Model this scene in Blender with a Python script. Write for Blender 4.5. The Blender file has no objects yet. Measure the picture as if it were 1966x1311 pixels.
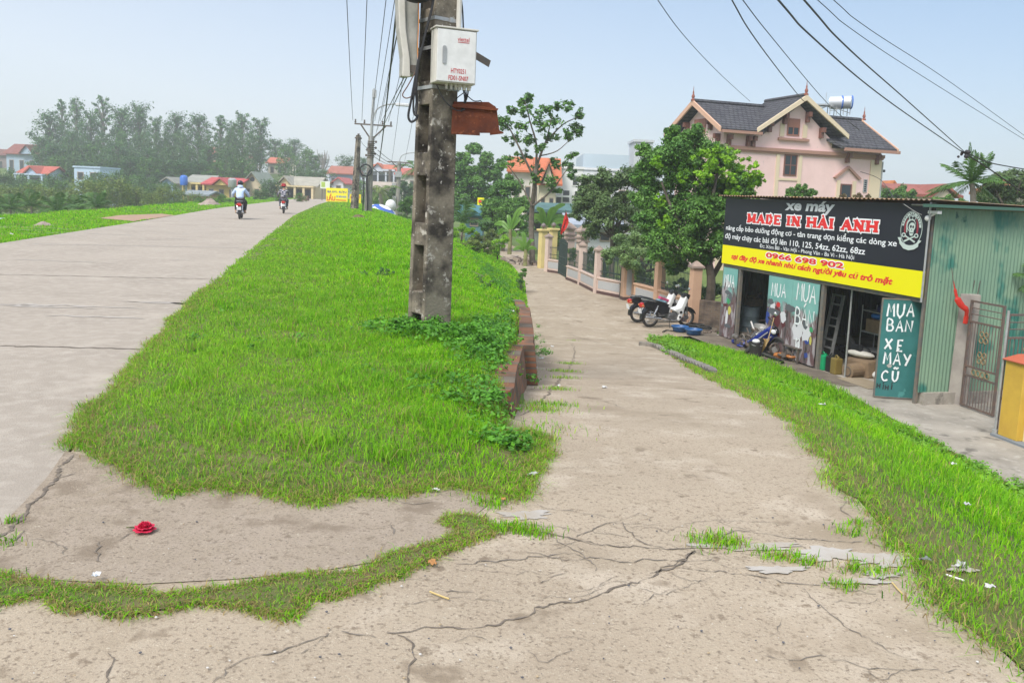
import bpy, bmesh, math, random
import numpy as np
from mathutils import Vector, Matrix, geometry
S = bpy.context.scene
COL = S.collection
rnd = random.Random(7)
NR = np.random.default_rng(7)
PI = math.pi
# ---------------------------------------------------------------- camera
FPX, CX, CY, HC = 1600.0, 983.0, 572.5, 1.6
PITCH, ROLL = math.radians(7.0), math.radians(2.3)
cp, sp, cr, sr = math.cos(PITCH), math.sin(PITCH), math.cos(ROLL), math.sin(ROLL)
CAM = Vector((0, 0, HC))
VF = Vector((0, cp, -sp)); R0 = Vector((1, 0, 0)); U0 = Vector((0, sp, cp))
VR = R0 * cr + U0 * sr; VU = R0 * -sr + U0 * cr
cd = bpy.data.cameras.new('camera'); cam = bpy.data.objects.new('camera', cd); COL.objects.link(cam)
cam.matrix_world = Matrix((( VR.x, VU.x, -VF.x, 0), (VR.y, VU.y, -VF.y, 0), (VR.z, VU.z, -VF.z, HC), (0, 0, 0, 1)))
cd.sensor_width = 36; cd.lens = 36 * FPX / 1966; cd.shift_y = -(655.5 - CY) / 1966
cd.clip_start = 0.05; cd.clip_end = 3000
S.camera = cam
# ---------------------------------------------------------------- sky, sun, exposure
SUN_EL, SUN_AZ = 50, 215       # hazy sun, high, from behind on the left
w = bpy.data.worlds.new('World'); S.world = w; w.use_nodes = True
nt = w.node_tree; bg = nt.nodes['Background']
sky = nt.nodes.new('ShaderNodeTexSky'); sky.sky_type = 'NISHITA'; sky.sun_disc = False
sky.sun_elevation = math.radians(SUN_EL); sky.sun_rotation = math.radians(SUN_AZ)
sky.air_density = 1.0; sky.dust_density = 3.0; sky.ozone_density = 2.0; sky.altitude = 0
mx = nt.nodes.new('ShaderNodeMix'); mx.data_type = 'RGBA'; mx.inputs[0].default_value = 0.72
tcw = nt.nodes.new('ShaderNodeTexCoord'); sxw = nt.nodes.new('ShaderNodeSeparateXYZ'); rmp = nt.nodes.new('ShaderNodeValToRGB'); nt.links.new(tcw.outputs['Generated'], sxw.inputs[0]); xm = nt.nodes.new('ShaderNodeMath'); xm.operation = 'MULTIPLY_ADD'; xm.inputs[1].default_value = .26; nt.links.new(sxw.outputs['X'], xm.inputs[0]); nt.links.new(sxw.outputs['Z'], xm.inputs[2]); nt.links.new(xm.outputs[0], rmp.inputs[0])
e_ = rmp.color_ramp.elements; e_[0].position = .0; e_[0].color = (2.8, 2.95, 3.22, 1); e_[1].position = .40; e_[1].color = (1.05, 1.62, 2.38, 1); e2 = e_.new(.62); e2.color = (4.6, 4.9, 5.4, 1); nt.links.new(rmp.outputs[0], mx.inputs[7])
nt.links.new(sky.outputs[0], mx.inputs[6]); nt.links.new(mx.outputs[2], bg.inputs[0])
bg.inputs[1].default_value = 0.15
sd = bpy.data.lights.new('sun', 'SUN'); sun = bpy.data.objects.new('sun', sd); COL.objects.link(sun)
sd.energy = 2.0; sd.angle = math.radians(22); sd.color = (1, .96, .9)
az = math.radians(SUN_AZ)
sdir = Vector((math.sin(az) * math.cos(math.radians(SUN_EL)), math.cos(az) * math.cos(math.radians(SUN_EL)), math.sin(math.radians(SUN_EL))))
sun.rotation_euler = sdir.to_track_quat('Z', 'Y').to_euler()
S.view_settings.view_transform = 'Standard'; S.view_settings.look = 'None'; S.view_settings.gamma = 1
S.view_settings.exposure = 0.92
S.render.engine = 'CYCLES'
S.cycles.max_bounces = 6; S.cycles.diffuse_bounces = 3; S.cycles.glossy_bounces = 2; S.cycles.transmission_bounces = 3
S.cycles.volume_bounces = 1; S.cycles.transparent_max_bounces = 4
# ---------------------------------------------------------------- pixel -> world helpers (photo pixels 1966 x 1311)
def ray(px, py): return VF + VR * ((px - CX) / FPX) + VU * ((CY - py) / FPX)
def at(px, py, y):
    d = ray(px, py); return CAM + d * (y / d.y)
def Gz(px, py, z):
    d = ray(px, py); return CAM + d * ((z - HC) / d.z)
def G(px, py):
    d = ray(px, py); t = 1.0
    while t < 500:
        p = CAM + d * t
        if p.z < hh(p.x, p.y): break
        t *= 1.012
    a, b = t / 1.012, t
    for _ in range(18):
        m = (a + b) / 2; p = CAM + d * m
        if p.z < hh(p.x, p.y): b = m
        else: a = m
    return CAM + d * b
class Plane:                     # upright plane through two ground points: pixel -> (distance along it, height)
    def __init__(s, a, b):
        s.a = Vector((a[0], a[1])); s.d = (Vector((b[0], b[1])) - s.a); s.len = s.d.length; s.d.normalize()
        s.rot = math.atan2(s.d.y, s.d.x)
    def sz(s, px, py):
        r = ray(px, py); n = Vector((-s.d.y, s.d.x))
        t = n.dot(s.a) / n.dot(Vector((r.x, r.y))); p = CAM + r * t
        return (Vector((p.x, p.y)) - s.a).dot(s.d), p.z
# ---------------------------------------------------------------- materials
MATS = {}
def M(name, c, c2=None, scale=4.0, rough=.7, bump=0.0, bscale=None, metal=0.0, transl=0.0, attr=False, det=5, lo=.35, hi=.65,
      spots=None, sscale=60, slo=.62, shi=.7, obj=True, spec=.4, stretch=None):
    if name in MATS: return MATS[name]
    m = bpy.data.materials.new(name); m.use_nodes = True; t = m.node_tree; N, L = t.nodes, t.links
    b = N['Principled BSDF']; b.inputs['Roughness'].default_value = rough; b.inputs['Metallic'].default_value = metal
    b.inputs['Specular IOR Level'].default_value = spec
    tc = N.new('ShaderNodeTexCoord'); vec = tc.outputs['Object']
    if stretch:
        mp = N.new('ShaderNodeMapping'); mp.inputs['Scale'].default_value = stretch; L.new(vec, mp.inputs[0]); vec = mp.outputs[0]
    src = None
    def noise(sc, d=5, rgh=.6):
        n = N.new('ShaderNodeTexNoise'); n.inputs['Scale'].default_value = sc; n.inputs['Detail'].default_value = d
        n.inputs['Roughness'].default_value = rgh; L.new(vec, n.inputs['Vector']); return n.outputs[0]
    def ramp(o, a, z):
        r = N.new('ShaderNodeMapRange'); r.inputs[1].default_value = a; r.inputs[2].default_value = z; L.new(o, r.inputs[0]); return r.outputs[0]
    def mix(f, A, B, mode='MIX'):
        x = N.new('ShaderNodeMix'); x.data_type = 'RGBA'; x.blend_type = mode
        if isinstance(f, float): x.inputs[0].default_value = f
        else: L.new(f, x.inputs[0])
        for k, v in ((6, A), (7, B)):
            if isinstance(v, tuple): x.inputs[k].default_value = (*v[:3], 1)
            else: L.new(v, x.inputs[k])
        return x.outputs[2]
    base = (*c, 1)
    if attr:
        a = N.new('ShaderNodeAttribute'); a.attribute_name = 'Col'; src = a.outputs['Color']
        if c2: src = mix(ramp(noise(scale, det), lo, hi), src, mix(1.0, src, c2, 'MULTIPLY'))
    elif c2: src = mix(ramp(noise(scale, det), lo, hi), c, c2)
    if spots:
        for (sc_, a_, z_, col_) in spots:
            src = mix(ramp(noise(sc_, 4), a_, z_), src if src is not None else c, col_)
    if src is not None: L.new(src, b.inputs['Base Color'])
    else: b.inputs['Base Color'].default_value = base
    if bump:
        bn = N.new('ShaderNodeBump'); bn.inputs['Strength'].default_value = bump; bn.inputs['Distance'].default_value = .02
        L.new(noise(bscale or scale * 4, 6), bn.inputs['Height']); L.new(bn.outputs[0], b.inputs['Normal'])
    if transl:
        tr = N.new('ShaderNodeBsdfTranslucent'); ms = N.new('ShaderNodeMixShader'); ms.inputs[0].default_value = transl
        if src is not None: L.new(src, tr.inputs[0])
        else: tr.inputs[0].default_value = base
        L.new(b.outputs[0], ms.inputs[1]); L.new(tr.outputs[0], ms.inputs[2]); L.new(ms.outputs[0], N['Material Output'].inputs[0])
    MATS[name] = m; return m
# ---------------------------------------------------------------- objects, labels
def tag(o, label=None, cat=None, group=None, kind=None):
    if label: o['label'] = label
    if cat: o['category'] = cat
    if group: o['group'] = group
    if kind: o['kind'] = kind
    return o
def thing(name, label, cat, loc=(0, 0, 0), rz=0.0, group=None, scale=1.0, rx=0.0, ry=0.0):
    o = bpy.data.objects.new(name, None); o.empty_display_size = .2; COL.objects.link(o)
    o.location = loc; o.rotation_euler = (rx, ry, rz); o.scale = (scale,) * 3 if not isinstance(scale, tuple) else scale
    return tag(o, label, cat, group)
def copy_tree(o, parent=None):
    c = o.copy(); COL.objects.link(c)
    if parent: c.parent = parent
    for ch in list(o.children): copy_tree(ch, c)
    return c
def link(name, me, mats, parent=None):
    for m in (mats if isinstance(mats, (list, tuple)) else [mats]): me.materials.append(m)
    o = bpy.data.objects.new(name, me); COL.objects.link(o)
    if parent: o.parent = parent
    return o
class MB:
    def __init__(s): s.v = []; s.f = []; s.m = []; s.cur = 0
    def add(s, vs, fs):
        k = len(s.v); s.v += [tuple(p) for p in vs]; s.f += [tuple(i + k for i in f) for f in fs]; s.m += [s.cur] * len(fs); return s
    def mat(s, i): s.cur = i; return s
    def box(s, c, size, rz=0.0, rx=0.0, ry=0.0, taper=1.0):
        x, y, z = size[0] / 2, size[1] / 2, size[2] / 2
        R = Matrix.Rotation(rz, 3, 'Z') @ Matrix.Rotation(ry, 3, 'Y') @ Matrix.Rotation(rx, 3, 'X'); c = Vector(c)
        P = [(-x, -y, -z), (x, -y, -z), (x, y, -z), (-x, y, -z), (-x * taper, -y * taper, z), (x * taper, -y * taper, z), (x * taper, y * taper, z), (-x * taper, y * taper, z)]
        return s.add([c + R @ Vector(p) for p in P], [(3, 2, 1, 0), (4, 5, 6, 7), (0, 1, 5, 4), (1, 2, 6, 5), (2, 3, 7, 6), (3, 0, 4, 7)])
    def b2(s, x0, x1, y0, y1, z0, z1): return s.box(((x0 + x1) / 2, (y0 + y1) / 2, (z0 + z1) / 2), (abs(x1 - x0), abs(y1 - y0), abs(z1 - z0)))
    def tube(s, pts, r, n=8, cap=True, flat=1.0):
        pts = [Vector(p) for p in pts]; rs = r if isinstance(r, (list, tuple)) else [r] * len(pts); V = []; F = []
        up = Vector((0, 0, 1)); prev = None
        for i, p in enumerate(pts):
            t = (pts[min(i + 1, len(pts) - 1)] - pts[max(i - 1, 0)])
            t = t.normalized() if t.length > 1e-9 else Vector((0, 0, 1))
            a = prev if prev is not None else (up if abs(t.z) < .95 else Vector((1, 0, 0)))
            a = (a - t * a.dot(t)); a = a.normalized() if a.length > 1e-6 else t.orthogonal().normalized(); b = t.cross(a); prev = a
            for k in range(n):
                q = 2 * PI * k / n; V.append(p + a * (math.cos(q) * rs[i]) + b * (math.sin(q) * rs[i] * flat))
        for i in range(len(pts) - 1):
            for k in range(n):
                F.append((i * n + k, i * n + (k + 1) % n, (i + 1) * n + (k + 1) % n, (i + 1) * n + k))
        if cap: F += [tuple(range(n - 1, -1, -1)), tuple(range((len(pts) - 1) * n, len(pts) * n))]
        return s.add(V, F)
    def lathe(s, prof, c=(0, 0, 0), n=16, axis='Z', rot=None):
        V = []; F = []; c = Vector(c)
        for r, h in prof:
            for k in range(n):
                a = 2 * PI * k / n; p = (r * math.cos(a), r * math.sin(a), h)
                if axis == 'Y': p = (p[0], p[2], p[1])
                if axis == 'X': p = (p[2], p[0], p[1])
                p = Vector(p)
                if rot: p = rot @ p
                V.append(c + p)
        for i in range(len(prof) - 1):
            for k in range(n):
                F.append((i * n + k, i * n + (k + 1) % n, (i + 1) * n + (k + 1) % n, (i + 1) * n + k))
        F += [tuple(range(n - 1, -1, -1)), tuple(range((len(prof) - 1) * n, len(prof) * n))]
        return s.add(V, F)
    def prism(s, poly, y0, y1, axis='Y'):       # outline (a, b) pushed along an axis; Y: (x, z), Z: (x, y), X: (y, z)
        n = len(poly)
        def P(a, b, t): return (a, t, b) if axis == 'Y' else ((a, b, t) if axis == 'Z' else (t, a, b))
        V = [P(a, b, y0) for a, b in poly] + [P(a, b, y1) for a, b in poly]
        F = [tuple(range(n)), tuple(range(2 * n - 1, n - 1, -1))] + [(i, i + n, (i + 1) % n + n, (i + 1) % n) for i in range(n)]
        return s.add(V, F)
    def torus(s, c, R, r, n=24, k=8, axis='Y', sq=1.0):
        V = []; F = []; c = Vector(c)
        for i in range(n):
            a = 2 * PI * i / n
            for j in range(k):
                b = 2 * PI * j / k; q = R + r * math.cos(b); t = r * math.sin(b) * sq
                p = (q * math.cos(a), t, q * math.sin(a)) if axis == 'Y' else ((q * math.cos(a), q * math.sin(a), t) if axis == 'Z' else (t, q * math.cos(a), q * math.sin(a)))
                V.append(c + Vector(p))
        for i in range(n):
            for j in range(k): F.append((i * k + j, ((i + 1) % n) * k + j, ((i + 1) % n) * k + (j + 1) % k, i * k + (j + 1) % k))
        return s.add(V, F)
    def sph(s, c, r, n=12, m=8, sc=(1, 1, 1), rot=None):
        V = []; F = []; c = Vector(c)
        for j in range(m + 1):
            th = PI * j / m
            for i in range(n):
                ph = 2 * PI * i / n; p = Vector((r * sc[0] * math.sin(th) * math.cos(ph), r * sc[1] * math.sin(th) * math.sin(ph), r * sc[2] * math.cos(th)))
                V.append(c + (rot @ p if rot else p))
        for j in range(m):
            for i in range(n): F.append((j * n + i, (j + 1) * n + i, (j + 1) * n + (i + 1) % n, j * n + (i + 1) % n))
        return s.add(V, F)
    def ribbon(s, pts, w, nrm):                  # flat strip along pts, in the plane with normal nrm
        pts = [Vector(p) for p in pts]; nrm = Vector(nrm); V = []
        for i, p in enumerate(pts):
            t = (pts[min(i + 1, len(pts) - 1)] - pts[max(i - 1, 0)]).normalized(); q = nrm.cross(t).normalized()
            ww = w[i] if isinstance(w, (list, tuple)) else w
            V += [p - q * ww / 2, p + q * ww / 2]
        return s.add(V, [(2 * i, 2 * i + 2, 2 * i + 3, 2 * i + 1) for i in range(len(pts) - 1)])
    def build(s, name, mats, parent=None, smooth=False, bevel=0.0, seg=2):
        me = bpy.data.meshes.new(name); me.from_pydata(s.v, [], s.f)
        me.polygons.foreach_set('material_index', s.m)
        if bevel or not smooth:
            bm = bmesh.new(); bm.from_mesh(me); bmesh.ops.remove_doubles(bm, verts=bm.verts, dist=1e-5)
            bmesh.ops.recalc_face_normals(bm, faces=bm.faces)
            if bevel:
                es = [e for e in bm.edges if len(e.link_faces) == 2 and e.calc_face_angle(0) > .6]
                bmesh.ops.bevel(bm, geom=es, offset=bevel, segments=seg, affect='EDGES', profile=.6, clamp_overlap=True)
            bm.to_mesh(me); bm.free()
        if smooth: 
            me.polygons.foreach_set('use_smooth', [True] * len(me.polygons))
            if bevel == 0: me.set_sharp_from_angle(angle=math.radians(50))
        me.update()
        return link(name, me, mats, parent)
def np_mesh(name, V, Q, mats, parent=None, col=None, smooth=False):
    me = bpy.data.meshes.new(name); nv, nq = len(V), len(Q); k = Q.shape[1]
    me.vertices.add(nv); me.vertices.foreach_set('co', np.ascontiguousarray(V, np.float32).ravel())
    me.loops.add(nq * k); me.loops.foreach_set('vertex_index', np.ascontiguousarray(Q, np.int32).ravel())
    me.polygons.add(nq); me.polygons.foreach_set('loop_start', np.arange(0, nq * k, k, dtype=np.int32))
    if col is not None:
        ca = me.color_attributes.new('Col', 'FLOAT_COLOR', 'POINT')
        ca.data.foreach_set('color', np.concatenate([col, np.ones((nv, 1))], 1).astype(np.float32).ravel())
    me.update(calc_edges=True)
    if smooth: me.polygons.foreach_set('use_smooth', np.ones(nq, bool))
    return link(name, me, mats, parent)
def text(body, x, z, wd, ht, y, mat, parent, off=0.0, shear=0.0, name='lettering', depth=.002, rot=0.0):
    """lettering in the local x-z plane of its parent, facing -y, fitted to a box with lower left (x, z)."""
    cu = bpy.data.curves.new(name, 'FONT'); cu.body = body; cu.size = 1; cu.offset = off; cu.shear = shear; cu.resolution_u = 3
    o = bpy.data.objects.new(name, cu); COL.objects.link(o); bpy.context.view_layer.update()
    me = bpy.data.meshes.new_from_object(o.evaluated_get(bpy.context.evaluated_depsgraph_get()))
    bpy.data.objects.remove(o)
    n = len(me.vertices); co = np.empty(n * 3, np.float32); me.vertices.foreach_get('co', co); co = co.reshape(-1, 3)
    lo, hi = co.min(0), co.max(0); sx = wd / (hi[0] - lo[0]); sy = ht / (hi[1] - lo[1])
    X = (co[:, 0] - lo[0]) * sx; Z = (co[:, 1] - lo[1]) * sy
    c, s_ = math.cos(rot), math.sin(rot)
    out = np.stack([x + X * c - Z * s_, np.full(n, y), z + X * s_ + Z * c], 1)
    me.vertices.foreach_set('co', out.astype(np.float32).ravel()); me.materials.clear(); me.update()
    return link(name, me, mat, parent)
def skin(name, nodes, edges, mat, parent=None, sub=2, root=0):
    """one continuous limb-like surface grown over a skeleton: nodes = [(pos, radius or (rx, ry))]"""
    me = bpy.data.meshes.new(name); me.from_pydata([tuple(p) for p, r in nodes], edges, [])
    o = bpy.data.objects.new(name, me); COL.objects.link(o)
    o.modifiers.new('s', 'SKIN'); sv = me.skin_vertices[0].data
    for i, (p, r) in enumerate(nodes):
        sv[i].radius = r if isinstance(r, tuple) else (r, r); sv[i].use_root = (i == root)
    if sub:
        m2 = o.modifiers.new('u', 'SUBSURF'); m2.levels = sub; m2.render_levels = sub
    bpy.context.view_layer.update()
    m = bpy.data.meshes.new_from_object(o.evaluated_get(bpy.context.evaluated_depsgraph_get())); bpy.data.objects.remove(o)
    m.polygons.foreach_set('use_smooth', [True] * len(m.polygons)); m.materials.clear(); m.name = name
    return link(name, m, mat, parent)
def cat(P, n=8):                                 # Catmull-Rom through points
    P = [Vector(p) for p in P]; out = []
    for i in range(len(P) - 1):
        a, b, c, d = P[max(i - 1, 0)], P[i], P[i + 1], P[min(i + 2, len(P) - 1)]
        for k in range(n):
            t = k / n; out.append(.5 * ((2 * b) + (c - a) * t + (2 * a - 5 * b + 4 * c - d) * t * t + (3 * b - a - 3 * c + d) * t ** 3))
    return out + [P[-1]]
def inpoly(P, poly):
    x, y = P[:, 0], P[:, 1]; r = np.zeros(len(P), bool); n = len(poly); j = n - 1
    for i in range(n):
        xi, yi = poly[i][:2]; xj, yj = poly[j][:2]
        if yi != yj:
            r ^= ((yi > y) != (yj > y)) & (x < (xj - xi) * (y - yi) / (yj - yi) + xi)
        j = i
    return r
# ================================================================ terrain
def sm(t): t = np.clip(t, 0, 1); return t * t * (3 - 2 * t)
def tab(*p): a = np.array(p, float); return lambda y: np.interp(y, a[:, 0], a[:, 1])
XRR = tab((-12, .9), (0, -1.3), (3.67, -2.25), (5.07, -2.64), (10.85, -4.16), (20, -6.3), (45, -11.9), (80, -18.8), (122, -26), (160, -30), (230, -34))     # dyke road right edge
XRL = tab((-12, -6), (5, -9.1), (19.7, -12.1), (31.6, -14.5), (55, -19.6), (122, -31.5), (160, -35.5), (230, -40))    # dyke road left edge
XS = tab((-12, -13), (20, -17), (33, -20), (50, -23), (66, -26), (98, -33), (130, -39), (230, -60))                  # left shoulder edge
XE = tab((-12, -.4), (6.2, -.15), (9, 0), (14, .05), (18, -.3), (25, -1.6), (35, -3.6), (45, -5.7), (60, -9.3), (80, -14.3), (122, -23), (230, -33))
ZE = tab((-12, 0), (5, 0), (6.2, .05), (9, .02), (14, -.3), (18, -.42), (25, -.2), (35, 0), (500, 0))
XL = tab((-12, -.2), (5, 0), (6.2, .05), (9, .2), (14, .25), (18, .45), (23, .55), (37, .5), (44, 0), (51, -.7), (65, -3.5), (80, -8), (122, -17), (230, -28))
XR = tab((-12, 1.8), (3, 1.86), (4.6, 2.0), (7.2, 2.5), (14, 3.1), (19, 3.55), (22.5, 3.8), (30, 4.4), (45, 4.6), (60, 4), (230, 2))
XY = tab((-12, 7.4), (12, 7.15), (17, 7.0), (19.5, 6.4), (22.3, 5.4), (22.9, 4.1), (30, 4.6), (45, 4.8), (60, 4.4), (230, 2.5))
LZ = tab((-12, 0), (4.4, 0), (6, -.09), (8, -.33), (11, -.76), (15, -1.3), (18, -1.68), (20, -1.92), (22, -2.1), (24, -2.18), (26, -2.2), (500, -2.2))
def H(x, y):
    x = np.asarray(x, float); y = np.asarray(y, float)
    xs, rl, xe, xl, xr, xy, L = XS(y), XRL(y), XE(y), XL(y), XR(y), XY(y), LZ(y)
    xs = np.minimum(xs, rl - .5); xl = np.maximum(xl, xe + .05); xr = np.maximum(xr, xl + .5); xy = np.maximum(xy, xr + .1)
    ze = ZE(y)
    z = np.where(x < xs, -.15 + (-3 + .15) * sm((xs - x) / 9), 0)
    z = np.where((x >= xs) & (x < rl), -.15 * (rl - x) / (rl - xs), z)
    t = (x - (xe - 1.6)) / 1.6; z = np.where((x >= rl) & (x < xe), ze * sm(t), z)
    z = np.where((x >= xe) & (x < xl), ze + (L - ze) * np.clip((x - xe) / (xl - xe), 0, 1), z)
    z = np.where((x >= xl) & (x < xr), L, z)
    z = np.where(x >= xr, L + (-2.2 - L) * sm((x - xr) / (xy - xr)), z)
    a = x / np.maximum(y, 1); z = z + 8.5 * sm((y - 140) / 110) * sm((-.2 - a) / .08)
    return z
def hh(x, y): return float(H(x, y))
def gp(x, y, dz=0.0): return Vector((x, y, hh(x, y) + dz))
CON = dict(scale=.55, rough=.93, bump=.42, bscale=75, spec=.15, det=9, lo=.32, hi=.68)
m_road = M('dyke_road_concrete', (0.361, 0.315, 0.262), (0.294, 0.255, 0.211), spots=[(7, .45, .75, (0.403, 0.357, 0.301)), (110, .58, .74, (0.218, 0.191, 0.159)), (1.3, .58, .72, (0.395, 0.348, 0.292)), (22, .62, .72, (0.277, 0.242, 0.198))], **CON)
m_lane = M('lane_concrete', (.405, .335, .25), (.315, .255, .187), spots=[(4.5, .45, .66, (.375, .31, .23)), (1.7, .52, .66, (.45, .38, .295)), (60, .54, .70, (.18, .142, .105)), (130, .60, .72, (.53, .46, .355)), (20, .60, .70, (.235, .185, .132)), (.8, .55, .68, (.285, .23, .165)), (9, .63, .70, (.21, .165, .118)), (36, .66, .74, (.49, .43, .335)), (2.6, .61, .67, (.245, .195, .14)), (300, .62, .7, (.10, .083, .07))], **CON)
m_patch = M('apron_concrete', (0.352, 0.292, 0.226), (0.248, 0.202, 0.149), spots=[(9, .44, .62, (0.320, 0.264, 0.205)), (70, .54, .70, (0.160, 0.126, 0.097)), (28, .57, .68, (0.200, 0.160, 0.119)), (130, .61, .72, (0.448, 0.384, 0.299)), (3, .55, .64, (0.216, 0.172, 0.127)), (40, .65, .72, (0.424, 0.368, 0.287)), (300, .62, .7, (0.096, 0.080, 0.066))], **CON)
m_yard = M('yard_concrete', (.36, .325, .275), (.24, .215, .18), scale=1.2, rough=.9, bump=.3, bscale=40, spots=[(5, .55, .75, (.41, .38, .33)), (2.2, .60, .70, (.15, .135, .115)), (60, .6, .74, (.2, .18, .15))], spec=.2)
m_crack = M('crack_dirt', (.11, .09, .07), (.20, .165, .13), scale=20, rough=1)
m_thin = M('hairline_dirt', (.20, .17, .14), (.13, .11, .085), scale=20, rough=1)
m_soil = M('verge_soil', (.075, .115, .025), (.15, .115, .055), scale=2.5, rough=1, bump=.4)
m_ground = M('ground_cover', (.075, .13, .02), (.12, .16, .035), scale=.35, rough=1, bump=.5, bscale=6, spots=[(.05, .5, .62, (.055, .10, .02))])
m_pale = M('pale_mortar', (.40, .375, .34), (.335, .29, .235), scale=5, rough=.9, bump=.2, bscale=50)

def axis(f0, f1, d, lo, hi, g):
    a = list(np.arange(f0, f1, d)); s = d; v = a[-1]
    while v < hi: s *= g; v += s; a.append(v)
    s = d; v = f0; b = []
    while v > lo: s *= g; v -= s; b.append(v)
    return np.array(b[::-1] + a)
gx = axis(-3.2, 7.6, .12, -520, 520, 1.1); gy = axis(2, 24, .16, -14, 620, 1.07)
X, Y = np.meshgrid(gx, gy); Z = H(X, Y)
inl = (X > XRL(Y) + .05) & (X < XRR(Y) - .05) & (Y < 226)
inn = (X > np.where(Y < 6.2, XRR(Y) - .1, XL(Y) + .06)) & (X < XR(Y) - .06) & (Y < 120)
iny = (Y > -3.8) & (Y < 34) & (X > XY(Y) + .1) & (X < 17)
Z = Z - .10 * (inl | inn) - .06 * iny
nx, ny = len(gx), len(gy); I = np.arange(nx * ny).reshape(ny, nx)
Q = np.stack([I[:-1, :-1], I[:-1, 1:], I[1:, 1:], I[1:, :-1]], -1).reshape(-1, 4)
tag(np_mesh('ground', np.stack([X, Y, Z], -1).reshape(-1, 3), Q, m_ground, smooth=True), kind='structure')

def sheet(name, poly, step, mat, dz, extra=None, kind='structure', cracks=None, bulge=None, mats=None):
    """a ground sheet filling an outline (list of (x, y)), draped on the terrain"""
    P = [Vector((p[0], p[1])) for p in poly]; B = []
    for i, p in enumerate(P):
        q = P[(i + 1) % len(P)]; n = max(1, int((q - p).length / (step * 1.2)))
        B += [p.lerp(q, k / n) for k in range(n)]
    bb = np.array([(p.x, p.y) for p in B]); lo, hi = bb.min(0), bb.max(0)
    xs = np.arange(lo[0], hi[0], step); ys = np.arange(lo[1], hi[1], step); XX, YY = np.meshgrid(xs, ys)
    C = np.stack([XX.ravel(), YY.ravel()], 1) + NR.uniform(-.2, .2, (XX.size, 2)) * step
    C = C[inpoly(C, bb)]; nb = len(B)
    # keep clear of the outline
    d = np.full(len(C), 1e9)
    for i in range(nb): d = np.minimum(d, (C[:, 0] - bb[i, 0]) ** 2 + (C[:, 1] - bb[i, 1]) ** 2)
    C = C[d > (step * .5) ** 2]; d = np.sqrt(d[d > (step * .5) ** 2])
    vs = B + [Vector(c) for c in C]
    r = geometry.delaunay_2d_cdt(vs, [(i, (i + 1) % nb) for i in range(nb)], [], 1, 1e-5)
    xy = np.array([(v.x, v.y) for v in r[0]]); z = H(xy[:, 0], xy[:, 1]) + dz
    if bulge:
        dd = np.array([0.0 if i < 0 else 1.0 for i in range(len(xy))])
        dm = np.full(len(xy), 1e9)
        for i in range(nb): dm = np.minimum(dm, (xy[:, 0] - bb[i, 0]) ** 2 + (xy[:, 1] - bb[i, 1]) ** 2)
        z = z + bulge(np.sqrt(dm), xy)
    mb = MB(); mb.add([(a, b, c) for (a, b), c in zip(xy, z)], [tuple(f) for f in r[2]])
    for ci, (pts, wd) in enumerate(cracks or []):
        mb.mat(1 if wd > .012 else 2); Pw = []; wk = Vector((0, 0, 0)); wd *= .55
        for i in range(len(pts) - 1):
            a, b = G(*pts[i]), G(*pts[i + 1]); n = max(2, int((b - a).length / .022))
            for k in range(n):
                q = a.lerp(b, k / n); wk = (wk + Vector((rnd.gauss(0, .009), rnd.gauss(0, .010), 0))) * .86; q = q + wk; Pw.append(Vector((q.x, q.y, hh(q.x, q.y) + dz + .004)))
        ww = [wd * rnd.uniform(.15, 1.7) * (.35 + .65 * math.sin(PI * min(1, max(0, i / max(1, len(Pw) - 1)))) ** .5) for i in range(len(Pw))]
        if len(Pw) > 2: mb.ribbon(Pw, ww, (0, 0, 1))
    o = mb.build(name, mats or [mat, m_crack, m_thin], smooth=True)
    return tag(o, kind=kind)
def rough(poly, amp, ymax=16, step=.07):
    """break an outline up into the ragged edge of growing turf"""
    out = []; n = len(poly); ph = rnd.uniform(0, 9)
    for i in range(n):
        a, b = Vector(poly[i][:2]), Vector(poly[(i + 1) % n][:2]); d = b - a; l = d.length
        k = max(1, int(l / step)) if min(a.y, b.y) < ymax else 1
        nn = Vector((-d.y, d.x)).normalized() if l > 1e-6 else Vector((0, 0))
        for j in range(k):
            p = a + d * j / k; out.append(tuple(p + nn * (amp * (math.sin(p.x * 9 + p.y * 7 + ph) * .6 + math.sin(p.x * 23 - p.y * 19 + ph) * .4 + rnd.gauss(0, .35)) if k > 1 else 0)))
    return out
def edge(f, ys): return [(float(f(y)), y) for y in ys]
ysR = list(np.concatenate([np.arange(-9, 24, 1.5), np.arange(24, 70, 5), np.arange(70, 226, 12)]))
# raised jitter of the road edge where grass creeps in comes from the grass itself
road = MB(); rows = []; NT = 18
ys_ = np.concatenate([np.arange(-9, 30, .5), np.arange(30, 226, 3)])
for y in ys_:
    a, b = float(XRL(y)), float(XRR(y))
    for k in range(NT + 1):
        x = a + (b - a) * k / NT; rows.append((x, y, hh(x, y) + .012))
road.add(rows, [(i * (NT + 1) + k, i * (NT + 1) + k + 1, (i + 1) * (NT + 1) + k + 1, (i + 1) * (NT + 1) + k) for i in range(len(ys_) - 1) for k in range(NT)])
road.mat(1)
def joint(p, q, wd):
    a, b = Gz(*p, 0.016), Gz(*q, 0.016); n = 60
    pts = [a.lerp(b, i / n) + Vector((rnd.gauss(0, .008), rnd.gauss(0, .012), 0)) for i in range(n + 1)]
    road.ribbon(pts, [wd * rnd.uniform(.4, 1.4) for _ in pts], (0, 0, 1))
road.mat(3); joint((-400, 653), (318, 671), .035); joint((-300, 520), (420, 536), .035)
road.mat(2)
joint((60, 468), (470, 476), .10)
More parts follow.
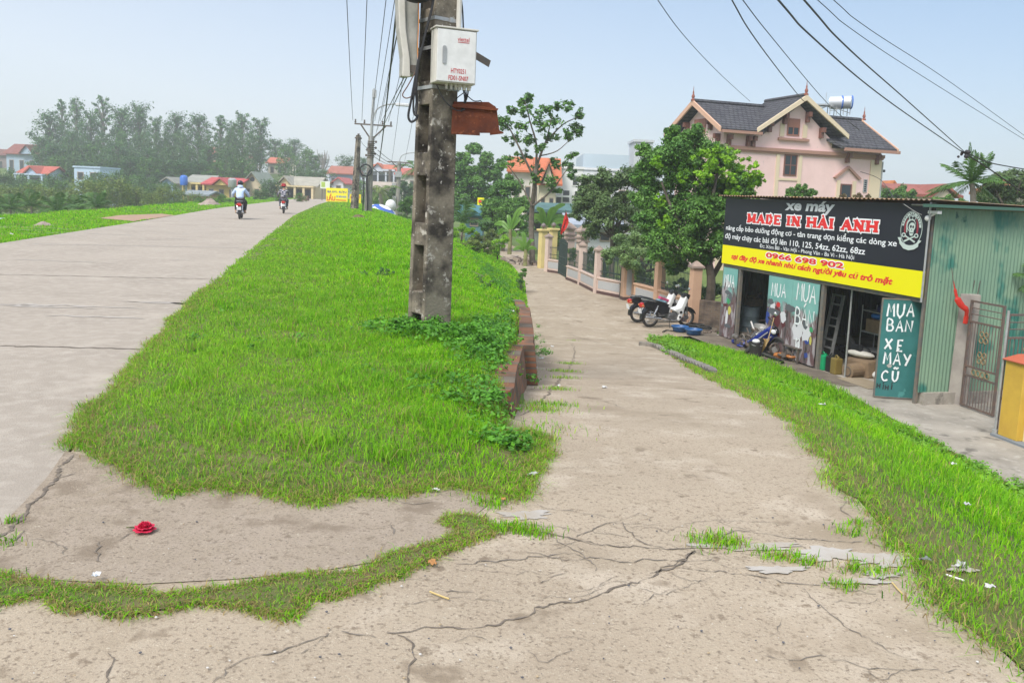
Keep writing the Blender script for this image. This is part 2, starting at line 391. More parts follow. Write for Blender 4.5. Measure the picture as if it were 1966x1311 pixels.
for k in range(26):      # scoured, darker scabs of the old surface
    px, py = rnd.uniform(-40, 480), rnd.choice([440, 444, 447, 452, 460, 500, 585, 612, 640]) + rnd.uniform(-4, 4)
    if px > 560 - (py - 430) * .95: continue
    c = Gz(px, py, .016); L_ = rnd.uniform(.4, 1.8); pts = [c + Vector((L_ * (i / 8 - .5) + 0, rnd.gauss(0, .03) + .06 * i / 8, 0)) for i in range(9)]
    road.ribbon(pts, [rnd.uniform(.03, .14) * math.sin(PI * (i + .5) / 9) for i in range(9)], (0, 0, 1))
tag(road.build('dyke_road', [m_road, m_crack, M('road_scab', (.33, .30, .27), (.40, .36, .31), scale=14, rough=1), m_thin], smooth=True), kind='structure')
# the lane: foreground slab, ramp and the straight piece by the gate
ysl = [6.2, 7, 8, 9, 10, 11, 12, 13, 14, 15, 16, 18, 20, 22, 23, 25, 28, 32, 37, 44, 51, 58, 66]
left = edge(lambda y: XRR(y) - .02, [-8, -5, -2, 0, 2, 3.67, 4.6, 5.6]) + [(-1.5, 6.3), (-.4, 6.1)] + edge(XL, ysl)
right = edge(XR, [-8, -2, 0, 2, 3, 3.6, 4.2, 4.6, 5.4, 6.4, 7.2, 8.5, 10, 12, 14, 16, 18, 19, 20.5, 22, 22.8])
right = [(x + (rnd.uniform(-.05, .05) if y < 14 else 0), y) for x, y in right]
right += [(4.4, 23.4), (5.2, 23.6), (5.8, 24.2), (5.75, 26), (5.5, 26.6), (4.85, 31), (4.6, 32.6), (3.4, 34.2), (2.6, 39), (2.3, 42), (1.9, 45), (1.2, 50), (.8, 58), (-.5, 66)]
CR = [([(900, 1000), (985, 1012), (1060, 1030), (1170, 1052), (1290, 1058), (1400, 1050)], .014),
      ([(1005, 1065), (1080, 1085), (1140, 1078), (1300, 1085), (1372, 1080)], .010),
      ([(880, 1092), (960, 1086), (1020, 1076), (1090, 1070), (1130, 1080)], .011),
      ([(1060, 1030), (1085, 1050), (1120, 1065), (1140, 1090), (1145, 1105)], .010),
      ([(1090, 1035), (1150, 1020), (1192, 1005)], .010), ([(1192, 1005), (1215, 1030), (1245, 1050), (1290, 1058)], .011),
      ([(1330, 1060), (1300, 1085), (1265, 1100), (1240, 1115), (1200, 1130), (1160, 1150), (1110, 1165), (1020, 1175), (1010, 1190), (960, 1205), (900, 1213), (830, 1222), (770, 1224), (725, 1230)], .016),
      ([(1255, 1108), (1280, 1095), (1310, 1080), (1332, 1062)], .03),
      ([(770, 1224), (790, 1245), (788, 1280), (780, 1311), (778, 1345)], .013), ([(725, 1230), (690, 1228), (640, 1226)], .010),
      ([(200, 1258), (205, 1275), (190, 1295), (182, 1330)], .016),
      ([(630, 1222), (590, 1240), (540, 1262), (465, 1280), (430, 1300), (400, 1330)], .012), ([(640, 1220), (600, 1232), (560, 1265)], .006),
      ([(852, 1140), (900, 1138), (930, 1135)], .010), ([(1040, 1130), (1070, 1118), (1110, 1112)], .008),
      ([(1345, 1028), (1420, 1025), (1515, 1038), (1615, 1045), (1735, 1060)], .010),
      ([(1520, 1040), (1555, 1065), (1600, 1085)], .011), ([(1300, 1095), (1340, 1102), (1430, 1110), (1510, 1122), (1570, 1130), (1650, 1145), (1705, 1150)], .009),
      ([(1540, 1135), (1560, 1160), (1620, 1198), (1680, 1230), (1740, 1265), (1800, 1290)], .007),
      ([(1650, 945), (1625, 965), (1618, 980), (1640, 1000), (1650, 1015), (1615, 1040)], .009), ([(1640, 1012), (1690, 1000)], .007),
      ([(1470, 1265), (1560, 1275), (1680, 1285), (1770, 1292), (1850, 1290)], .007), ([(1764, 1125), (1760, 1150)], .007),
      ([(1030, 975), (1100, 985), (1180, 1000)], .006), ([(1060, 1018), (1000, 1015)], .006),
      ([(1090, 715), (1105, 680), (1098, 660)], .020), ([(1100, 725), (1180, 730), (1250, 728), (1330, 735)], .018),
      ([(1105, 760), (1165, 775), (1210, 790)], .010), ([(1000, 800), (1040, 770), (1060, 745), (1085, 720)], .03), ([(1040, 905), (1140, 898)], .006), ([(1320, 915), (1375, 925)], .006),
      ([(1090, 640), (1150, 660), (1225, 668)], .03)]
NRC = random.Random(3)
for k in range(46):     # fine random crazing
    px, py = (NRC.uniform(620, 1800), NRC.uniform(985, 1300)) if k < 22 else (NRC.uniform(980, 1430), NRC.uniform(1000, 1150)); pts = [(px, py)]
    for j in range(NRC.randint(2, 4)): px += NRC.uniform(18, 55) * (1 if k % 2 else -1); py += NRC.uniform(-16, 20); pts.append((px, py))
    CR.append((pts, .0045))
sheet('lane', left + right[::-1], .22, m_lane, .012, cracks=CR)
# pale worn mortar patches on the lane
pm = MB()
for (px, py, rx, ry) in [(1010, 1000, 45, 8), (1435, 1062, 100, 7), (1590, 1078, 70, 13), (1700, 1088, 50, 14), (1690, 1118, 35, 7), (1490, 1108, 55, 7), (1845, 1103, 26, 8), (1650, 1132, 55, 5)]:
    pz = .0155 + .0006 * len(pm.v) / 129
    n = 64; ph = rnd.uniform(0, 6); ring = []; inner = []
    for i in range(n):
        a = 2 * PI * i / n; k = 1 + .22 * math.sin(3 * a + ph) + .16 * math.sin(7 * a + 2 * ph) + .10 * math.sin(13 * a + ph) + rnd.uniform(-.08, .08)
        for q_, L_ in ((1, ring), (.5, inner)):
            q = Gz(px + rx * math.cos(a) * k * q_, py + ry * math.sin(a) * k * q_, -.02); L_.append((q.x, q.y, hh(q.x, q.y) + pz))
    c = Gz(px, py, -.02); pm.add([(c.x, c.y, hh(c.x, c.y) + pz)] + inner + ring, [(0, 1 + i, 1 + (i + 1) % n) for i in range(n)] + [(1 + i, 1 + n + i, 1 + n + (i + 1) % n, 1 + (i + 1) % n) for i in range(n)])
tag(pm.build('mortar_patches', m_pale), kind='structure')
# rounded apron in front of the grass
AP = [(126, 870), (142, 874), (240, 898), (310, 935), (420, 935), (620, 955), (800, 930), (960, 955), (905, 1000), (880, 1030), (800, 1060), (720, 1085), (600, 1105), (450, 1118), (270, 1128), (100, 1120), (-120, 1105), (-120, 1090), (-16, 1030), (44, 972), (90, 922)]
AC = [([(142, 876), (105, 925), (92, 945), (60, 975), (40, 1000), (0, 1034), (-60, 1080)], .035), ([(205, 1042), (188, 1052), (186, 1072), (192, 1085)], .014), ([(255, 1030), (215, 1048)], .008),
      ([(50, 1025), (40, 1045), (0, 1058)], .012), ([(755, 1015), (762, 1028), (756, 1040)], .012), ([(735, 965), (780, 972), (850, 970)], .008), ([(60, 1042), (120, 1060), (125, 1075)], .008), ([(105, 925), (140, 915), (155, 910)], .010), ([(400, 1052), (430, 1045)], .006)]
sheet('apron', [tuple(Gz(*p, 0).xy) for p in AP], .13, m_patch, .0165, cracks=AC)
# shop yard and the drive below the bank
YD = [(7.36, -4), (7.27, 4), (7.22, 8), (7.19, 12), (7.04, 16.6), (6.4, 19.4), (5.6, 22.0), (5.25, 23.2), (5.9, 24.1), (7.2, 24.6), (17, 24.6), (17, -4)]
sheet('yard', YD, .3, m_yard, .014)
m_dirt = M('oily_dirt', (.20, .165, .125), (.11, .09, .07), scale=2.2, rough=1, bump=.5)
sheet('dirt_patch', [(5.4, 22.4), (6.1, 20), (6.75, 18.0), (7.3, 17.6), (7.75, 17.8), (7.3, 19.4), (6.5, 22), (6.0, 24), (6.3, 25.2), (5.9, 26), (5.2, 25.6), (5.1, 23.6)], .25, m_dirt, .022)
# left shoulder: bare red dirt by the road
sheet('bare_dirt', [tuple(Gz(*p, -.05).xy) for p in [(190, 419), (230, 413), (310, 412), (335, 416), (300, 422), (255, 428), (235, 425)]], .6, M('red_dirt', (.36, .22, .15), (.28, .20, .13), scale=1.5, rough=1), .02)
# ================================================================ grass and ground cover
m_blade = M('grass_blade', (.1, .3, .02), rough=.65, transl=.5, attr=True, spec=.25)
m_leaf = M('leaf', (.1, .3, .02), rough=.5, transl=.25, attr=True, spec=.35)
VP = [Gz(*p, 0) for p in [(146, 862), (165, 838), (190, 880), (240, 897), (285, 925), (330, 948), (420, 943), (520, 952), (610, 972), (660, 962), (740, 955), (800, 945), (850, 936), (900, 945), (960, 955), (990, 962), (1005, 935), (1022, 905), (1040, 845), (1052, 828), (1010, 812), (975, 822)]]
VERGE = [(p.x, p.y) for p in VP] + [(float(XE(y)) + .03, y) for y in list(np.arange(6.4, 30, .8)) + list(range(30, 130, 6))] + [(float(XRR(y)) - .05 + .03 * math.sin(y * 3.1) * (y < 22), y) for y in list(range(124, 30, -6)) + list(np.arange(29, 5.4, -.6))]
def pn(x, y, s, k=0.0):
    return (np.sin(x * s + k) * np.cos(y * s * 1.13 + k * 2) + .6 * np.sin(x * s * 2.3 + y * s * 1.7 + k * 3) + .4 * np.cos(x * s * 4.1 - y * s * 3.3 + k)) / 2
def vb(d, xy):
    return np.minimum(d, .6) * .17 + np.minimum(d, .3) * .04 * pn(xy[:, 0], xy[:, 1], 4)
VERGE = rough(VERGE, .035)
sheet('verge', VERGE, .5, m_soil, .0205, bulge=vb)
def dist_edge(P, poly):
    poly = np.array(poly); d = np.full(len(P), 1e9)
    for i in range(len(poly)):
        a, b = poly[i], poly[(i + 1) % len(poly)]; ab = b - a; t = np.clip(((P - a) @ ab) / max(ab @ ab, 1e-9), 0, 1)
        q = P - (a + t[:, None] * ab); d = np.minimum(d, (q * q).sum(1))
    return np.sqrt(d)
def sample(poly, strata):
    out = []; pa = np.array(poly)
    for y0, y1, den in strata:
        sel = pa[(pa[:, 1] > y0 - 8) & (pa[:, 1] < y1 + 8)]
        if len(sel) < 2: continue
        x0, x1 = sel[:, 0].min(), sel[:, 0].max(); n = int((x1 - x0) * (y1 - y0) * den)
        P = np.stack([NR.uniform(x0, x1, n), NR.uniform(y0, y1, n)], 1); out.append(P[inpoly(P, poly)])
    return np.concatenate(out)
GREEN = np.array([[.27, .60, .010], [.16, .44, .009], [.42, .66, .03], [.055, .21, .008]])
DRY = np.array([[.42, .34, .13], [.30, .22, .09]])
def blades(name, P, z, h, wd, dry, lean=.5, pal=GREEN, label=None, tone=None):
    n = len(P); a = NR.uniform(0, 2 * PI, n); l = NR.uniform(.1, 1.0, n) * lean; b = a + NR.normal(0, .6, n) + PI / 2
    h = h * NR.uniform(.5, 1.35, n); u = np.stack([np.cos(a), np.sin(a), 0 * a], 1); s = np.stack([np.cos(b), np.sin(b), 0 * a], 1)
    r = np.stack([P[:, 0], P[:, 1], z - .01], 1); up = np.array([0, 0, 1.0])
    m = r + up * (h * .6)[:, None] + u * (h * l * .35)[:, None]; t = r + up * (h * (1 - .35 * l))[:, None] + u * (h * l)[:, None]
    w = (wd * NR.uniform(.6, 1.3, n))[:, None] / 2
    V = np.stack([r - s * w, r + s * w, m - s * w * .8, m + s * w * .8, t - s * w * .12, t + s * w * .12], 1).reshape(-1, 3)
    k = np.arange(n) * 6; Q = np.stack([np.stack([k, k + 1, k + 3, k + 2], 1), np.stack([k + 2, k + 3, k + 5, k + 4], 1)], 1).reshape(-1, 4)
    g = np.clip(pn(P[:, 0], P[:, 1], .9, 1) * .45 + pn(P[:, 0], P[:, 1], 3.7, 4) * .35 + .5 + NR.normal(0, .2, n), 0, 1)[:, None]
    c = pal[0] * g + pal[1] * (1 - g); q = NR.random(n)
    c = np.where((q < .10)[:, None], pal[2], c); c = np.where((q > .90)[:, None], pal[3], c)
    dr = (NR.random(n) < dry)[:, None]; c = np.where(dr, np.where((NR.random(n) < .6)[:, None], DRY[0], DRY[1]), c)
    c = c * NR.uniform(.7, 1.3, (n, 1))
    if tone is not None: c = c * (1 - tone[:, None]) + (c * .55 + np.array([.16, .17, .06]) * .8) * tone[:, None]
    o = np_mesh(name, V, Q, m_blade, col=np.repeat(c, 6, 0)); tag(o, label, kind='stuff'); return o
P = sample(VERGE, [(3.6, 8, 6200), (8, 12, 3400), (12, 18, 1900), (18, 30, 800), (30, 60, 260), (60, 126, 60)])
d = dist_edge(P, VERGE); D = P[:, 1]
tuft = np.clip(pn(P[:, 0], P[:, 1], 2.6, 2) + .35, 0, 1)
near = np.clip(d / .7, 0, 1)
leftlawn = np.clip((XRR(D) + 2.6 - P[:, 0]) / 1.5, 0, 1)          # mown-short, paler lawn next to the road
hgt = (.028 + .075 * near * (.45 + .8 * tuft)) * (1 - .45 * leftlawn) * np.clip(.75 + D / 40, .8, 1.5)
dryp = np.clip(.26 - d * .9, .03, .5) * (D < 14) + .05 + .10 * np.clip(pn(P[:, 0], P[:, 1], 1.7, 5) - .45, 0, 1)
zz = H(P[:, 0], P[:, 1]) + .0205 + vb(d, P)
P = P + NR.normal(0, .045, P.shape) * (d < .35)[:, None]; hgt = np.maximum(hgt, .045)
blades('verge_grass', P, zz, hgt, .0055 * np.clip(D / 7.0, .9, 14), dryp, 1.25, tone=np.clip(leftlawn * .35 + np.clip(.30 - d * 1.6, 0, .3) * (D < 9) + .4 * np.clip(pn(P[:, 0], P[:, 1], 1.4, 7) - .3, 0, 1), 0, .85), label='bright green grass covering the verge between the two roads')
def fringe(name, poly, y1, n, off, label, hb=.05, dryf=.45, wide=.04):
    # longer, lying, half dry blades along a turf edge
    pa = np.array(poly); nx_ = np.roll(pa, -1, 0); L_ = np.linalg.norm(nx_ - pa, axis=1) * ((pa[:, 1] < y1) & (nx_[:, 1] < y1)); i = NR.choice(len(pa), n, p=L_ / L_.sum()); t = NR.random(n)[:, None]
    q = pa[i] * (1 - t) + nx_[i] * t + NR.normal(0, wide, (n, 2))
    blades(name, q, H(*q.T) + .02, np.full(n, hb), .005 * np.clip(q[:, 1] / 7, .8, 3), np.full(n, dryf), 2.2, label=label)
fringe('verge_fringe', VERGE, 13, 30000, 0, 'half dry blades lying along the ragged edge of the verge turf')
# long dry thatch lying along the near edge
k = NR.choice(len(P), 24000); k = k[(d[k] < .13) & (D[k] < 6.6)]
blades('dry_thatch', P[k], zz[k], np.full(len(k), .075), np.full(len(k), .004), np.ones(len(k)), 3.2, label='dry straw-coloured thatch along the near edge of the verge')
# right bank
STRIP = [(float(XR(y)) - .05 + .06 * math.sin(y * 5), y) for y in np.arange(2.2, 22.6, .5)] + [(4.2, 22.7), (5.3, 22.0)] + [(float(XY(y)) - .08, y) for y in np.arange(21, 2.2, -.8)]
STRIP = rough(STRIP, .03)
P = sample(STRIP, [(2.2, 6, 3300), (6, 10, 2100), (10, 15, 1300), (15, 23, 1100)]); D = P[:, 1]; d = dist_edge(P, STRIP); ei = P[:, 0] - XR(D)
tip = np.clip((D - 13) / 4, 0, 1)
hgt = .032 + .075 * np.clip(ei / .9, 0, 1) * np.clip(.6 + pn(P[:, 0], P[:, 1], 2.2, 3), .25, 1.3) + .07 * tip * np.clip(ei / .4, 0, 1)
sheet('right_bank', STRIP, .5, m_soil, .018)
P = P + NR.normal(0, .05, P.shape) * (d < .3)[:, None]
blades('bank_grass', P, H(*P.T) + .03, hgt, .0055 * np.clip(D / 7, .9, 3), np.clip(.40 - ei * 1.0, .06, .5), 1.0, tone=np.clip(.7 - ei * 1.2, 0, .7) + .3 * np.clip(pn(P[:, 0], P[:, 1], 1.9, 3), 0, 1), label='lush green grass on the bank above the shop yard')
# the strip of grass growing along the joint between apron and lane
ARC = [(-130, 1105), (0, 1107), (100, 1123), (180, 1133), (270, 1139), (310, 1145), (440, 1125), (560, 1110), (650, 1097), (720, 1081), (790, 1055), (850, 1040), (872, 1027), (862, 995), (900, 989), (925, 995), (940, 1020), (905, 1035), (885, 1044), (830, 1062), (800, 1079), (760, 1099), (700, 1124), (640, 1139), (575, 1149), (560, 1177), (480, 1171), (400, 1161), (300, 1167), (210, 1177), (180, 1164), (60, 1149), (0, 1157), (-130, 1164)]
A2 = rough([tuple(Gz(*p, .02).xy) for p in ARC], .03, step=.05)
sheet('joint_soil', A2, .12, m_soil, .0215)
P = sample(A2, [(2.5, 5, 9500)]); d = dist_edge(P, A2); P = P + NR.normal(0, .025, P.shape)
blades('joint_grass', P, H(*P.T) + .0215, .018 + .018 * np.clip(d / .12, 0, 1), np.full(len(P), .0045), np.clip(.5 - d * 2.5, .18, .5), 1.3, tone=np.full(len(P), .5) + .3 * pn(P[:, 0], P[:, 1], 5), label='low curved strip of grass growing along the concrete joint')
fringe('joint_fringe', A2, 9, 9000, 0, 'half dry blades lying along both edges of the joint grass', .03, .55, .02)
fringe('bank_fringe', STRIP, 14, 14000, 0, 'half dry blades lying along the lane edge of the right bank', .06, .40, .05)
# small tufts in cracks
TU = []
for (px, py, r, n) in [(1370, 1045, .07, 260), (1400, 1052, .04, 120), (1480, 1072, .05, 120), (1520, 1080, .04, 90), (1560, 1088, .03, 60), (1640, 1098, .05, 110), (1680, 1104, .05, 110), (1620, 1132, .04, 90), (1630, 1027, .05, 90), (1650, 1012, .03, 50), (1665, 953, .03, 60), (1000, 1022, .05, 160), (1030, 1028, .05, 150), (970, 1020, .04, 120), (930, 968, .05, 90), (950, 975, .05, 90), (1760, 1095, .03, 60), (0, 1050, .05, 80), (20, 1010, .02, 40), (150, 868, .04, 60),
                       (1048, 780, .16, 420), (1035, 790, .14, 350), (1072, 750, .10, 200), (1085, 715, .14, 260), (1092, 700, .12, 200), (1080, 728, .1, 150), (1860, 1150, .08, 140), (1810, 1160, .1, 150), (1750, 1062, .06, 90), (1020, 825, .2, 300), (1100, 655, .1, 60)]:
    c = G(px, py); q = NR.normal(0, 1, (n, 2)) * [r, r * .75] + [c.x, c.y]; TU.append(q)
P = np.concatenate(TU); blades('crack_grass', P, H(*P.T) + .02, np.full(len(P), .045), np.full(len(P), .005), np.full(len(P), .22), 1.0, label='small tufts of grass growing out of the lane cracks')
# left shoulder
LS = [(float(XS(y)) - 3, y) for y in np.arange(12, 128, 4)] + [(float(XRL(y)) - .05, y) for y in np.arange(127, 12, -3)]
P = sample(LS, [(14, 26, 420), (26, 45, 200), (45, 128, 50)]); D = P[:, 1]; d = XRL(D) - P[:, 0]
bare = inpoly(P, [tuple(Gz(*p, -.05).xy) for p in [(190, 419), (230, 413), (310, 412), (335, 416), (300, 422), (255, 428), (235, 425)]])
P, D = P[~bare], D[~bare]
blades('shoulder_grass', P, H(*P.T), np.clip(.07 + .05 * pn(P[:, 0], P[:, 1], .8) + .18 * np.clip((XS(D) + 1.5 - P[:, 0]) / 3, 0, 1), .03, .4), .006 * D / 7.0, np.full(len(P), .06), .8, label='bright grass on the left shoulder of the dyke road')
# bank between verge crest and lane, further on
BK = [(float(XE(y)) - .3, y) for y in np.arange(14.2, 80, 1.5)] + [(float(XL(y)) + .03, y) for y in np.arange(80, 14, -1.5)]
P = sample(BK, [(14, 24, 1300), (24, 45, 420), (45, 80, 110)]); D = P[:, 1]
blades('slope_grass', P, H(*P.T) + .01, .10 + .08 * pn(P[:, 0], P[:, 1], 2), .006 * D / 7.0, np.full(len(P), .05), .9, label='rough grass on the slope falling to the lane')
# ---- broad-leaved weeds
def leafcloud(C, size, n, rad, pal, flat=.0, droop=0.0, ellip=.55, shell=.5, jit=.25):
    """C (k,3) clump centres, n leaves each within radii rad -> vertices, quads, colours"""
    k = len(C); idx = np.repeat(np.arange(k), n); N = len(idx)
    v = NR.normal(0, 1, (N, 3)); v /= np.linalg.norm(v, axis=1)[:, None]
    rr = (shell + (1 - shell) * NR.random(N))[:, None] * NR.random((N, 1)) ** .25
    rad = np.asarray(rad, float); rad = rad[idx] if rad.ndim == 2 else rad
    p = C[idx] + v * rr * rad
    nm = v * (1 - flat) + NR.normal(0, .55, (N, 3)); nm[:, 2] += flat * 1.5 + .35; nm /= np.linalg.norm(nm, axis=1)[:, None]
    t = np.cross(nm, NR.normal(0, 1, (N, 3))); t /= np.linalg.norm(t, axis=1)[:, None]; t[:, 2] -= droop; b = np.cross(nm, t)
    s = (size * NR.uniform(.6, 1.4, N))[:, None]
    V = np.stack([p - t * s * .5, p + b * s * ellip * .5 - nm * s * .08, p + t * s * .5, p - b * s * ellip * .5 - nm * s * .08], 1).reshape(-1, 3)
    Q = np.arange(N * 4).reshape(N, 4)
    cm = NR.random(k)[idx]; g = np.clip(cm * .6 + NR.random(N) * .4 + NR.normal(0, .1, N), 0, 1)[:, None]
    c = (pal[0] * g + pal[1] * (1 - g)) * NR.uniform(1 - jit, 1 + jit, (N, 1))
    return V, Q, np.repeat(c, 4, 0)
WEED = np.array([[.13, .36, .02], [.05, .18, .015]]); WEED2 = np.array([[.20, .42, .03], [.10, .26, .02]])
CC = []
def weedzone(cx, cy, rx, ry, n, dz, top=.1):
    q = NR.normal(0, .5, (n, 2)) * [rx * 1.25, ry * 1.25] + [cx, cy]; z = H(*q.T) + dz * .7 + NR.random(n) ** 2 * top * .8; CC.append(np.column_stack([q, z]))
for px, py, rx, ry, n in [(835, 650, .5, .35, 300), (900, 660, .35, .4, 140), (770, 640, .3, .3, 90), (930, 690, .25, .4, 50), (945, 655, .15, .4, 26), (930, 770, .14, .3, 30), (965, 830, .16, .22, 50), (870, 700, .4, .5, 60), (930, 610, .3, .8, 50), (860, 745, .3, .3, 30)]:
    c = Gz(px, py, .1); weedzone(c.x, c.y, rx, ry, n, .13 if n > 80 else .09, .24 if n > 80 else .10)
q_ = NR.uniform([-5, 4.6], [0, 13], (420, 2)); q_ = q_[inpoly(q_, VERGE)]; q_ = q_[dist_edge(q_, VERGE) > .35]
for x_, y_ in q_[:90]: weedzone(x_, y_, .09, .09, 4, .12, .05)          # scattered weeds in the lawn
ts = q_[90:160]; TP = np.concatenate([NR.normal(0, .07, (130, 2)) + p for p in ts])
blades('grass_tussocks', TP, H(*TP.T) + .11, np.full(len(TP), .12), np.full(len(TP), .006), np.full(len(TP), .12), 1.1, tone=np.repeat(NR.uniform(0, .6, len(ts)), 130), label='taller tufts of grass standing out of the verge lawn')
for y in np.arange(6.6, 14.5, .3):                  # spilling over the top of the wall
    if rnd.random() < .45: weedzone(float(XE(y)) - .08, y, .10, .2, 5, .10, .08)
for y in np.arange(14.5, 34, .35):                  # hanging over the edge of the bank
    weedzone(float(XE(y)) * .35 + float(XL(y)) * .65 - .12, y, .55, .4, 12, .08, .25)
C = np.concatenate(CC); C = C[NR.random(len(C)) < .42]; V, Q, c = leafcloud(C, .045, 34, (.13, .13, .07), WEED, .5)
tag(np_mesh('verge_weeds', V, Q, m_leaf, col=c), 'dense broad-leaved weeds round the pole and along the verge edge', kind='stuff')
CC = []
for i in range(560):                                # outer half of the right bank
    y = NR.uniform(3.0, 14.5); a, b = float(XR(y)), float(XY(y)); t = NR.uniform(.38, 1.0); weedzone(a + (b - a) * t, y, .25, .25, 1, .06, .10)
for i in range(60):
    y = NR.uniform(17, 22.6); weedzone(float(XR(y)) + .25, y, .3, .3, 1, .10, .10)
C = np.concatenate(CC); V, Q, c = leafcloud(C, .06, 34, (.17, .17, .08), WEED2, .5)
tag(np_mesh('bank_weeds', V, Q, m_leaf, col=c), 'leafy creeping weeds along the outer side of the right bank', kind='stuff')
# ---- brick retaining wall under the verge
def brickmat(name, c1, c2, mortar, bw=.22, bh=.065, ms=.012, grime=None, axis='Y', hi=.7):
    m = bpy.data.materials.new(name); m.use_nodes = True; t = m.node_tree; N, L = t.nodes, t.links; b = N['Principled BSDF']; b.inputs['Roughness'].default_value = .95
    b.inputs['Specular IOR Level'].default_value = .15
    tc = N.new('ShaderNodeTexCoord'); sp_ = N.new('ShaderNodeSeparateXYZ'); cb = N.new('ShaderNodeCombineXYZ'); L.new(tc.outputs['Object'], sp_.inputs[0])
    L.new(sp_.outputs[axis], cb.inputs[0]); L.new(sp_.outputs['Z'], cb.inputs[1])
    br = N.new('ShaderNodeTexBrick'); L.new(cb.outputs[0], br.inputs[0]); br.inputs['Scale'].default_value = 1; br.inputs['Brick Width'].default_value = bw; br.inputs['Row Height'].default_value = bh
    br.inputs['Mortar Size'].default_value = ms; br.inputs['Bias'].default_value = -.1
    for k, v in (('Color1', c1), ('Color2', c2), ('Mortar', mortar)): br.inputs[k].default_value = (*v, 1)
    n = N.new('ShaderNodeTexNoise'); n.inputs['Scale'].default_value = 3.5; n.inputs['Detail'].default_value = 6; L.new(tc.outputs['Object'], n.inputs[0])
    r = N.new('ShaderNodeMapRange'); r.inputs[1].default_value = .45; r.inputs[2].default_value = hi; L.new(n.outputs[0], r.inputs[0])
    x = N.new('ShaderNodeMix'); x.data_type = 'RGBA'; L.new(r.outputs[0], x.inputs[0]); L.new(br.outputs[0], x.inputs[6]); x.inputs[7].default_value = (*(grime or (.06, .05, .045)), 1); L.new(x.outputs[2], b.inputs[0])
    bn = N.new('ShaderNodeBump'); bn.inputs['Strength'].default_value = .8; bn.inputs['Distance'].default_value = .015; L.new(br.outputs[1], bn.inputs['Height']); bn.invert = True; L.new(bn.outputs[0], b.inputs['Normal'])
    return m
m_brick = brickmat('old_red_brick', (.25, .115, .065), (.16, .08, .05), (.15, .125, .10), grime=(.085, .07, .055))
def wallseg(y0, y1, off, th, t0, t1):
    mb = MB(); ys = np.arange(y0, y1 + .01, (y1 - y0) / round((y1 - y0) / .35)); n = len(ys)
    V = []
    for i, y in enumerate(ys):
        x = float(XE(y)) + off; j = rnd.uniform(-.012, .012); tz = float(ZE(y)) + t0 + (t1 - t0) * i / (n - 1) + rnd.choice([-.05, -.02, 0, .02])
        V += [(x + j, y, -3), (x + th + j + .36, y, -3), (x + th + j - .02, y, tz), (x + j, y, tz)]
    F = [(0, 1, 2, 3), (4 * n - 1, 4 * n - 2, 4 * n - 3, 4 * n - 4)]
    for i in range(n - 1):
        for k in range(4): F.append((4 * i + k, 4 * i + 4 + k, 4 * i + 4 + (k + 1) % 4, 4 * i + (k + 1) % 4))
    return mb.add(V, F)
tag(wallseg(6.35, 8.9, -.02, .20, .05, .0).build('retaining_wall', m_brick), 'low crumbling brick retaining wall at the near end of the verge', 'wall')
tag(wallseg(8.95, 15.5, .08, .20, .02, .0).build('retaining_wall', m_brick), 'longer weathered brick retaining wall beside the lane, behind the pole', 'wall')
# ================================================================ utility poles, cabinet, cables
m_polc = M('weathered_pole_concrete', (.225, .195, .15), (.045, .039, .034), scale=2.6, rough=.95, bump=.5, bscale=40, lo=.42, hi=.60, spots=[(9, .60, .68, (.42, .39, .34)), (24, .66, .70, (.60, .57, .52))], spec=.15)
m_polc2 = M('grey_pole_concrete', (.30, .285, .25), (.20, .19, .17), scale=3, rough=.95, spec=.15)
m_galv = M('galvanised_steel', (.45, .46, .46), (.34, .34, .33), scale=8, rough=.5, metal=.5)
m_iron = M('dark_iron', (.10, .095, .09), (.16, .12, .09), scale=12, rough=.7, metal=.3)
m_cable = M('black_cable', (.018, .018, .02), rough=.55)
m_cream = M('cream_paint', (.60, .58, .52), (.52, .50, .44), scale=6, rough=.5)
m_white = M('white_paint', (.72, .72, .70), (.62, .62, .60), scale=9, rough=.5)
m_redink = M('red_ink', (.50, .045, .05), rough=.6)
m_rust = M('rusty_iron', (.15, .045, .022), (.085, .03, .02), scale=5, rough=.9, bump=.3, spots=[(14, .60, .72, (.28, .10, .045))], spec=.15)
PB = Gz(823, 632, .13)
pole = thing('utility_pole', 'thick weathered H-section concrete pole carrying the white cabinet', 'utility pole', (PB.x, PB.y, PB.z - .25), math.radians(38), ry=math.radians(.5))
def wt(z): return .172 - .0058 * z            # half width at height z
mb = MB(); Ht = 9.0
def tbox(x0, x1, y0, y1, z0, z1):             # fractions of the half width, so the shaft tapers
    V = []
    for z in (z0, z1):
        k = wt(z); V += [(x0 * k, y0 * k, z), (x1 * k, y0 * k, z), (x1 * k, y1 * k, z), (x0 * k, y1 * k, z)]
    mb.add(V, [(3, 2, 1, 0), (4, 5, 6, 7), (0, 1, 5, 4), (1, 2, 6, 5), (2, 3, 7, 6), (3, 0, 4, 7)])
tbox(.62, 1, -1, 1, -.3, Ht); tbox(-1, -.62, -1, 1, -.3, Ht)        # the two flanges seen edge-on from the left are along x
tbox(-.62, .62, -.2, .2, -.3, Ht)
zz_ = -.3
while zz_ < Ht - .3:
    tbox(-.62, .62, -.985, -.2, zz_, zz_ + .24); tbox(-.62, .62, .2, .985, zz_, zz_ + .24); zz_ += .73
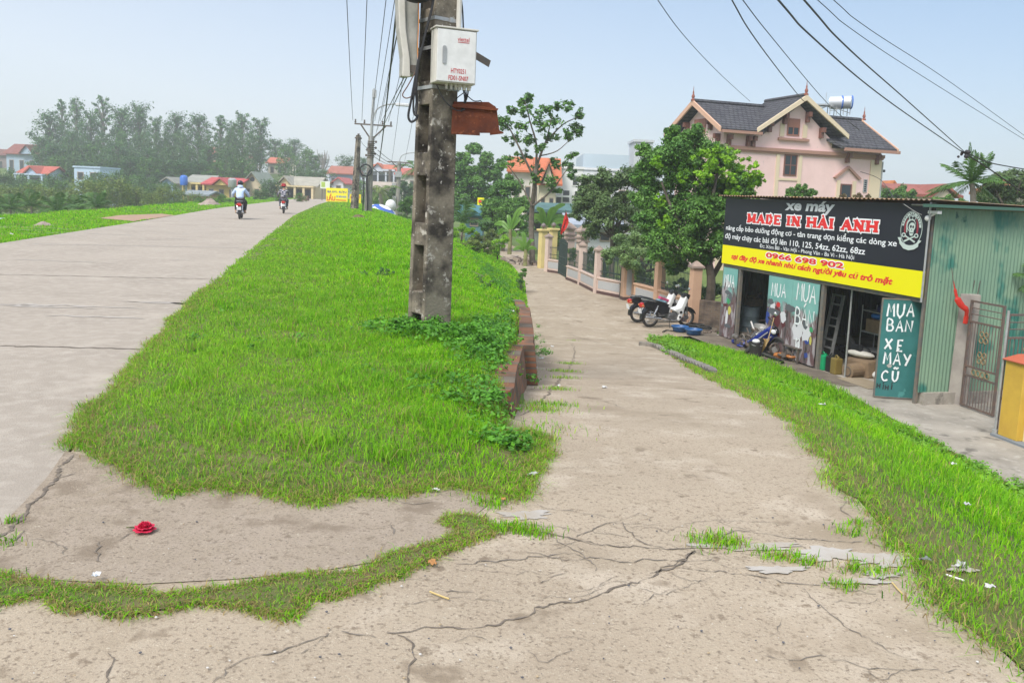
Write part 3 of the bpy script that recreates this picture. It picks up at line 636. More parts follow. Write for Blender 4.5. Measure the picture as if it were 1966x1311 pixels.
# recesses face local -x: turn the section a quarter
mb.v = [(y, -x, z) for x, y, z in mb.v]
mb.build('shaft', m_polc, pole, bevel=.012)
mb = MB().box((.1, 0, 8.6), (.09, 2.8, .09)); [mb.lathe([(.035, 0), (.05, .05), (.03, .07), (.045, .12), (.015, .16)], (.1, q, 8.65), 8) for q in (-1.3, -.8, -.35, .35, .8, 1.3)]
mb.build('crossarm', m_galv, pole)
zl_ = lambda py: at(850, py, PB.y).z - (PB.z - .25)
for z in (zl_(42), zl_(97), zl_(172)):
    mb = MB(); k = wt(z) + .006
    for a, b, sx, sy in ((0, -k, 2 * k + .012, .006), (0, k, 2 * k + .012, .006), (-k, 0, .006, 2 * k), (k, 0, .006, 2 * k)): mb.box((a, b, z), (sx, sy, .035))
    mb.box((k * .2, -k - .012, z), (.035, .02, .05)).build('steel_strap', m_galv, pole)
mb = MB().tube([(.12, -wt(4.6) - .03, zl_(60)), (.12, -wt(8) - .03, 8.0)], .028, 10); mb.build('conduit', m_cream, pole)
za = zl_(98); mb = MB().box((.40, -.10, za), (.40, .006, .075), ry=.32).box((.40, -.075, za + .03), (.40, .05, .006), ry=.32); mb.build('angle_bar', m_iron, pole)
# cabinet
q = at(835, 157, PB.y - .36); q1 = at(900, 158, PB.y - .30)
cab = thing('cable_cabinet', 'white metal cable cabinet with red stencilled letters strapped to the pole', 'cabinet', q, math.radians(22))
W_, H_, D_ = .43, .53, .18
mb = MB().b2(0, W_, 0, D_, 0, H_); mb.build('body', m_cream, cab, bevel=.008)
mb = MB().b2(-.012, W_ + .012, -.02, D_ + .01, H_ + .001, H_ + .018); mb.build('lid', m_cream, cab, bevel=.004)
mb = MB().b2(.012, W_ - .012, -.014, -.001, .012, H_ - .012); door = mb.build('door', m_white, cab, bevel=.004)
mb = MB().prism([(.085 + .02 * math.cos(a), (.20 if math.sin(a) < 0 else .34) + .02 * math.sin(a)) for a in np.linspace(0, 2 * PI, 20, endpoint=False)], -.024, -.0145); mb.build('handle', m_galv, door, bevel=.003)
text('viettel', .22, .415, .125, .042, -.0165, m_redink, door, off=.006); mb = MB().b2(.225, .345, -.0165, -.0155, .402, .408); mb.build('underline', m_redink, door)
text('HTY0251', .16, .098, .155, .047, -.0165, m_redink, door, off=.012); text('FD01-SN07', .135, .028, .21, .047, -.0165, m_redink, door, off=.012)
mb = MB()
for i, (x, r) in enumerate([(.15, .018), (.20, .018), (.25, .02), (.29, .028), (.34, .028), (.39, .028)]): mb.lathe([(r, 0), (r, -.02), (r * .75, -.022), (r * .75, -.05)], (x, .09, -.001), 10)
mb.build('cable_gland', m_cream, cab, smooth=True)
mb = MB()
for i in range(5): mb.tube(cat([(.33 + .015 * i, .09, -.05), (.35 + .006 * i, .1, -.14), (.335, .14, -.22 - .01 * i), (.25, .2, -.30)]), .005, 6)
mb.tube(cat([(.05, .1, -.02), (.12, .05, -.17), (.25, .05, -.26), (.36, .1, -.24)]), .006, 6)
tag(mb.build('cable_tail', m_cable, cab), None)
# hanging rusty sheet
q = at(866, 258, PB.y - .12)
k = q.y / FPX
rs = thing('rusty_trough', 'bent rust-brown iron trough hanging by wire beside the pole', 'scrap metal', q, math.radians(10))
P_ = lambda pts: [(x * k, z * k) for x, z in pts]
mb = MB().prism(P_([(0, 2), (1, 52), (20, 55), (80, 51), (86, 48), (92, 12), (99, 9), (99, 6), (74, 2), (74, 6), (54, 5), (54, 0)]), -.004, .004)
mb.prism(P_([(3, 53), (4, 61), (70, 64), (85, 55), (82, 51), (20, 55)]), .02, .16); mb.prism(P_([(1, 50), (86, 48), (88, 52), (20, 58), (1, 55)]), -.03, .004)
mb.prism(P_([(0, 0), (54, 0), (54, 4), (0, 5)]), -.04, -.004); mb.prism(P_([(74, 2), (99, 6), (99, 9), (74, 6)]), -.04, -.004)
mb.b2(0, 86 * k, .15, .158, 8 * k, 60 * k)
mb.build('trough', m_rust, rs)
mb = MB(); mb.tube(cat([(24 * k, .05, 92 * k), (24 * k, .05, 80 * k), (40 * k, .05, 66 * k), (50 * k, .05, 65 * k), (55 * k, .05, 66 * k), (58 * k, .05, 62 * k)]), .005, 6).tube(cat([(24 * k, .05, 80 * k), (14 * k, .05, 72 * k), (8 * k, .02, 66 * k)]), .005, 6)
mb.build('hanging_wire', m_cable, rs)
# long tray on the left of the pole
q = at(773, 145, PB.y - .2); k = q.y / FPX
tr = thing('cable_tray', 'long grey tapering cable tray fixed upright left of the pole', 'cable tray', q, math.radians(18))
mb = MB().prism(P_([(0, 0), (0, 34), (-8, 85), (-12, 150), (-16, 400), (28, 400), (27, 4), (10, 0)]), .0, .22)
mb.build('shell', M('grimy_fibreglass', (.42, .41, .37), (.25, .245, .21), scale=4, rough=.7, spots=[(3, .6, .7, (.2, .13, .08))]), tr, bevel=.015)
mb = MB().prism(P_([(-1, -3), (-1, 34), (-9, 85), (-13, 150), (-17, 400), (-4, 400), (0, 150), (3, 85), (12, 30), (14, -3)]), -.03, .0); mb.build('front_lip', m_cream, tr, bevel=.01)
mb = MB().prism(P_([(14, 6), (14, 20), (27, 20), (27, 6)]), -.012, -.001); mb.build('bracket', m_iron, tr)
# cables hanging down the pole
def cable(pts, r, label, group=None, m=None, name='cable', n=8, seg=6):
    mb = MB(); mb.tube(cat(pts, n), r, seg); return tag(mb.build(name, m or m_cable, smooth=True), label, 'cable', group)
yb = PB.y - .33
cable([at(840, -90, yb), at(832, 0, yb), at(818, 60, yb), at(803, 125, yb), at(799, 170, yb), at(800, 200, yb + .03), at(797, 222, yb)], .013, 'thick black cable running down the left edge of the pole', name='cable')
cable([at(806, 100, yb), at(799, 140, yb), at(790, 190, yb), at(784, 222, yb), at(789, 234, yb), at(798, 230, yb), at(802, 222, yb + .05)], .012, 'black cable loop hanging lowest left of the pole', name='cable')
cable([at(803, 120, yb), at(795, 180, yb), at(794, 215, yb), at(801, 224, yb)], .010, 'shorter black cable loop behind the lowest loop', name='cable')
cable([at(797, 140, yb), at(783, 165, yb), at(773, 182, yb), at(780, 189, yb), at(792, 184, yb), at(798, 174, yb)], .006, 'thin brown cable loop above the black loops', m=M('brown_cable', (.14, .08, .06), rough=.6))
cable([at(803, -20, yb), at(804, 40, yb), at(802, 90, yb), at(803, 130, yb)], .006, 'thin orange cable on the left face of the pole', m=M('orange_cable', (.5, .2, .05), rough=.6))
cable([at(883, -20, PB.y), at(888, 20, PB.y), at(890, 70, PB.y)], .008, 'short black drop cable entering the top of the cabinet')
mb = MB(); mb.sph(at(800, -3, yb), .13, sc=(1, .8, .35)); mb.sph(at(815, -12, yb), .1, sc=(1, .8, .5)); tag(mb.build('cable_splice', m_cable, smooth=True), 'black cable splice bundle at the top of the tray', 'splice')
# ---- poles along the dyke
B2, B1, B3 = Gz(706, 411, 0.0), Gz(680, 406, .0), None
y2, y1 = B2.y, B1.y
p2 = thing('utility_pole', 'taller grey concrete pole with crossarm and street lamp on the verge', 'utility pole', (B2.x, y2, hh(B2.x, y2) - .2), 0, ry=math.radians(1.6))
def hgt_at(px, py, y): return at(px, py, y).z
z2 = hh(B2.x, y2) - .2; zt = hgt_at(718, 262, y2) - z2; zc = hgt_at(715, 240, y2) - z2; ztop = hgt_at(720, 178, y2) - z2
MB().tube([(0, 0, 0), (0, 0, zt)], [.27, .19], 8).build('shaft', m_polc2, p2)
mb = MB().tube([(0, -.1, zt - .5), (.05, -.1, ztop)], .10, 8).tube([(.05, -.1, ztop), (.05, -.1, ztop + .25)], .05, 6); mb.box((.1, -.2, ztop - .1), (.25, .2, .5)); mb.build('mast', m_galv, p2)
mb = MB().box((.1, 0, zc), (2.5, .09, .09)).tube([(-.75, 0, zc), (0, 0, zt - .25)], .05, 6).tube([(.95, 0, zc), (0, 0, zt - .25)], .05, 6)
for xx in (-1.1, -.5, .7, 1.25): mb.lathe([(.05, 0), (.07, .08), (.04, .12), (.06, .2), (.02, .25)], (xx, 0, zc + .06), 8)
mb.build('crossarm', m_iron, p2)
mb = MB().tube(cat([(.05, -.1, zc + .3), (.3, -.1, zc + 1.0), (.9, -.1, zc + 1.35), (1.7, -.1, zc + 1.45)]), .045, 6); arm = mb.build('lamp_arm', m_galv, p2)
mb = MB().box((2.0, -.1, zc + 1.42), (1.0, .3, .2), taper=.8); mb.build('lamp_head', m_galv, arm, bevel=.04)
mb = MB()
for i in range(9): z = zt - .35 - .13 * i; mb.torus((0, 0, z), .22 + .02 * (i % 2), .03, 12, 6, 'Z'); mb.box((.32 * math.cos(i * 2.2), .32 * math.sin(i * 2.2), z), (.12, .12, .14))
mb.build('wire_clamp', m_iron, p2)
mb = MB().torus((-.2, -.4, hgt_at(708, 328, y2) - z2), .38, .05, 16, 6, 'Y').tube(cat([(.1, -.34, zt - 2.2), (-.1, -.38, 2.6), (.0, -.36, 1.2), (.02, -.36, .2)]), .06, 6).tube([(-.3, -.34, 2.6), (-.28, -.36, .2)], .04, 6); mb.build('cable_coil', m_cable, p2)
p1_ = thing('utility_pole', 'plain slim concrete pole without crossarm, shorter, left of the lamp pole', 'utility pole', (B1.x, y1, hh(B1.x, y1) - .2), 0, ry=math.radians(2.2))
zt1 = hgt_at(689, 260, y1) - hh(B1.x, y1) + .2
mb = MB().tube([(0, 0, 0), (0, 0, zt1)], [.31, .18], 4); mb.build('shaft', m_polc, p1_)
mb = MB().lathe([(.26, 0), (.26, .1)], (0, 0, zt1 - .25), 10).tube([(0, 0, zt1 - .1), (0, 0, zt1 + .12)], .08, 6); mb.build('cap_band', m_iron, p1_)
y3 = 92.0; b3 = at(762, 414, y3); zb3 = b3.z
p3_ = thing('utility_pole', 'farther grey pole with small crossarm and curved lamp arm, right of the other two', 'utility pole', (b3.x, y3, zb3 - .6), 0, ry=math.radians(1.2))
zt3 = at(764, 310, y3).z - zb3 + .6
MB().tube([(0, 0, 0), (0, 0, zt3)], [.29, .19], 8).build('shaft', m_polc2, p3_)
mb = MB().box((0, 0, zt3 - .1), (2.6, .12, .12)).tube([(-.8, 0, zt3 - .1), (0, 0, zt3 - .9)], .05, 6).tube([(.8, 0, zt3 - .1), (0, 0, zt3 - .9)], .05, 6); mb.build('crossarm', m_iron, p3_)
mb = MB().tube(cat([(0, 0, zt3 - .3), (.15, 0, zt3 + .5), (.8, 0, zt3 + .9), (1.8, 0, zt3 + 1.05)]), .05, 6).box((2.0, 0, zt3 + 1.03), (.8, .25, .12)); mb.build('lamp_arm', m_galv, p3_)
mb = MB().box((-.45, -.2, zt3 - 2.6), (.4, .3, .5)).box((-.35, -.2, 2.0), (.4, .3, 1.4)).box((0, -.3, zt3 - 1.4), (.7, .3, .6)); mb.build('meter_box', m_galv, p3_)
y4 = 150; b4 = at(748, 372, y4); p4_ = thing('utility_pole', 'small distant wooden-looking pole in front of the red-roofed houses', 'utility pole', b4)
mb = MB().tube([(0, 0, -2), (0, 0, at(748, 326, y4).z - b4.z)], [.35, .28], 6).box((0, 0, at(748, 330, y4).z - b4.z), (2.6, .15, .2)); mb.build('shaft', m_iron, p4_)
# wires between the poles
tops = lambda x, z: (B2.x + x, y2, z2 + z)
MT = Vector((PB.x, PB.y, 0))
WG = 'overhead wires along the dyke'
def wire(a, b, sag, r, label, group=WG, r2=None):
    a, b = Vector(a), Vector(b); n = 24; pts = []
    for i in range(n + 1):
        t = i / n; p = a.lerp(b, t); p.z -= 4 * sag * t * (1 - t); pts.append(p)
    mb = MB(); mb.tube(pts, r if r2 is None else [r + (r2 - r) * i / n for i in range(n + 1)], 5); return tag(mb.build('overhead_wire', m_cable, smooth=True), label, 'wire', group)
for i, (sx, ex) in enumerate([(-1.25, -1.1), (-.62, -.5), (-.05, .1), (.22, .35), (.45, .7), (.75, 1.25)]):
    wire((MT.x + sx, PB.y, 8.6), tops(ex, zc + .25), .35, .013, 'thin overhead wire running from above the near pole to the lamp pole crossarm')
wire((MT.x - .1, PB.y, 7.6), tops(.7, zt - 1.6), .7, .028, 'thick black twisted cable sagging beside the lamp pole', group=None)
wire((MT.x + .3, PB.y, 7.2), tops(.35, zt - .3), .2, .012, 'thin wire below the thick twisted cable, to the lamp pole shaft', group=None)
for sx, ex in ((.15, -.7), (.55, .7)):
    wire((MT.x + sx, PB.y, 7.9), (b3.x + ex, y3, zb3 - .6 + zt3), .5, .013, 'thin overhead wire passing to the farther crossarm pole', group='wires to the farther pole')
for ex in (-.2, .2, .6):
    wire(tops(ex, zt - .9), (b3.x + ex * 1.5, y3, zb3 - 1.0 + zt3), .3, .022, 'thin wire dropping from the lamp pole to the farther pole', group='wires between the far poles')
wire(tops(-.1, zt - .8), (B1.x + .2, y1, hh(B1.x, y1) + zt1 - .3), .1, .015, 'short wire linking the slim pole and the lamp pole', group=None)
wire(tops(.2, zt - 2.0), (at(748, 335, y4)), .4, .03, 'black cable falling from the lamp pole to the small distant pole', group=None)
for (px, py), (qx, qy) in (((795, 112), (724, 250)), ((795, 120), (727, 262))):
    wire(at(px, py, PB.y), at(qx, qy, y2), .0, .008, 'thin service wire slanting from the near pole tray to the lamp pole', group='service wires from the tray')
# wires crossing the sky on the right
def skyw(pts, r, label):
    P = [at(*p) for p in pts]; d = (P[0] - P[1]); P = ([P[0] + d * (abs(16 / d.y))] if pts[0][1] < 0 else []) + P      # carried on overhead, behind the viewer
    return cable(P, r * .85, label, name='overhead_wire', n=10, seg=5)
skyw([(1440, -60, 7.5), (1560, 72, 11), (1700, 190, 16), (1850, 294, 23)], .0135, 'black cable crossing the sky right, lower of the near pair')
skyw([(1490, -60, 7.5), (1620, 85, 11), (1740, 192, 16), (1852, 292, 23)], .0125, 'black cable crossing the sky right, upper of the near pair')
skyw([(1845, 290, 23), (1870, 300, 23.5), (1910, 315, 25), (2010, 332, 28)], .020, 'thick black cable running right from the wire knot by the palm')
skyw([(1845, 290, 23), (1900, 325, 23.3), (1966, 372, 24), (2010, 400, 24.5)], .022, 'thick dark cable sloping down right across the palm')
skyw([(1370, -60, 12), (1450, 75, 17), (1530, 180, 27), (1545, 196, 29)], .014, 'black wire reaching the middle roof finial of the pink house')
skyw([(1380, -60, 13), (1480, 70, 18), (1590, 200, 27), (1650, 250, 31)], .011, 'thin wire above the solar tank of the pink house')
skyw([(1500, -60, 10), (1640, 60, 13), (1800, 165, 18), (2010, 295, 24)], .007, 'thin grey wire, lower of the far pair at upper right')
skyw([(1530, -60, 10), (1660, 50, 13), (1820, 155, 18), (2010, 292, 24)], .007, 'thin grey wire, upper of the far pair at upper right')
skyw([(1220, -60, 14), (1310, 65, 20), (1380, 140, 28), (1440, 195, 36)], .010, 'faint thin wire left of the pink house roof')
cable([at(1735, 392, 16.6), at(1760, 408, 16.5), at(1785, 418, 16.4), at(1795, 419, 16.4)], .007, 'thin grey wire running along the top right of the shop sign', m=m_galv)
cable([at(1652, 330, 24), at(1690, 345, 23), at(1720, 385, 20), at(1735, 392, 16.7)], .008, 'thin wire dropping from the pink house wall to the shop roof')
mb = MB()
for i in range(9): mb.sph(at(1850 + rnd.uniform(-12, 18), 296 + rnd.uniform(-5, 6), 23 + rnd.uniform(-.1, .1)), rnd.uniform(.03, .07), 8, 6)
tag(mb.build('wire_knot', m_cable), 'dark knot of cable joints hanging in front of the palm', 'cable joint')
# ================================================================ motorbike repair shop
GL = -2.2
FA, FB = Gz(1381, 645, GL), Gz(1757, 776, GL)
F = Plane((FA.x, FA.y), (FB.x, FB.y)); LEN = F.len
def corr(name, length, z0, z1, mat, parent, along, const, per=.085, amp=.012, flip=False):
    """corrugated sheet standing upright; along 'x' or 'y' from 0 to length"""
    n = int(length / per * 6); mb = MB(); V = []
    for i in range(n + 1):
        t = length * i / n; o = amp * math.sin(2 * PI * t / per)
        for z in (z0, (z0 + z1) / 2, z1): V.append((t, const + o, z) if along == 'x' else (const + o, t, z))
    fs = [(3 * i + k, 3 * i + 3 + k, 3 * i + 4 + k, 3 * i + 1 + k) for i in range(n) for k in (0, 1)]
    return mb.add(V, fs).build(name, mat, parent, smooth=True)
shop = thing('repair_shop', 'green corrugated-iron motorbike repair shop with open dark front', 'shop', (FA.x, FA.y, GL), F.rot)
ZT = 4.0
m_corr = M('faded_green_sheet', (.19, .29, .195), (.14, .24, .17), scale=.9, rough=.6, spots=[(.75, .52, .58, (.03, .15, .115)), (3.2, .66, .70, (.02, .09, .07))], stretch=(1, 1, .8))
m_dark = M('dark_inner_sheet', (.06, .085, .075), (.035, .04, .04), scale=2, rough=.85)  # inner wall sheets, a much darker green-grey than the outer wall
m_steel = M('painted_steel_frame', (.12, .125, .125), (.20, .16, .12), scale=9, rough=.6)
wside = corr('side_wall', 7.5, .25, ZT - .12, m_corr, shop, 'y', LEN + .03)
MB().b2(LEN - .06, LEN + .12, .1, 7.5, -.3, .25).build('plinth', m_yard, shop)
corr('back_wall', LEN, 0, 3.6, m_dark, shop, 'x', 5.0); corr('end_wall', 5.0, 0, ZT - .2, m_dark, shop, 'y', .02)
MB().b2(0, LEN, .05, 5, -.05, .012).build('floor', m_dirt, shop)
# roof sheet with a rusty, wavy front edge
n = int(LEN / .07 * 4); V = []
for i in range(n + 1):
    s = -.1 + (LEN + .35) * i / n; o = .016 * math.sin(2 * PI * s / .14)
    for yy, zz_ in ((-.28, ZT + .04), (2.5, ZT - .02), (7.6, ZT - .10)): V.append((s, yy, zz_ + o))
mb = MB().add(V, [(3 * i + k, 3 * i + 3 + k, 3 * i + 4 + k, 3 * i + 1 + k) for i in range(n) for k in (0, 1)])
mb.build('roof', M('rusty_roof_sheet', (.22, .17, .13), (.30, .15, .05), scale=1.6, rough=.7), shop, smooth=True)
MB().b2(LEN + .02, LEN + .3, -.3, 7.6, ZT - .10, ZT - .04).build('verge_flashing', M('dark_green_paint', (.05, .12, .09), rough=.6), shop)
# frame posts
fr = MB()
sp1 = F.sz(1412, 650)[0]; sp2 = F.sz(1568, 705)[0]
zl = 2.13
fr.b2(0, LEN, -.03, .05, zl - .10, zl - .01)
for s in (.03, LEN - .03): fr.b2(s - .03, s + .03, -.025, .045, 0, ZT)
for s in (sp1, sp2): fr.b2(s - .05, s + .05, -.02, .06, 0, zl)
fr.build('frame', m_steel, shop)
spt = F.sz(1612, 706)[0]
MB().tube([(spt, .15, 0), (spt, .15, zl)], .022, 8).build('prop_pipe', m_galv, shop)
MB().tube([(LEN + .02, -.12, 2.05), (LEN + .02, -.12, ZT)], .02, 10).tube([(LEN - .5, -.11, ZT - .06), (LEN + .02, -.11, ZT - .06)], .016, 8).build('sign_pipe', m_galv, shop)
# ---- door panels
m_teal = M('teal_door_paint', (.20, .42, .38), (.14, .33, .30), scale=1.5, rough=.65, spots=[(9, .64, .68, (.30, .48, .44))])
def grimed(name, z_hi, ox):
    m = M('tmp_' + name, (.20, .42, .38), (.15, .36, .33), scale=1.5, rough=.75); m = m.copy(); m.name = name; t = m.node_tree; N, L = t.nodes, t.links; b = N['Principled BSDF']; old = b.inputs['Base Color'].links[0].from_socket
    tc = N.new('ShaderNodeTexCoord'); sx = N.new('ShaderNodeSeparateXYZ'); L.new(tc.outputs['Object'], sx.inputs[0])
    n1 = N.new('ShaderNodeTexNoise'); n1.inputs['Scale'].default_value = 2.2; n1.inputs['Detail'].default_value = 5; mp = N.new('ShaderNodeMapping'); mp.inputs['Location'].default_value = (ox, 0, ox); L.new(tc.outputs['Object'], mp.inputs[0]); L.new(mp.outputs[0], n1.inputs[0])
    a = N.new('ShaderNodeMath'); a.operation = 'MULTIPLY_ADD'; a.inputs[1].default_value = 2.0; L.new(n1.outputs[0], a.inputs[0]); 
    s = N.new('ShaderNodeMath'); s.operation = 'SUBTRACT'; s.inputs[0].default_value = z_hi - 1.0; L.new(sx.outputs['Z'], s.inputs[1]); L.new(s.outputs[0], a.inputs[2])
    r = N.new('ShaderNodeMapRange'); r.inputs[1].default_value = -.08; r.inputs[2].default_value = .16; L.new(a.outputs[0], r.inputs[0])
    n2 = N.new('ShaderNodeTexNoise'); n2.inputs['Scale'].default_value = 3.5; n2.inputs['Detail'].default_value = 3; m2 = N.new('ShaderNodeMapping'); m2.inputs['Scale'].default_value = (1.6, 1, .55); m2.inputs['Location'].default_value = (ox * 3, 0, 0); L.new(tc.outputs['Object'], m2.inputs[0]); L.new(m2.outputs[0], n2.inputs[0])
    cr_ = N.new('ShaderNodeValToRGB'); e = cr_.color_ramp; e.elements[0].position = .30; e.elements[0].color = (.045, .035, .035, 1); e.elements[1].position = .72; e.elements[1].color = (.43, .40, .41, 1)
    for p, c in ((.42, (.15, .12, .12, 1)), (.5, (.11, .05, .05, 1)), (.55, (.26, .23, .24, 1))): q = e.elements.new(p); q.color = c
    L.new(n2.outputs[0], cr_.inputs[0]); x = N.new('ShaderNodeMix'); x.data_type = 'RGBA'; L.new(r.outputs[0], x.inputs[0]); L.new(old, x.inputs[6]); L.new(cr_.outputs[0], x.inputs[7]); L.new(x.outputs[2], b.inputs['Base Color']); return m
m_spray = M('white_spray_paint', (.75, .78, .78), rough=.8); m_blackspray = M('black_spray_paint', (.03, .03, .035), rough=.8)
LT = {'M': [[(0, 0), (.12, 1), (.5, .35), (.85, 1), (1, 0)]], 'U': [[(0, 1), (.03, .3), (.3, .02), (.65, .06), (.9, .35), (.95, 1)]], 'A': [[(0, 0), (.5, 1), (1, 0)], [(.2, .38), (.82, .38)]],
      'B': [[(.05, 0), (.05, 1), (.6, .98), (.8, .78), (.6, .55), (.08, .52), (.7, .5), (.95, .25), (.7, .02), (.05, 0)]], 'N': [[(0, 0), (.05, 1), (.9, .02), (.95, 1)]],
      'X': [[(0, 0), (1, 1)], [(.05, 1), (.95, 0)]], 'E': [[(1, 1), (.1, 1), (.05, 0), (1, 0)], [(.08, .5), (.8, .5)]], 'Y': [[(0, 1), (.5, .5)], [(1, 1), (.35, 0)]],
      'C': [[(.9, .85), (.5, 1), (.1, .7), (.08, .3), (.4, .02), (.9, .12)]], 'H': [[(.05, 0), (.1, 1)], [(.9, 0), (.95, 1)], [(.08, .5), (.92, .52)]], 'I': [[(.45, 0), (.55, 1)]],
      "'": [[(.3, 1.15), (.65, 1.42)]], '~': [[(.1, 1.18), (.35, 1.34), (.6, 1.2), (.9, 1.36)]]}
def spray(words, parent, m, y=-.006, th=.035):
    """hand-sprayed capitals: (text, x, z, width of one letter, height, gap)"""
    mb = MB(); k = 0
    for tx, x, z, w_, h_, g in words:
        for ch in tx:
            if ch == ' ': x += g * 1.5; continue
            acc = {'Á': "A'", 'Ũ': 'U~', 'Í': "I'"}.get(ch, ch); jz = rnd.uniform(-.02, .02)
            for c in acc:
                for st in LT[c]:
                    pts = [Vector((x + a * w_, y - k * .0005, z + b * h_ + jz)) for a, b in st]; pts = cat(pts, 5) if c in 'UCB~' else pts
                    mb.ribbon(pts, [th * rnd.uniform(.75, 1.15) for _ in pts], (0, -1, 0)); k += 1
            x += w_ + g if ch not in 'Í' else w_ * .6 + g
    return mb.build('lettering', m, parent)
def blob(mb, x, z, rx, rz, y, k=14):
    ring = [(x + rx * math.cos(2 * PI * i / k) * rnd.uniform(.7, 1.2), y, z + rz * math.sin(2 * PI * i / k) * rnd.uniform(.7, 1.2)) for i in range(k)]
    mb.add([(x, y, z)] + ring, [(0, 1 + i, 1 + (i + 1) % k) for i in range(k)])
PM = [M('splash_red', (.5, .03, .03), rough=.7), M('splash_maroon', (.10, .02, .025), rough=.7), M('splash_blue', (.03, .06, .25), rough=.7), M('splash_white', (.6, .6, .62), rough=.7), M('splash_grey', (.10, .11, .12), rough=.7), M('splash_yellow', (.50, .46, .10), rough=.7), M('splash_green', (.05, .30, .12), rough=.7)]
# left leaf
sa, sb = F.sz(1383, 640)[0], sp1 - .06
lw = sb - .06
dl = MB().b2(.06, sb, -.045, -.028, .04, zl - .11).build('door', grimed('grimy_teal_left', 1.35, 2.3), shop, bevel=.003)
lp = spray([('MUA', .06 + lw * .12, 1.48, lw * .19, .34, lw * .07)], dl, m_spray, y=-.049, th=.045)
mb = MB(); 
for i, a in ((4, (.4, 1.33, .18, .07)), (4, (.62, 1.2, .14, .14)), (6, (.5, 1.08, .12, .10)), (5, (.62, .82, .12, .12)), (1, (.3, .95, .14, .04)), (4, (.55, .38, .22, .06)), (3, (.45, .6, .1, .2))):
    mb.mat(i); blob(mb, .06 + lw * a[0], a[1], lw * a[2], a[3], -.0475 - i * .0004)
mb.build('paint_splash', PM, dl)
# middle pair of leaves
s0, s1 = F.sz(1470, 670)[0], sp2 - .07; wdm = s1 - s0
dm = MB().b2(s0, s0 + wdm * .5, -.06, -.035, .06, zl - .11).b2(s0 + wdm * .5 + .008, s1, -.058, -.035, .06, zl - .11).build('door', grimed('grimy_teal_middle', 1.30, 5.1), shop, bevel=.003)
spray([('MUA', s0 + wdm * .08, 1.53, .17, .34, .06)], dm, m_spray, y=-.065, th=.04)
spray([('MUA', s0 + wdm * .60, 1.56, .22, .42, .05), ('BÁN', s0 + wdm * .60, .98, .22, .38, .05), ('U', s0 + wdm * .66, .35, .14, .30, .05)], dm, m_spray, y=-.067, th=.045)
mb = MB()
for i, a in ((4, (.07, 1.36, .09, .09)), (3, (.13, 1.26, .07, .11)), (0, (.24, 1.32, .055, .07)), (2, (.03, .95, .05, .22)), (1, (.22, 1.0, .10, .30)), (4, (.16, 1.12, .16, .10)), (1, (.37, .86, .055, .08)), (3, (.36, 1.05, .08, .15)), (4, (.48, 1.30, .14, .10)), (4, (.64, 1.12, .07, .22)), (3, (.66, .82, .12, .28)), (3, (.83, .80, .1, .22)), (2, (.86, .62, .07, .07)), (6, (.92, .92, .045, .06)), (5, (.92, .66, .03, .12)), (3, (.70, .42, .05, .14)), (2, (.86, .28, .05, .07)), (1, (.25, .55, .08, .12)), (4, (.80, 1.0, .06, .12))):
    mb.mat(i); blob(mb, s0 + wdm * a[0], a[1], wdm * a[2] * .8, a[3], -.0625 - i * .0004)
mb.build('paint_splash', PM, dm)
# open right leaf, hinged at the corner and swung out to face the road
ra, rb = Gz(1676, 764, GL), Gz(1753, 769, GL)
rl = thing('open_shop_door', 'dark teal open shop door with white sprayed letters, facing the road', 'door', (ra.x, ra.y, GL + .03), math.atan2(rb.y - ra.y, rb.x - ra.x))
rw = (rb - ra).length; rh = 2.03
MB().b2(.02, rw - .02, -.015, .02, .02, rh - .02).build('panel', M('dark_teal_paint', (.045, .19, .185), (.025, .13, .12), scale=1.4, rough=.5, spots=[(3, .62, .68, (.07, .25, .235))]), rl)
MB().b2(0, .022, -.025, .03, 0, rh).b2(rw - .022, rw, -.025, .03, 0, rh).b2(.022, rw - .022, -.024, .029, rh - .022, rh).b2(.022, rw - .022, -.024, .029, 0, .022).build('frame', m_steel, rl)
u = rw / 100
spray([('MUA', 15 * u, 1.68, 17 * u, .26, 7 * u), ('BÁN', 17 * u, 1.36, 16 * u, .23, 7 * u), ('X', 16 * u, 1.02, 17 * u, .21, 0), ('E', 47 * u, .98, 13 * u, .22, 0), ('MÁY', 17 * u, .70, 17 * u, .24, 7 * u), ('C', 15 * u, .36, 17 * u, .20, 0), ('Ũ', 42 * u, .34, 14 * u, .21, 0)], rl, m_spray, y=-.020, th=.036)
spray([('HÍHÍ', 6 * u, .17, 8 * u, .10, 4 * u)], rl, m_blackspray, y=-.021, th=.024)
mb = MB(); blob(mb, .32 * rw, .66, .05, .045, -.0175); mb.build('scraped_patch', M('scraped_paint', (.38, .36, .33), rough=.9), rl)
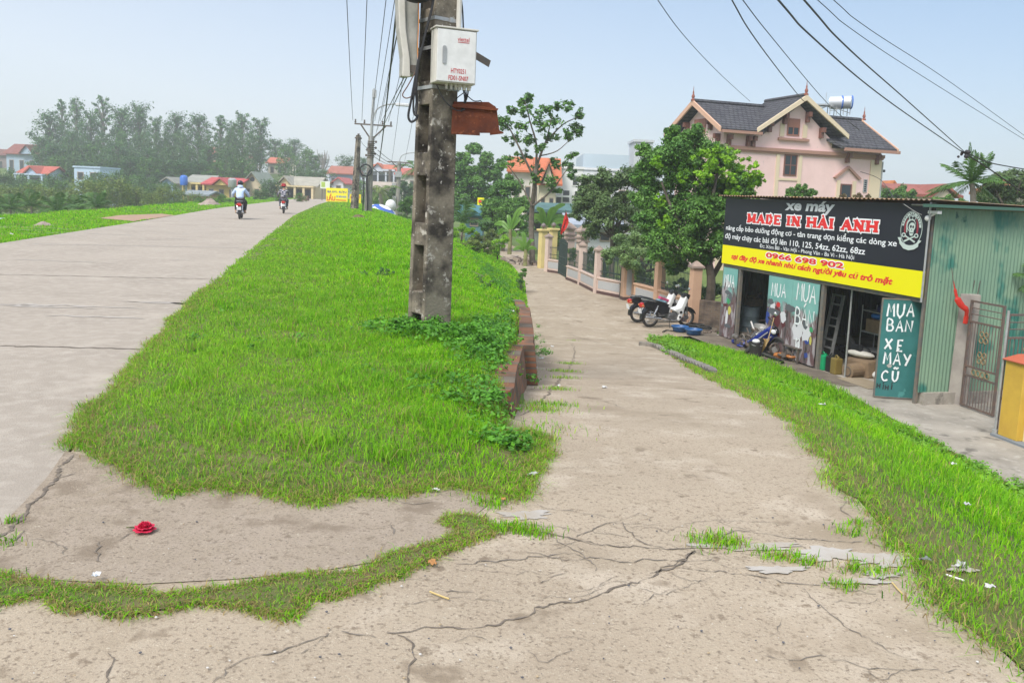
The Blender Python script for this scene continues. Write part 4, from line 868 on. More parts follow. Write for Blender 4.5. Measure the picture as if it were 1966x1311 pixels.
# ---- sign board
sg = thing('shop_sign', 'large black and yellow painted banner sign above the shop front', 'sign', (FA.x, FA.y, GL), F.rot)
sz0, sz1 = zl + .0, ZT - .03
yb_ = F.sz(1390, 468)[1] - GL; yb_ = (yb_ + F.sz(1785, 524)[1] - GL) / 2
m_signk = M('sign_black', (.016, .017, .026), rough=.45, spec=.3); m_signy = M('sign_yellow', (.80, .73, .0), rough=.45, spec=.3)
MB().b2(.01, LEN - .01, -.10, -.062, yb_ + .002, sz1).build('upper_panel', m_signk, sg); MB().b2(.01, LEN - .01, -.10, -.062, sz0, yb_).build('lower_panel', m_signy, sg)
m_gt = M('sign_silver', (.55, .58, .60), rough=.5); m_wt = M('sign_white', (.80, .82, .84), rough=.5); m_rt = M('sign_red', (.70, .025, .025), rough=.5)
def sline(body, pl, pr, hpx, m, off=0., shear=0., y=-.103, ol=None, dz=0, desc=0.0):
    a, za = F.sz(*pl); b, zb = F.sz(*pr); za -= GL; zb -= GL; z = (za + zb) / 2; ht = F.sz(pl[0], pl[1] - hpx)[1] - F.sz(*pl)[1]
    if ol: text(body, a - .03, z - .03 + dz, b - a + .06, ht + .06, y, ol, sg, off + .045, shear)
    return text(body, a, z + dz, b - a, ht, y - (.003 if ol else 0), m, sg, off, shear)
sline('xe máy', (1513, 410), (1609, 415), 25, m_gt, .035, .12)
sline('nâng cấp bảo dưỡng động cơ - tân trang dọn kiểng các dòng xe', (1400, 443), (1729, 479), 14.5, m_wt, .012)
sline('độ máy chạy các bài độ lên 110, 125, 54zz, 62zz, 68zz', (1398, 460), (1668, 494), 13.5, m_wt, .012)
sline('Đc: Xóm Bãi - Vân Hội - Phong Vân - Ba Vì - Hà Nội', (1465, 477), (1647, 502), 9.5, m_wt, .004)
sline('0966 698 902', (1477, 494.5), (1627, 517), 10.5, m_rt, .035, 0, ol=m_wt)
sline('tại đây độ xe nhanh như cách người yêu cũ trở mặt', (1410, 499), (1721, 552), 13, m_rt, .042, .25)
# slab-serif headline
def slab(body, pl, pr, hpx, y):
    a, za = F.sz(*pl); b, zb = F.sz(*pr); z = (za + zb) / 2 - GL; h = F.sz(pl[0], pl[1] - hpx)[1] - F.sz(*pl)[1]
    WD = {'M': 1.15, 'A': 1.05, 'D': .92, 'E': .85, 'I': .5, 'N': 1.0, 'H': 1.05, 'Ả': 1.05, ' ': .5}; tot = sum(WD[c] + .06 for c in body) - .06; sc = (b - a) / tot
    for layer, (m, gr, yy) in enumerate(((m_wt, .045, y), (m_rt, .0, y - .006))):
        mb = MB(); k = 0; x = 0
        def seg(x0, z0, x1, z1, t):
            nonlocal k
            p, q = Vector((x0 * sc + xo, 0, z0 * h + z)), Vector((x1 * sc + xo, 0, z1 * h + z)); d = (q - p); L_ = d.length; d.normalize(); nn = Vector((-d.z, 0, d.x)); w2 = t * sc * .5 + gr * .7; e = gr * .7; o = Vector((0, yy - k * .0002, 0)); k += 1
            mb.add([p - d * e - nn * w2 + o, q + d * e - nn * w2 + o, q + d * e + nn * w2 + o, p - d * e + nn * w2 + o], [(0, 1, 2, 3)])
        for c in body:
            xo = a + x * sc; w_ = WD[c]; S_ = .30; f = .09
            def serif(xc, zc, wd=.42): seg(xc - wd / 2, zc, xc + wd / 2, zc, .11)
            if c in 'HNMI':
                xs = [.25] if c == 'I' else [.2, w_ - .2]
                for xx in xs: seg(xx, .03, xx, .97, S_ if c != 'N' else .2); serif(xx, .05); serif(xx, .95)
                if c == 'H': seg(.2, .5, w_ - .2, .5, .16)
                if c == 'N': seg(.18, .95, w_ - .2, .05, .3)
                if c == 'M': seg(.2, .95, w_ / 2, .15, .26); seg(w_ - .2, .95, w_ / 2, .15, .22)
            elif c in 'AẢ':
                seg(.18, .05, .5, .97, .18); seg(w_ - .2, .05, .5, .97, .32); serif(.18, .05, .36); serif(w_ - .2, .05, .42); seg(.25, .33, .78, .33, .13)
                if c == 'Ả': seg(.40, 1.20, .52, 1.28, .09); seg(.52, 1.28, .60, 1.20, .09); seg(.60, 1.2, .50, 1.10, .09)
            elif c == 'D':
                seg(.22, .03, .22, .97, S_); seg(.05, .95, .5, .95, .12); seg(.05, .05, .5, .05, .12); P2 = [(.5, .94), (.68, .82), (.76, .5), (.68, .18), (.5, .06)]
                for i in range(4): seg(*P2[i], *P2[i + 1], .28)
            elif c == 'E':
                seg(.22, .03, .22, .97, S_); seg(.05, .94, .8, .94, .13); seg(.05, .06, .8, .06, .13); seg(.22, .5, .6, .5, .12); seg(.76, .94, .76, .72, .12); seg(.76, .06, .76, .3, .12); seg(.6, .38, .6, .62, .11)
            x += w_ + .06
        mb.build('lettering', m, sg)
slab('MADE IN HẢI ANH', (1441, 425.5), (1695, 448), 16, -.104)
# emblem: oval badge with helmeted skull, crossed pistons and ribbon
ec, ez = F.sz(1758, 440); ez -= GL; ew = (F.sz(1779, 442)[0] - F.sz(1737, 440)[0]) / 2; eh = (F.sz(1758, 405)[1] - F.sz(1758, 474)[1]) / 2
m_em = M('emblem_pale', (.50, .58, .54), rough=.5); m_er = M('emblem_red', (.28, .03, .045), rough=.5)
em = MB(); EL = [0]
def lay(mi, pts):
    y = -.1035 - .0006 * EL[0]; EL[0] += 1; em.mat(mi); em.add([(ec + a * ew, y, ez + b * eh) for a, b in pts], [tuple(range(len(pts)))])
def oval(mi, rx, rz, cx_=0, cz_=0, n=40, a0=0, a1=2 * PI): lay(mi, [(cx_ + rx * math.cos(a0 + (a1 - a0) * i / n), cz_ + rz * math.sin(a0 + (a1 - a0) * i / n)) for i in range(n)])
oval(0, 1.0, 1.0); oval(1, .95, .965); oval(0, .90, .93, a0=.1, a1=PI - .1); oval(1, .72, .78); oval(2, .66, .70); oval(1, .5, .8)
for i in range(13):                    # small marks standing for the ring lettering
    a = .35 + (PI - .7) * i / 12
    if i in (4, 8): continue
    q = (.81 * math.cos(a), .855 * math.sin(a)); r = .045; lay(1, [(q[0] - r, q[1] - r * .7), (q[0] + r, q[1] - r * .5), (q[0] + r * .7, q[1] + r), (q[0] - r * .8, q[1] + r * .6)])
oval(0, .42, .36, -.02, .22); oval(1, .36, .30, .03, .18); oval(0, .35, .13, .08, .62); oval(1, .13, .085, -.06, .62, 16); oval(1, .13, .085, .22, .61, 16)
oval(0, .30, .24, .10, .12); lay(0, [(-.12, .05), (.32, .05), (.26, -.30), (.18, -.38), (-.02, -.38), (-.10, -.25)]); oval(1, .09, .085, .0, .13, 14); oval(1, .08, .08, .21, .12, 14); lay(1, [(.10, .02), (.06, -.08), (.14, -.08)]); lay(1, [(-.06, -.20), (.25, -.20), (.25, -.235), (-.06, -.235)]); lay(0, [(-.42, .15), (-.33, .2), (-.28, -.2), (-.36, -.22)])
for sg_ in (1, -1):
    oval(0, .20, .13, -.58 * sg_, -.36, 14); oval(1, .11, .07, -.58 * sg_, -.36, 12); lay(0, [(-.55 * sg_, -.40), (-.42 * sg_, -.36), (.55 * sg_, -.68), (.45 * sg_, -.76)])
lay(0, [(-1.12, -.52), (-.8, -.5), (-.72, -.72), (-.35, -.88), (0, -.92), (.35, -.88), (.72, -.74), (.8, -.58), (1.1, -.62), (.85, -.80), (.86, -.95), (.5, -1.12), (0, -1.2), (-.5, -1.12), (-.9, -.86), (-.92, -.74)])
lay(1, [(-.35, -.78), (0, -.72), (.35, -.78), (.25, -.86), (0, -.88), (-.25, -.86)])
em.build('emblem', [m_em, m_signk, m_er], sg)
# camera on the pipe
cc_ = thing('security_camera', 'small white security camera on the pipe at the sign corner', 'camera', at(1797, 408, FB.y - .15), F.rot)
MB().b2(-.16, .10, -.05, .05, -.03, .03).build('housing', m_white, cc_, bevel=.008); MB().sph((-.16, -.03, -.12), .06).tube([(-.02, 0, -.03), (-.14, -.02, -.09)], .02, 6).build('lens_ball', m_white, cc_, smooth=True)
# ---- things inside and in front of the shop
def fpt(px, py, inset=0.0):       # floor point seen at a pixel
    p = Gz(px, py, GL + .015); return p
def inset(px, py, d):        # distance along a line set back inside the shop
    nn = Vector((-F.d.y, F.d.x)) * d; return Plane(F.a + nn, F.a + nn + F.d).sz(px, py)[0]
lad = thing('step_ladder', 'grey steel ladder leaning inside the dark shop opening', 'ladder', (0, 0, 0)); a = inset(1576, 660, .55)
lad.location = Vector((FA.x, FA.y, GL)) + Matrix.Rotation(F.rot, 3, 'Z') @ Vector((a - .02, .55, .012)); lad.rotation_euler = (math.radians(-8), 0, F.rot)
MB().b2(0, .05, -.03, .03, 0, 1.75).b2(.38, .43, -.03, .03, 0, 1.75).build('rail', m_galv, lad)
for z in (.42, .62, .95, 1.15, 1.48, 1.70): MB().b2(.05, .38, -.025, .025, z, z + .045).build('rung', m_galv, lad)
def shopthing(name, label, cat_, s, y, z=.012, rz=0, group=None):
    return thing(name, label, cat_, Vector((FA.x, FA.y, GL)) + Matrix.Rotation(F.rot, 3, 'Z') @ Vector((s, y, z)), F.rot + rz, group)
a = inset(1580, 706, .15)
def can(label, s, y, col, wd, ht):
    t = shopthing('jerry_can', label, 'container', s, y); m = M('plastic_' + col[0], col[1], rough=.35)
    MB().prism([(-wd / 2, -.1), (wd / 2, -.1), (wd / 2, .1), (-wd / 2, .1)], 0, ht, 'Z').build('body', m, t, bevel=.03); MB().lathe([(.03, 0), (.03, .04)], (wd * .25, 0, ht), 10).build('cap', m, t); MB().tube(cat([(-wd * .35, 0, ht - .01), (-wd * .2, 0, ht + .05), (wd * .05, 0, ht + .05), (wd * .12, 0, ht - .01)]), .014, 6).build('handle', m, t)
can('bright green plastic can by the door post', a - .02, .15, ('green', (.01, .30, .12)), .30, .36); can('black plastic can between the green and yellow cans', a + .27, .18, ('black', (.02, .02, .02)), .22, .38); can('yellow-brown oil can beside the prop pipe', a + .50, .14, ('ochre', (.20, .145, .04)), .2, .38)
a = inset(1652, 640, 1.1)
sh = shopthing('wire_shelf', 'thin metal shelf rack inside the right shop opening', 'shelf', a, 1.1)
mb = MB(); [mb.tube([(x, y, 0), (x, y, 1.55)], .014, 6) for x in (0, .75) for y in (0, .4)]; mb.build('upright', m_galv, sh)
for z in (.5, .92, 1.42): MB().b2(-.01, .76, -.01, .41, z, z + .025).build('shelf', m_galv, sh)
m_card = M('cardboard', (.25, .175, .105), (.19, .13, .08), scale=5, rough=.9)
t = shopthing('cardboard_box', 'cardboard box on the middle of the wire shelf', 'box', a + .42, 1.3, .958); MB().b2(-.3, .3, -.17, .17, 0, .30).build('carton', m_card, t, bevel=.006); MB().b2(-.305, .305, -.03, .03, .301, .304).build('tape', m_cream, t)
t = shopthing('plastic_bag', 'bright blue bundle lying on the cardboard box', 'bag', a + .28, 1.3, 1.265); MB().sph((0, 0, .06), .14, sc=(1.3, .8, .5)).build('bundle', M('blue_plastic', (.02, .16, .5), rough=.4), t, smooth=True)
t = shopthing('helmet', 'dark blue helmet on the top of the wire shelf', 'helmet', a + .55, 1.25, 1.445); MB().sph((0, 0, .10), .16, sc=(1.1, .9, .8)).build('shell', M('navy_plastic', (.02, .02, .10), rough=.35), t, smooth=True)
# cardboard heap with bike parts
b_ = Gz(1650, 720, GL + .015)
t = thing('cardboard_bundle', 'tied cardboard bundle on the floor at the right opening', 'cardboard', b_, F.rot + .15)
MB().box((0, .1, .2), (.75, .5, .38), rx=.1, taper=.9).build('carton', m_card, t, bevel=.04); rl_ = MB().tube([(.12, -.5, .14), (.12, .1, .16)], .17, 16).build('roll', m_card, t); MB().torus((.12, -.505, .14), .10, .012, 16, 6, 'Y').build('roll_layer', m_iron, rl_); mb = MB().tube([(-.25, -.17, .0), (-.25, -.18, .40), (-.25, .36, .42)], .012, 6); mb.build('string', m_cable, t)
t = thing('torn_saddle', 'torn cream and black motorbike seat lying on the cardboard bundle', 'seat', b_ + Vector((.02, .1, .42)), F.rot + .35); MB().sph((0, 0, .06), .3, sc=(1.2, .45, .28)).build('cushion', m_cream, t, smooth=True); MB().sph((.0, .06, .13), .2, sc=(1.1, .5, .5)).build('cover', m_cable, t, smooth=True)
t = thing('bike_fairing', 'black plastic bike fairing sticking up from the cardboard bundle', 'bike part', b_ + Vector((-.05, .25, .55)), F.rot); MB().prism([(-.35, .35), (-.2, .25), (0, .12), (.2, .15), (.25, 0), (-.1, -.05), (-.3, .1)], -.05, .05).build('panel', m_cable, t, bevel=.02)
b_ = Gz(1668, 738, GL + .02); t = thing('cardboard_sheet', 'flattened cardboard sheet on the ground before the right opening', 'cardboard', (b_.x, b_.y + .1, hh(b_.x, b_.y) + .02), F.rot); MB().b2(-.55, .5, -.35, .25, 0, .012).build('sheet', M('pale_cardboard', (.33, .27, .19), (.28, .225, .15), scale=4, rough=.9), t)
b_ = Gz(1688, 727, GL + .02); t = thing('white_bag', 'crumpled white bag beside the cardboard bundle', 'bag', b_, 0); MB().sph((0, 0, .08), .17, 10, 7, sc=(1, .8, .6)).build('bag', m_white, t, smooth=True)
# oil drum in the left opening
t = shopthing('oil_drum', 'old grey-blue oil drum inside the left opening', 'drum', inset(1437, 640, .9), .9); mb = MB().lathe([(.28, 0), (.29, .02), (.28, .04), (.28, .29), (.295, .31), (.28, .33), (.28, .58), (.295, .60), (.28, .62), (.28, .85), (.29, .87), (.27, .88)], n=24); mb.build('barrel', M('drum_paint', (.10, .14, .15), (.20, .26, .30), scale=3, rough=.6), t, smooth=True)
mb = MB().box((0, .05, 1.0), (.5, .4, .2)).sph((.1, 0, 1.15), .15, sc=(1.4, 1, .5)).tube([(-.3, 0, 1.0), (.35, .1, 1.3)], .03); tag(mb.build('junk', m_iron, t), None)
def scrap_pile(label, px, py, s, seed, cols):
    b = Gz(px, py, GL + .02); r_ = random.Random(seed); t = thing('scrap_pile', label, 'scrap', (b.x, b.y, max(GL + .012, hh(b.x, b.y) + .02)), F.rot); mb = MB()
    for i in range(26):
        c = Vector((r_.uniform(-s, s), r_.uniform(-s * .5, s * .5), r_.uniform(.03, s * .8) * r_.random() + .03)); mb.mat(r_.choice([0, 0, 0, 1, 2])); k = r_.random()
        if k < .35: mb.box(c, (r_.uniform(.06, .3), r_.uniform(.05, .2), r_.uniform(.04, .15)), r_.uniform(0, 3), r_.uniform(-.6, .6), r_.uniform(-.6, .6))
        elif k < .6: mb.tube([c, c + Vector((r_.uniform(-.4, .4), r_.uniform(-.2, .2), r_.uniform(-.02, .3)))], r_.uniform(.01, .03), 6)
        elif k < .8: mb.torus(c, r_.uniform(.08, .22), r_.uniform(.012, .035), 18, 6, r_.choice('XYZ'))
        else: mb.sph(c, r_.uniform(.05, .13), 8, 6, (1, r_.uniform(.5, 1), r_.uniform(.4, 1)))
    mb.build('parts', cols, t)
m_dirtym = M('dirty_metal', (.20, .19, .18), (.10, .09, .08), scale=9, rough=.6, metal=.3)
scrap_pile('heap of dark engine parts inside the left opening', 1455, 655, .45, 1, [m_iron, m_dirtym, m_white]); scrap_pile('pile of loose bike parts behind the fallen motorbike', 1428, 664, .35, 2, [m_iron, m_dirtym, M('bike_blue', (.015, .03, .22), rough=.4)])
scrap_pile('dark scrap by the foot of the middle door', 1510, 690, .35, 3, [m_iron, m_dirtym, M('orange_paint', (.35, .13, .03), rough=.5)]); scrap_pile('jumble of dark parts behind the cardboard bundle', 1640, 690, .5, 4, [m_iron, m_dirtym, m_cable])
# bucket, stool, tyres
b_ = Gz(1450, 684, GL + .02); t = thing('bucket', 'dark plastic bucket on the dirt before the middle door', 'bucket', (b_.x, b_.y, hh(b_.x, b_.y) + .02)); MB().lathe([(.13, 0), (.175, .34), (.185, .36), (.17, .36), (.125, .02)], n=20).build('pail', M('dark_plastic', (.045, .04, .042), rough=.5), t, smooth=True); MB().tube(cat([(-.17, 0, .35), (-.1, -.14, .30), (.1, -.14, .30), (.17, 0, .35)]), .008, 6).build('handle', m_galv, t); MB().sph((0, .02, .38), .10, sc=(1, 1, .6)).build('rag', m_white, t, smooth=True)
b_ = Gz(1528, 694, GL + .02); t = thing('work_stool', 'low dark metal work stool before the middle door', 'stool', (b_.x, b_.y, hh(b_.x, b_.y) + .01), F.rot)
MB().b2(-.33, .33, -.2, .2, .36, .39).build('seat', m_iron, t, bevel=.005)
for x in (-.3, .3):
    for y in (-.17, .17): MB().b2(x - .02, x + .02, y - .02, y + .02, 0, .36).build('leg', m_iron, t)
m_tyre = M('tyre_rubber', (.025, .025, .026), (.05, .047, .042), scale=10, rough=.85)
def tyre(label, px, py, tilt, rz, rim=True):
    b = Gz(px, py, GL + .02); z = hh(b.x, b.y); t = thing('spoked_tyre' if rim else 'tyre', label, 'wheel' if rim else 'tyre', (b.x, b.y, z + .03 + .26 * abs(math.cos(tilt))), rz, rx=tilt)
    MB().torus((0, 0, 0), .25, .04, 28, 8).build('tread', m_tyre, t, smooth=True)
    if rim:
        MB().torus((0, 0, 0), .205, .016, 24, 6).build('rim', m_galv, t, smooth=True); MB().tube([(0, -.05, 0), (0, .05, 0)], .05, 12).build('hub', m_galv, t)
        mb = MB(); [mb.tube([(.04 * math.cos(q), 0, .04 * math.sin(q)), (.2 * math.cos(q + .4), 0, .2 * math.sin(q + .4))], .003, 4) for q in np.linspace(0, 2 * PI, 24, endpoint=False)]; mb.build('spokes', m_galv, t)
tyre('bare black tyre lying tilted on the dirt before the stool', 1483, 695, 1.2, F.rot, False); tyre('spoked wheel with black tyre leaning on the middle door', 1497, 684, .45, F.rot + .2); tyre('old tyre lying flat behind the bucket', 1476, 678, 1.45, 0, False)
cable([at(1486, 610, 20.6), at(1478, 640, 20.5), at(1470, 665, 20.4)], .012, 'thin bamboo stick leaning on the grimy middle door', m=M('bamboo', (.36, .25, .12), rough=.8), name='bamboo_stick')
b_ = Gz(1500, 672, GL); t = thing('bike_fender', 'orange-brown motorbike fender among the loose wheels', 'bike part', (b_.x, b_.y, hh(b_.x, b_.y) + .33), F.rot); MB().sph((0, 0, 0), .28, sc=(1.3, .4, .35)).build('shell', M('orange_paint', (.35, .13, .03), rough=.5), t, smooth=True)
mb = MB(); [mb.tube([(-.1 + .03 * i, .02 * i, 0), (.05 + .03 * i, -.02 * i, .45)], .012, 5) for i in range(5)]; t = thing('wood_slats', 'small bundle of yellow wooden sticks beside the bucket', 'sticks', (0, 0, 0)); b_ = Gz(1460, 683, GL); t.location = (b_.x, b_.y, hh(b_.x, b_.y)); mb.build('stick_bundle', M('yellow_wood', (.5, .32, .10), rough=.8), t)
# ---- concrete post, iron gate leaves, red bag, yellow pillar
a, b_ = Gz(1814, 774, GL), Gz(1834, 770, GL)
t = thing('gate_post', 'tall square bare concrete gate post by the green shop wall', 'post', (a.x + .25, a.y + .05, GL), math.radians(-22), ry=math.radians(1.0))
MB().box((0, 0, 1.11), (.36, .36, 2.24)).build('column', M('raw_concrete', (.34, .31, .27), (.24, .21, .19), scale=2.5, rough=.95, bump=.3), t, bevel=.01); mb = MB(); [mb.tube([(x, .05, 2.2), (x + .02, .05, 2.5)], .009, 6) for x in (-.1, .04, .14)]; mb.build('rebar', m_iron, t)
m_gate = M('rusty_gate_iron', (.16, .10, .075), (.10, .085, .08), scale=9, rough=.8)
def gate(label, a, b, h):
    L_ = (Vector(b[:2]) - Vector(a[:2])).length; t = thing('iron_gate', label, 'gate', (a[0], a[1], GL + .04), math.atan2(b[1] - a[1], b[0] - a[0]))
    mb = MB(); mb.b2(-.02, .02, -.02, .02, 0, h).b2(L_ - .02, L_ + .02, -.02, .02, 0, h)
    for z in (.02, .62, .80, 1.68, h - .02): mb.b2(.02, L_ - .02, -.018, .018, z - .018, z + .018)
    mb.tube([(0, 0, h - .15), (L_, 0, h - .15)], .01, 5).tube([(0, 0, h - .27), (L_, 0, h - .27)], .01, 5); mb.build('frame', m_gate, t)
    mb = MB(); n = 11
    for i in range(1, n):
        x = L_ * i / n; mb.tube([(x, 0, .02), (x, 0, .62)], .008, 5).tube([(x, 0, .80), (x, 0, 1.68)], .008, 5)
    mb.build('bars', m_gate, t)
    mb = MB()
    for z in (1.02, 1.42): 
        for dx in (-.06, .06):
            for dz in (-.06, .06): mb.torus((L_ * .5 + dx, -.012, z + dz), .05, .012, 14, 5)
    for i in range(4): mb.torus((L_ * (.3 + .14 * i), -.012, .71), .055, .012, 14, 5)
    mb.build('scrollwork', M('brass_rust', (.24, .17, .09), rough=.7), t); return t
g0, g1 = Gz(1830, 778, GL), Gz(1905, 803, GL); gate('rusty iron gate leaf standing open beside the concrete post', (g0.x + .1, g0.y - .1), g1, 2.1)
g2 = Gz(1911, 836, GL); gate('second iron gate leaf with bluish end bar behind the yellow pillar', g2, (g2.x + .95, g2.y + .25), 2.1)
MB0 = MB().tube([(g2.x - .03, g2.y - .03, GL + .04), (g2.x - .03, g2.y - .03, GL + 2.2)], .022, 8).tube([(g2.x - .03, g2.y - .03, GL), (g2.x - .03, g2.y - .03, GL + .12)], .05, 8); tag(MB0.build('gate_pipe', m_galv), 'thin bluish steel pipe standing before the second gate leaf', 'pipe')
q = at(1843, 610, a.y - .28)
t = thing('red_bag', 'red plastic bag twisted round the top of the gate post', 'bag', q, 0)
kk = q.y / FPX; tb = lambda px, py, dy=0: ((px - 1843) * kk, dy, (610 - py) * kk)
MB().tube(cat([tb(1823, 540), tb(1828, 556), tb(1833, 573, -.02), tb(1843, 587, -.04), tb(1852, 594, -.04), tb(1855, 608), tb(1854, 622)]), [.012] * 8 + [.03] * 8 + [.065] * 8 + [.055] * 8 + [.05] * 8 + [.06] * 8 + [.02], 8, flat=.45).build('bag', M('red_plastic', (.55, .03, .015), rough=.35, transl=.2), t, smooth=True); MB().tube([tb(1817, 514), tb(1824, 545)], .008, 5).build('stick', m_iron, t)
b_ = Gz(1924, 850, GL); yp = thing('yellow_gate_pillar', 'orange-yellow gate pillar with red tiled cap and cream wall', 'gate pillar', (b_.x + .20, b_.y - .05, GL), math.radians(10))
m_yel = M('orange_yellow_paint', (.58, .37, .05), (.50, .31, .045), scale=3, rough=.7)
MB().b2(0, .42, 0, .42, .05, 1.36).build('column', m_yel, yp, bevel=.01); MB().box((.21, .21, 1.43), (.50, .50, .11), taper=.35).b2(-.04, .46, -.04, .46, 1.36, 1.375).build('cap', M('red_tile', (.42, .10, .05), rough=.7), yp)
MB().b2(.12, .42, -3.0, -.004, .0, .78).build('wall', M('cream_wall', (.72, .64, .38), (.65, .57, .34), scale=2, rough=.8), yp); MB().b2(.08, .46, -3.0, -.006, .78, .86).build('coping', m_cream, yp); MB().b2(-.08, .5, -3.0, .5, -.1, .05).build('kerb', M('blue_grey_kerb', (.19, .21, .23), rough=.9), yp)
MB().sph((.45, -.02, .85), .05).build('lamp_knob', m_iron, yp)
# ================================================================ plants and trees (helpers)
m_bark = M('bark', (.16, .13, .10), (.09, .075, .06), scale=5, rough=1, bump=.4)
m_bark2 = M('pale_bark', (.26, .23, .19), (.17, .15, .12), scale=5, rough=1, bump=.3)
PAL_DARK = np.array([[.06, .125, .03], [.022, .055, .016]])
PAL_MID = np.array([[.11, .23, .035], [.04, .11, .02]])
PAL_BRIGHT = np.array([[.25, .46, .02], [.13, .31, .015]])
PAL_GREY = np.array([[.13, .20, .065], [.05, .095, .03]])
PAL_EUC = np.array([[.09, .20, .05], [.035, .10, .03]])
PAL_YEL = np.array([[.21, .27, .055], [.07, .13, .025]])
def pxclumps(L, y, org, sub=9, spread=.85, dep=1.0):
    """clump list [(px, py, r_px)] at distance y -> sub-clump centres and radii, local to org, with real depth"""
    C = []; R = []
    for px, py, r in L:
        c = at(px, py, y + rnd.uniform(-.6, .6) * dep); rw_ = r * y / FPX
        for k in range(int(sub * 1.6)):
            v = Vector((rnd.gauss(0, 1), rnd.gauss(0, 1), rnd.gauss(0, 1))).normalized() * rw_ * spread * rnd.random() ** .4
            C.append(c + v - Vector(org)); q = rw_ * rnd.uniform(.30, .60); R.append((q, q, q * .75))
    return np.array(C), np.array(R)
def crown(name, C, R, leaf, n, pal, parent, flat=.15, droop=.0, ell=.5, shell=.25):
    V, Q, c = leafcloud(np.asarray(C, float), leaf, n, np.asarray(R, float), pal, flat, droop, ell, shell)
    return np_mesh(name, V, Q, m_leaf, parent, col=c)
def trunk(parent, paths, mat=None, name='trunk'):
    mb = MB()
    for pts, r0, r1 in paths:
        P = cat(pts, 4); mb.tube(P, [r0 + (r1 - r0) * i / (len(P) - 1) for i in range(len(P))], 7)
    return mb.build(name, mat or m_bark, parent, smooth=True)
def pxtree(name, label, cat_, base, y, L, leaf, n, pal, limbs=None, sub=9, r=.14, group=None, mat=None, flat=.15, new=None, spread=.75, droop=0., rsc=1.0):
    """base = (px, py) of the foot at distance y; limbs = pixel polylines"""
    b = at(base[0], base[1], y); t = thing(name, label, cat_, b, group=group); lo = lambda p, dy=0: at(p[0], p[1], y + dy) - b
    C, R = pxclumps(L, y, b, sub, spread); R *= rsc; crown('crown', C, R, leaf * .55, int(n * 2.7), pal, t, flat, droop)
    if new: C, R = pxclumps(new, y - .5, b, 10, 1.35); R *= .8; crown('new_growth', C, R, leaf * .6, int(n * .9), PAL_BRIGHT * 1.15, t, flat, shell=.0)
    paths = []
    if limbs is None:
        cx_ = sum(p[0] for p in L) / len(L); cy_ = sum(p[1] for p in L) / len(L); top = (cx_, cy_)
        mid = ((base[0] * 2 + cx_) / 3, (base[1] + cy_) / 2); paths.append(([Vector((0, 0, -.3)), lo(mid), lo(top)], r, r * .4))
        for p in L[::2]: paths.append(([lo(mid), (lo(mid) + lo(p)) / 2 + Vector((0, rnd.uniform(-.3, .3), -.1)), lo(p, rnd.uniform(-.5, .5))], r * .5, r * .12))
    else:
        for l, a, z_ in limbs: paths.append(([lo(p, 0 if i == 0 else rnd.uniform(-.4, .4) * (i > 0)) for i, p in enumerate(l)], a, z_))
    trunk(t, paths, mat); return t
def frond(mb, o, az_, L_, up, droop, w_, n=9, sag=1.0):
    """a pinnate palm leaf: midrib with leaflets"""
    u = Vector((math.cos(az_), math.sin(az_), 0)); pts = []
    for i in range(n + 1):
        t = i / n; pts.append(Vector(o) + u * (L_ * t * math.cos(up) * (1 - .15 * t)) + Vector((0, 0, L_ * (t * math.sin(up) - droop * t * t))))
    mb.mat(0).tube(pts, [.02 * (1 - .8 * i / n) for i in range(n + 1)], 4)
    side = u.cross(Vector((0, 0, 1)))
    for i in range(1, n * 2 + 1):
        t = i / (n * 2); k = min(int(t * n), n - 1); p = pts[k].lerp(pts[k + 1], t * n - k); tg = (pts[k + 1] - pts[k]).normalized(); l = w_ * (math.sin(PI * min(1, t * .9 + .08)) * .8 + .2)
        for sg_ in (1, -1):
            d = (side * sg_ * .8 + tg * .7 + Vector((0, 0, -.25 * sag + rnd.uniform(-.15, .15)))).normalized(); q = tg.cross(d).normalized(); ww = tg * .035 * L_ / 1.6
            e = p + d * l + Vector((0, 0, -.18 * l * sag)); m_ = p + d * l * .5
            mb.add([p - ww * .4, m_ - ww, e, m_ + ww], [(0, 1, 2, 3)])
m_palm = M('palm_leaf', (.05, .125, .025), (.09, .19, .035), scale=1.2, rough=.5, transl=.2)
m_palmy = M('yellowing_palm_leaf', (.17, .22, .05), (.10, .17, .04), scale=1.2, rough=.5, transl=.2)
def palm(label, base, top, y, nf, L_, w_, up=(.2, 1.3), droop=.55, r=.10, group=None, mat=None, name='palm_tree', sag=1.0):
    b = at(*base, y); h = at(*top, y) - b; t = thing(name, label, 'palm', b, group=group); mb = MB()
    for i in range(nf): frond(mb, h, 2 * PI * i / nf * 2.618 + rnd.uniform(-.3, .3), L_ * rnd.uniform(.75, 1.1), up[0] + (up[1] - up[0]) * i / max(1, nf - 1), droop * rnd.uniform(.7, 1.2), w_, sag=sag)
    mb.build('crown', mat or m_palm, t); trunk(t, [([Vector((0, 0, -.5)), h * .5 + Vector((.03, 0, 0)), h], r, r * .75)], m_bark2); return t
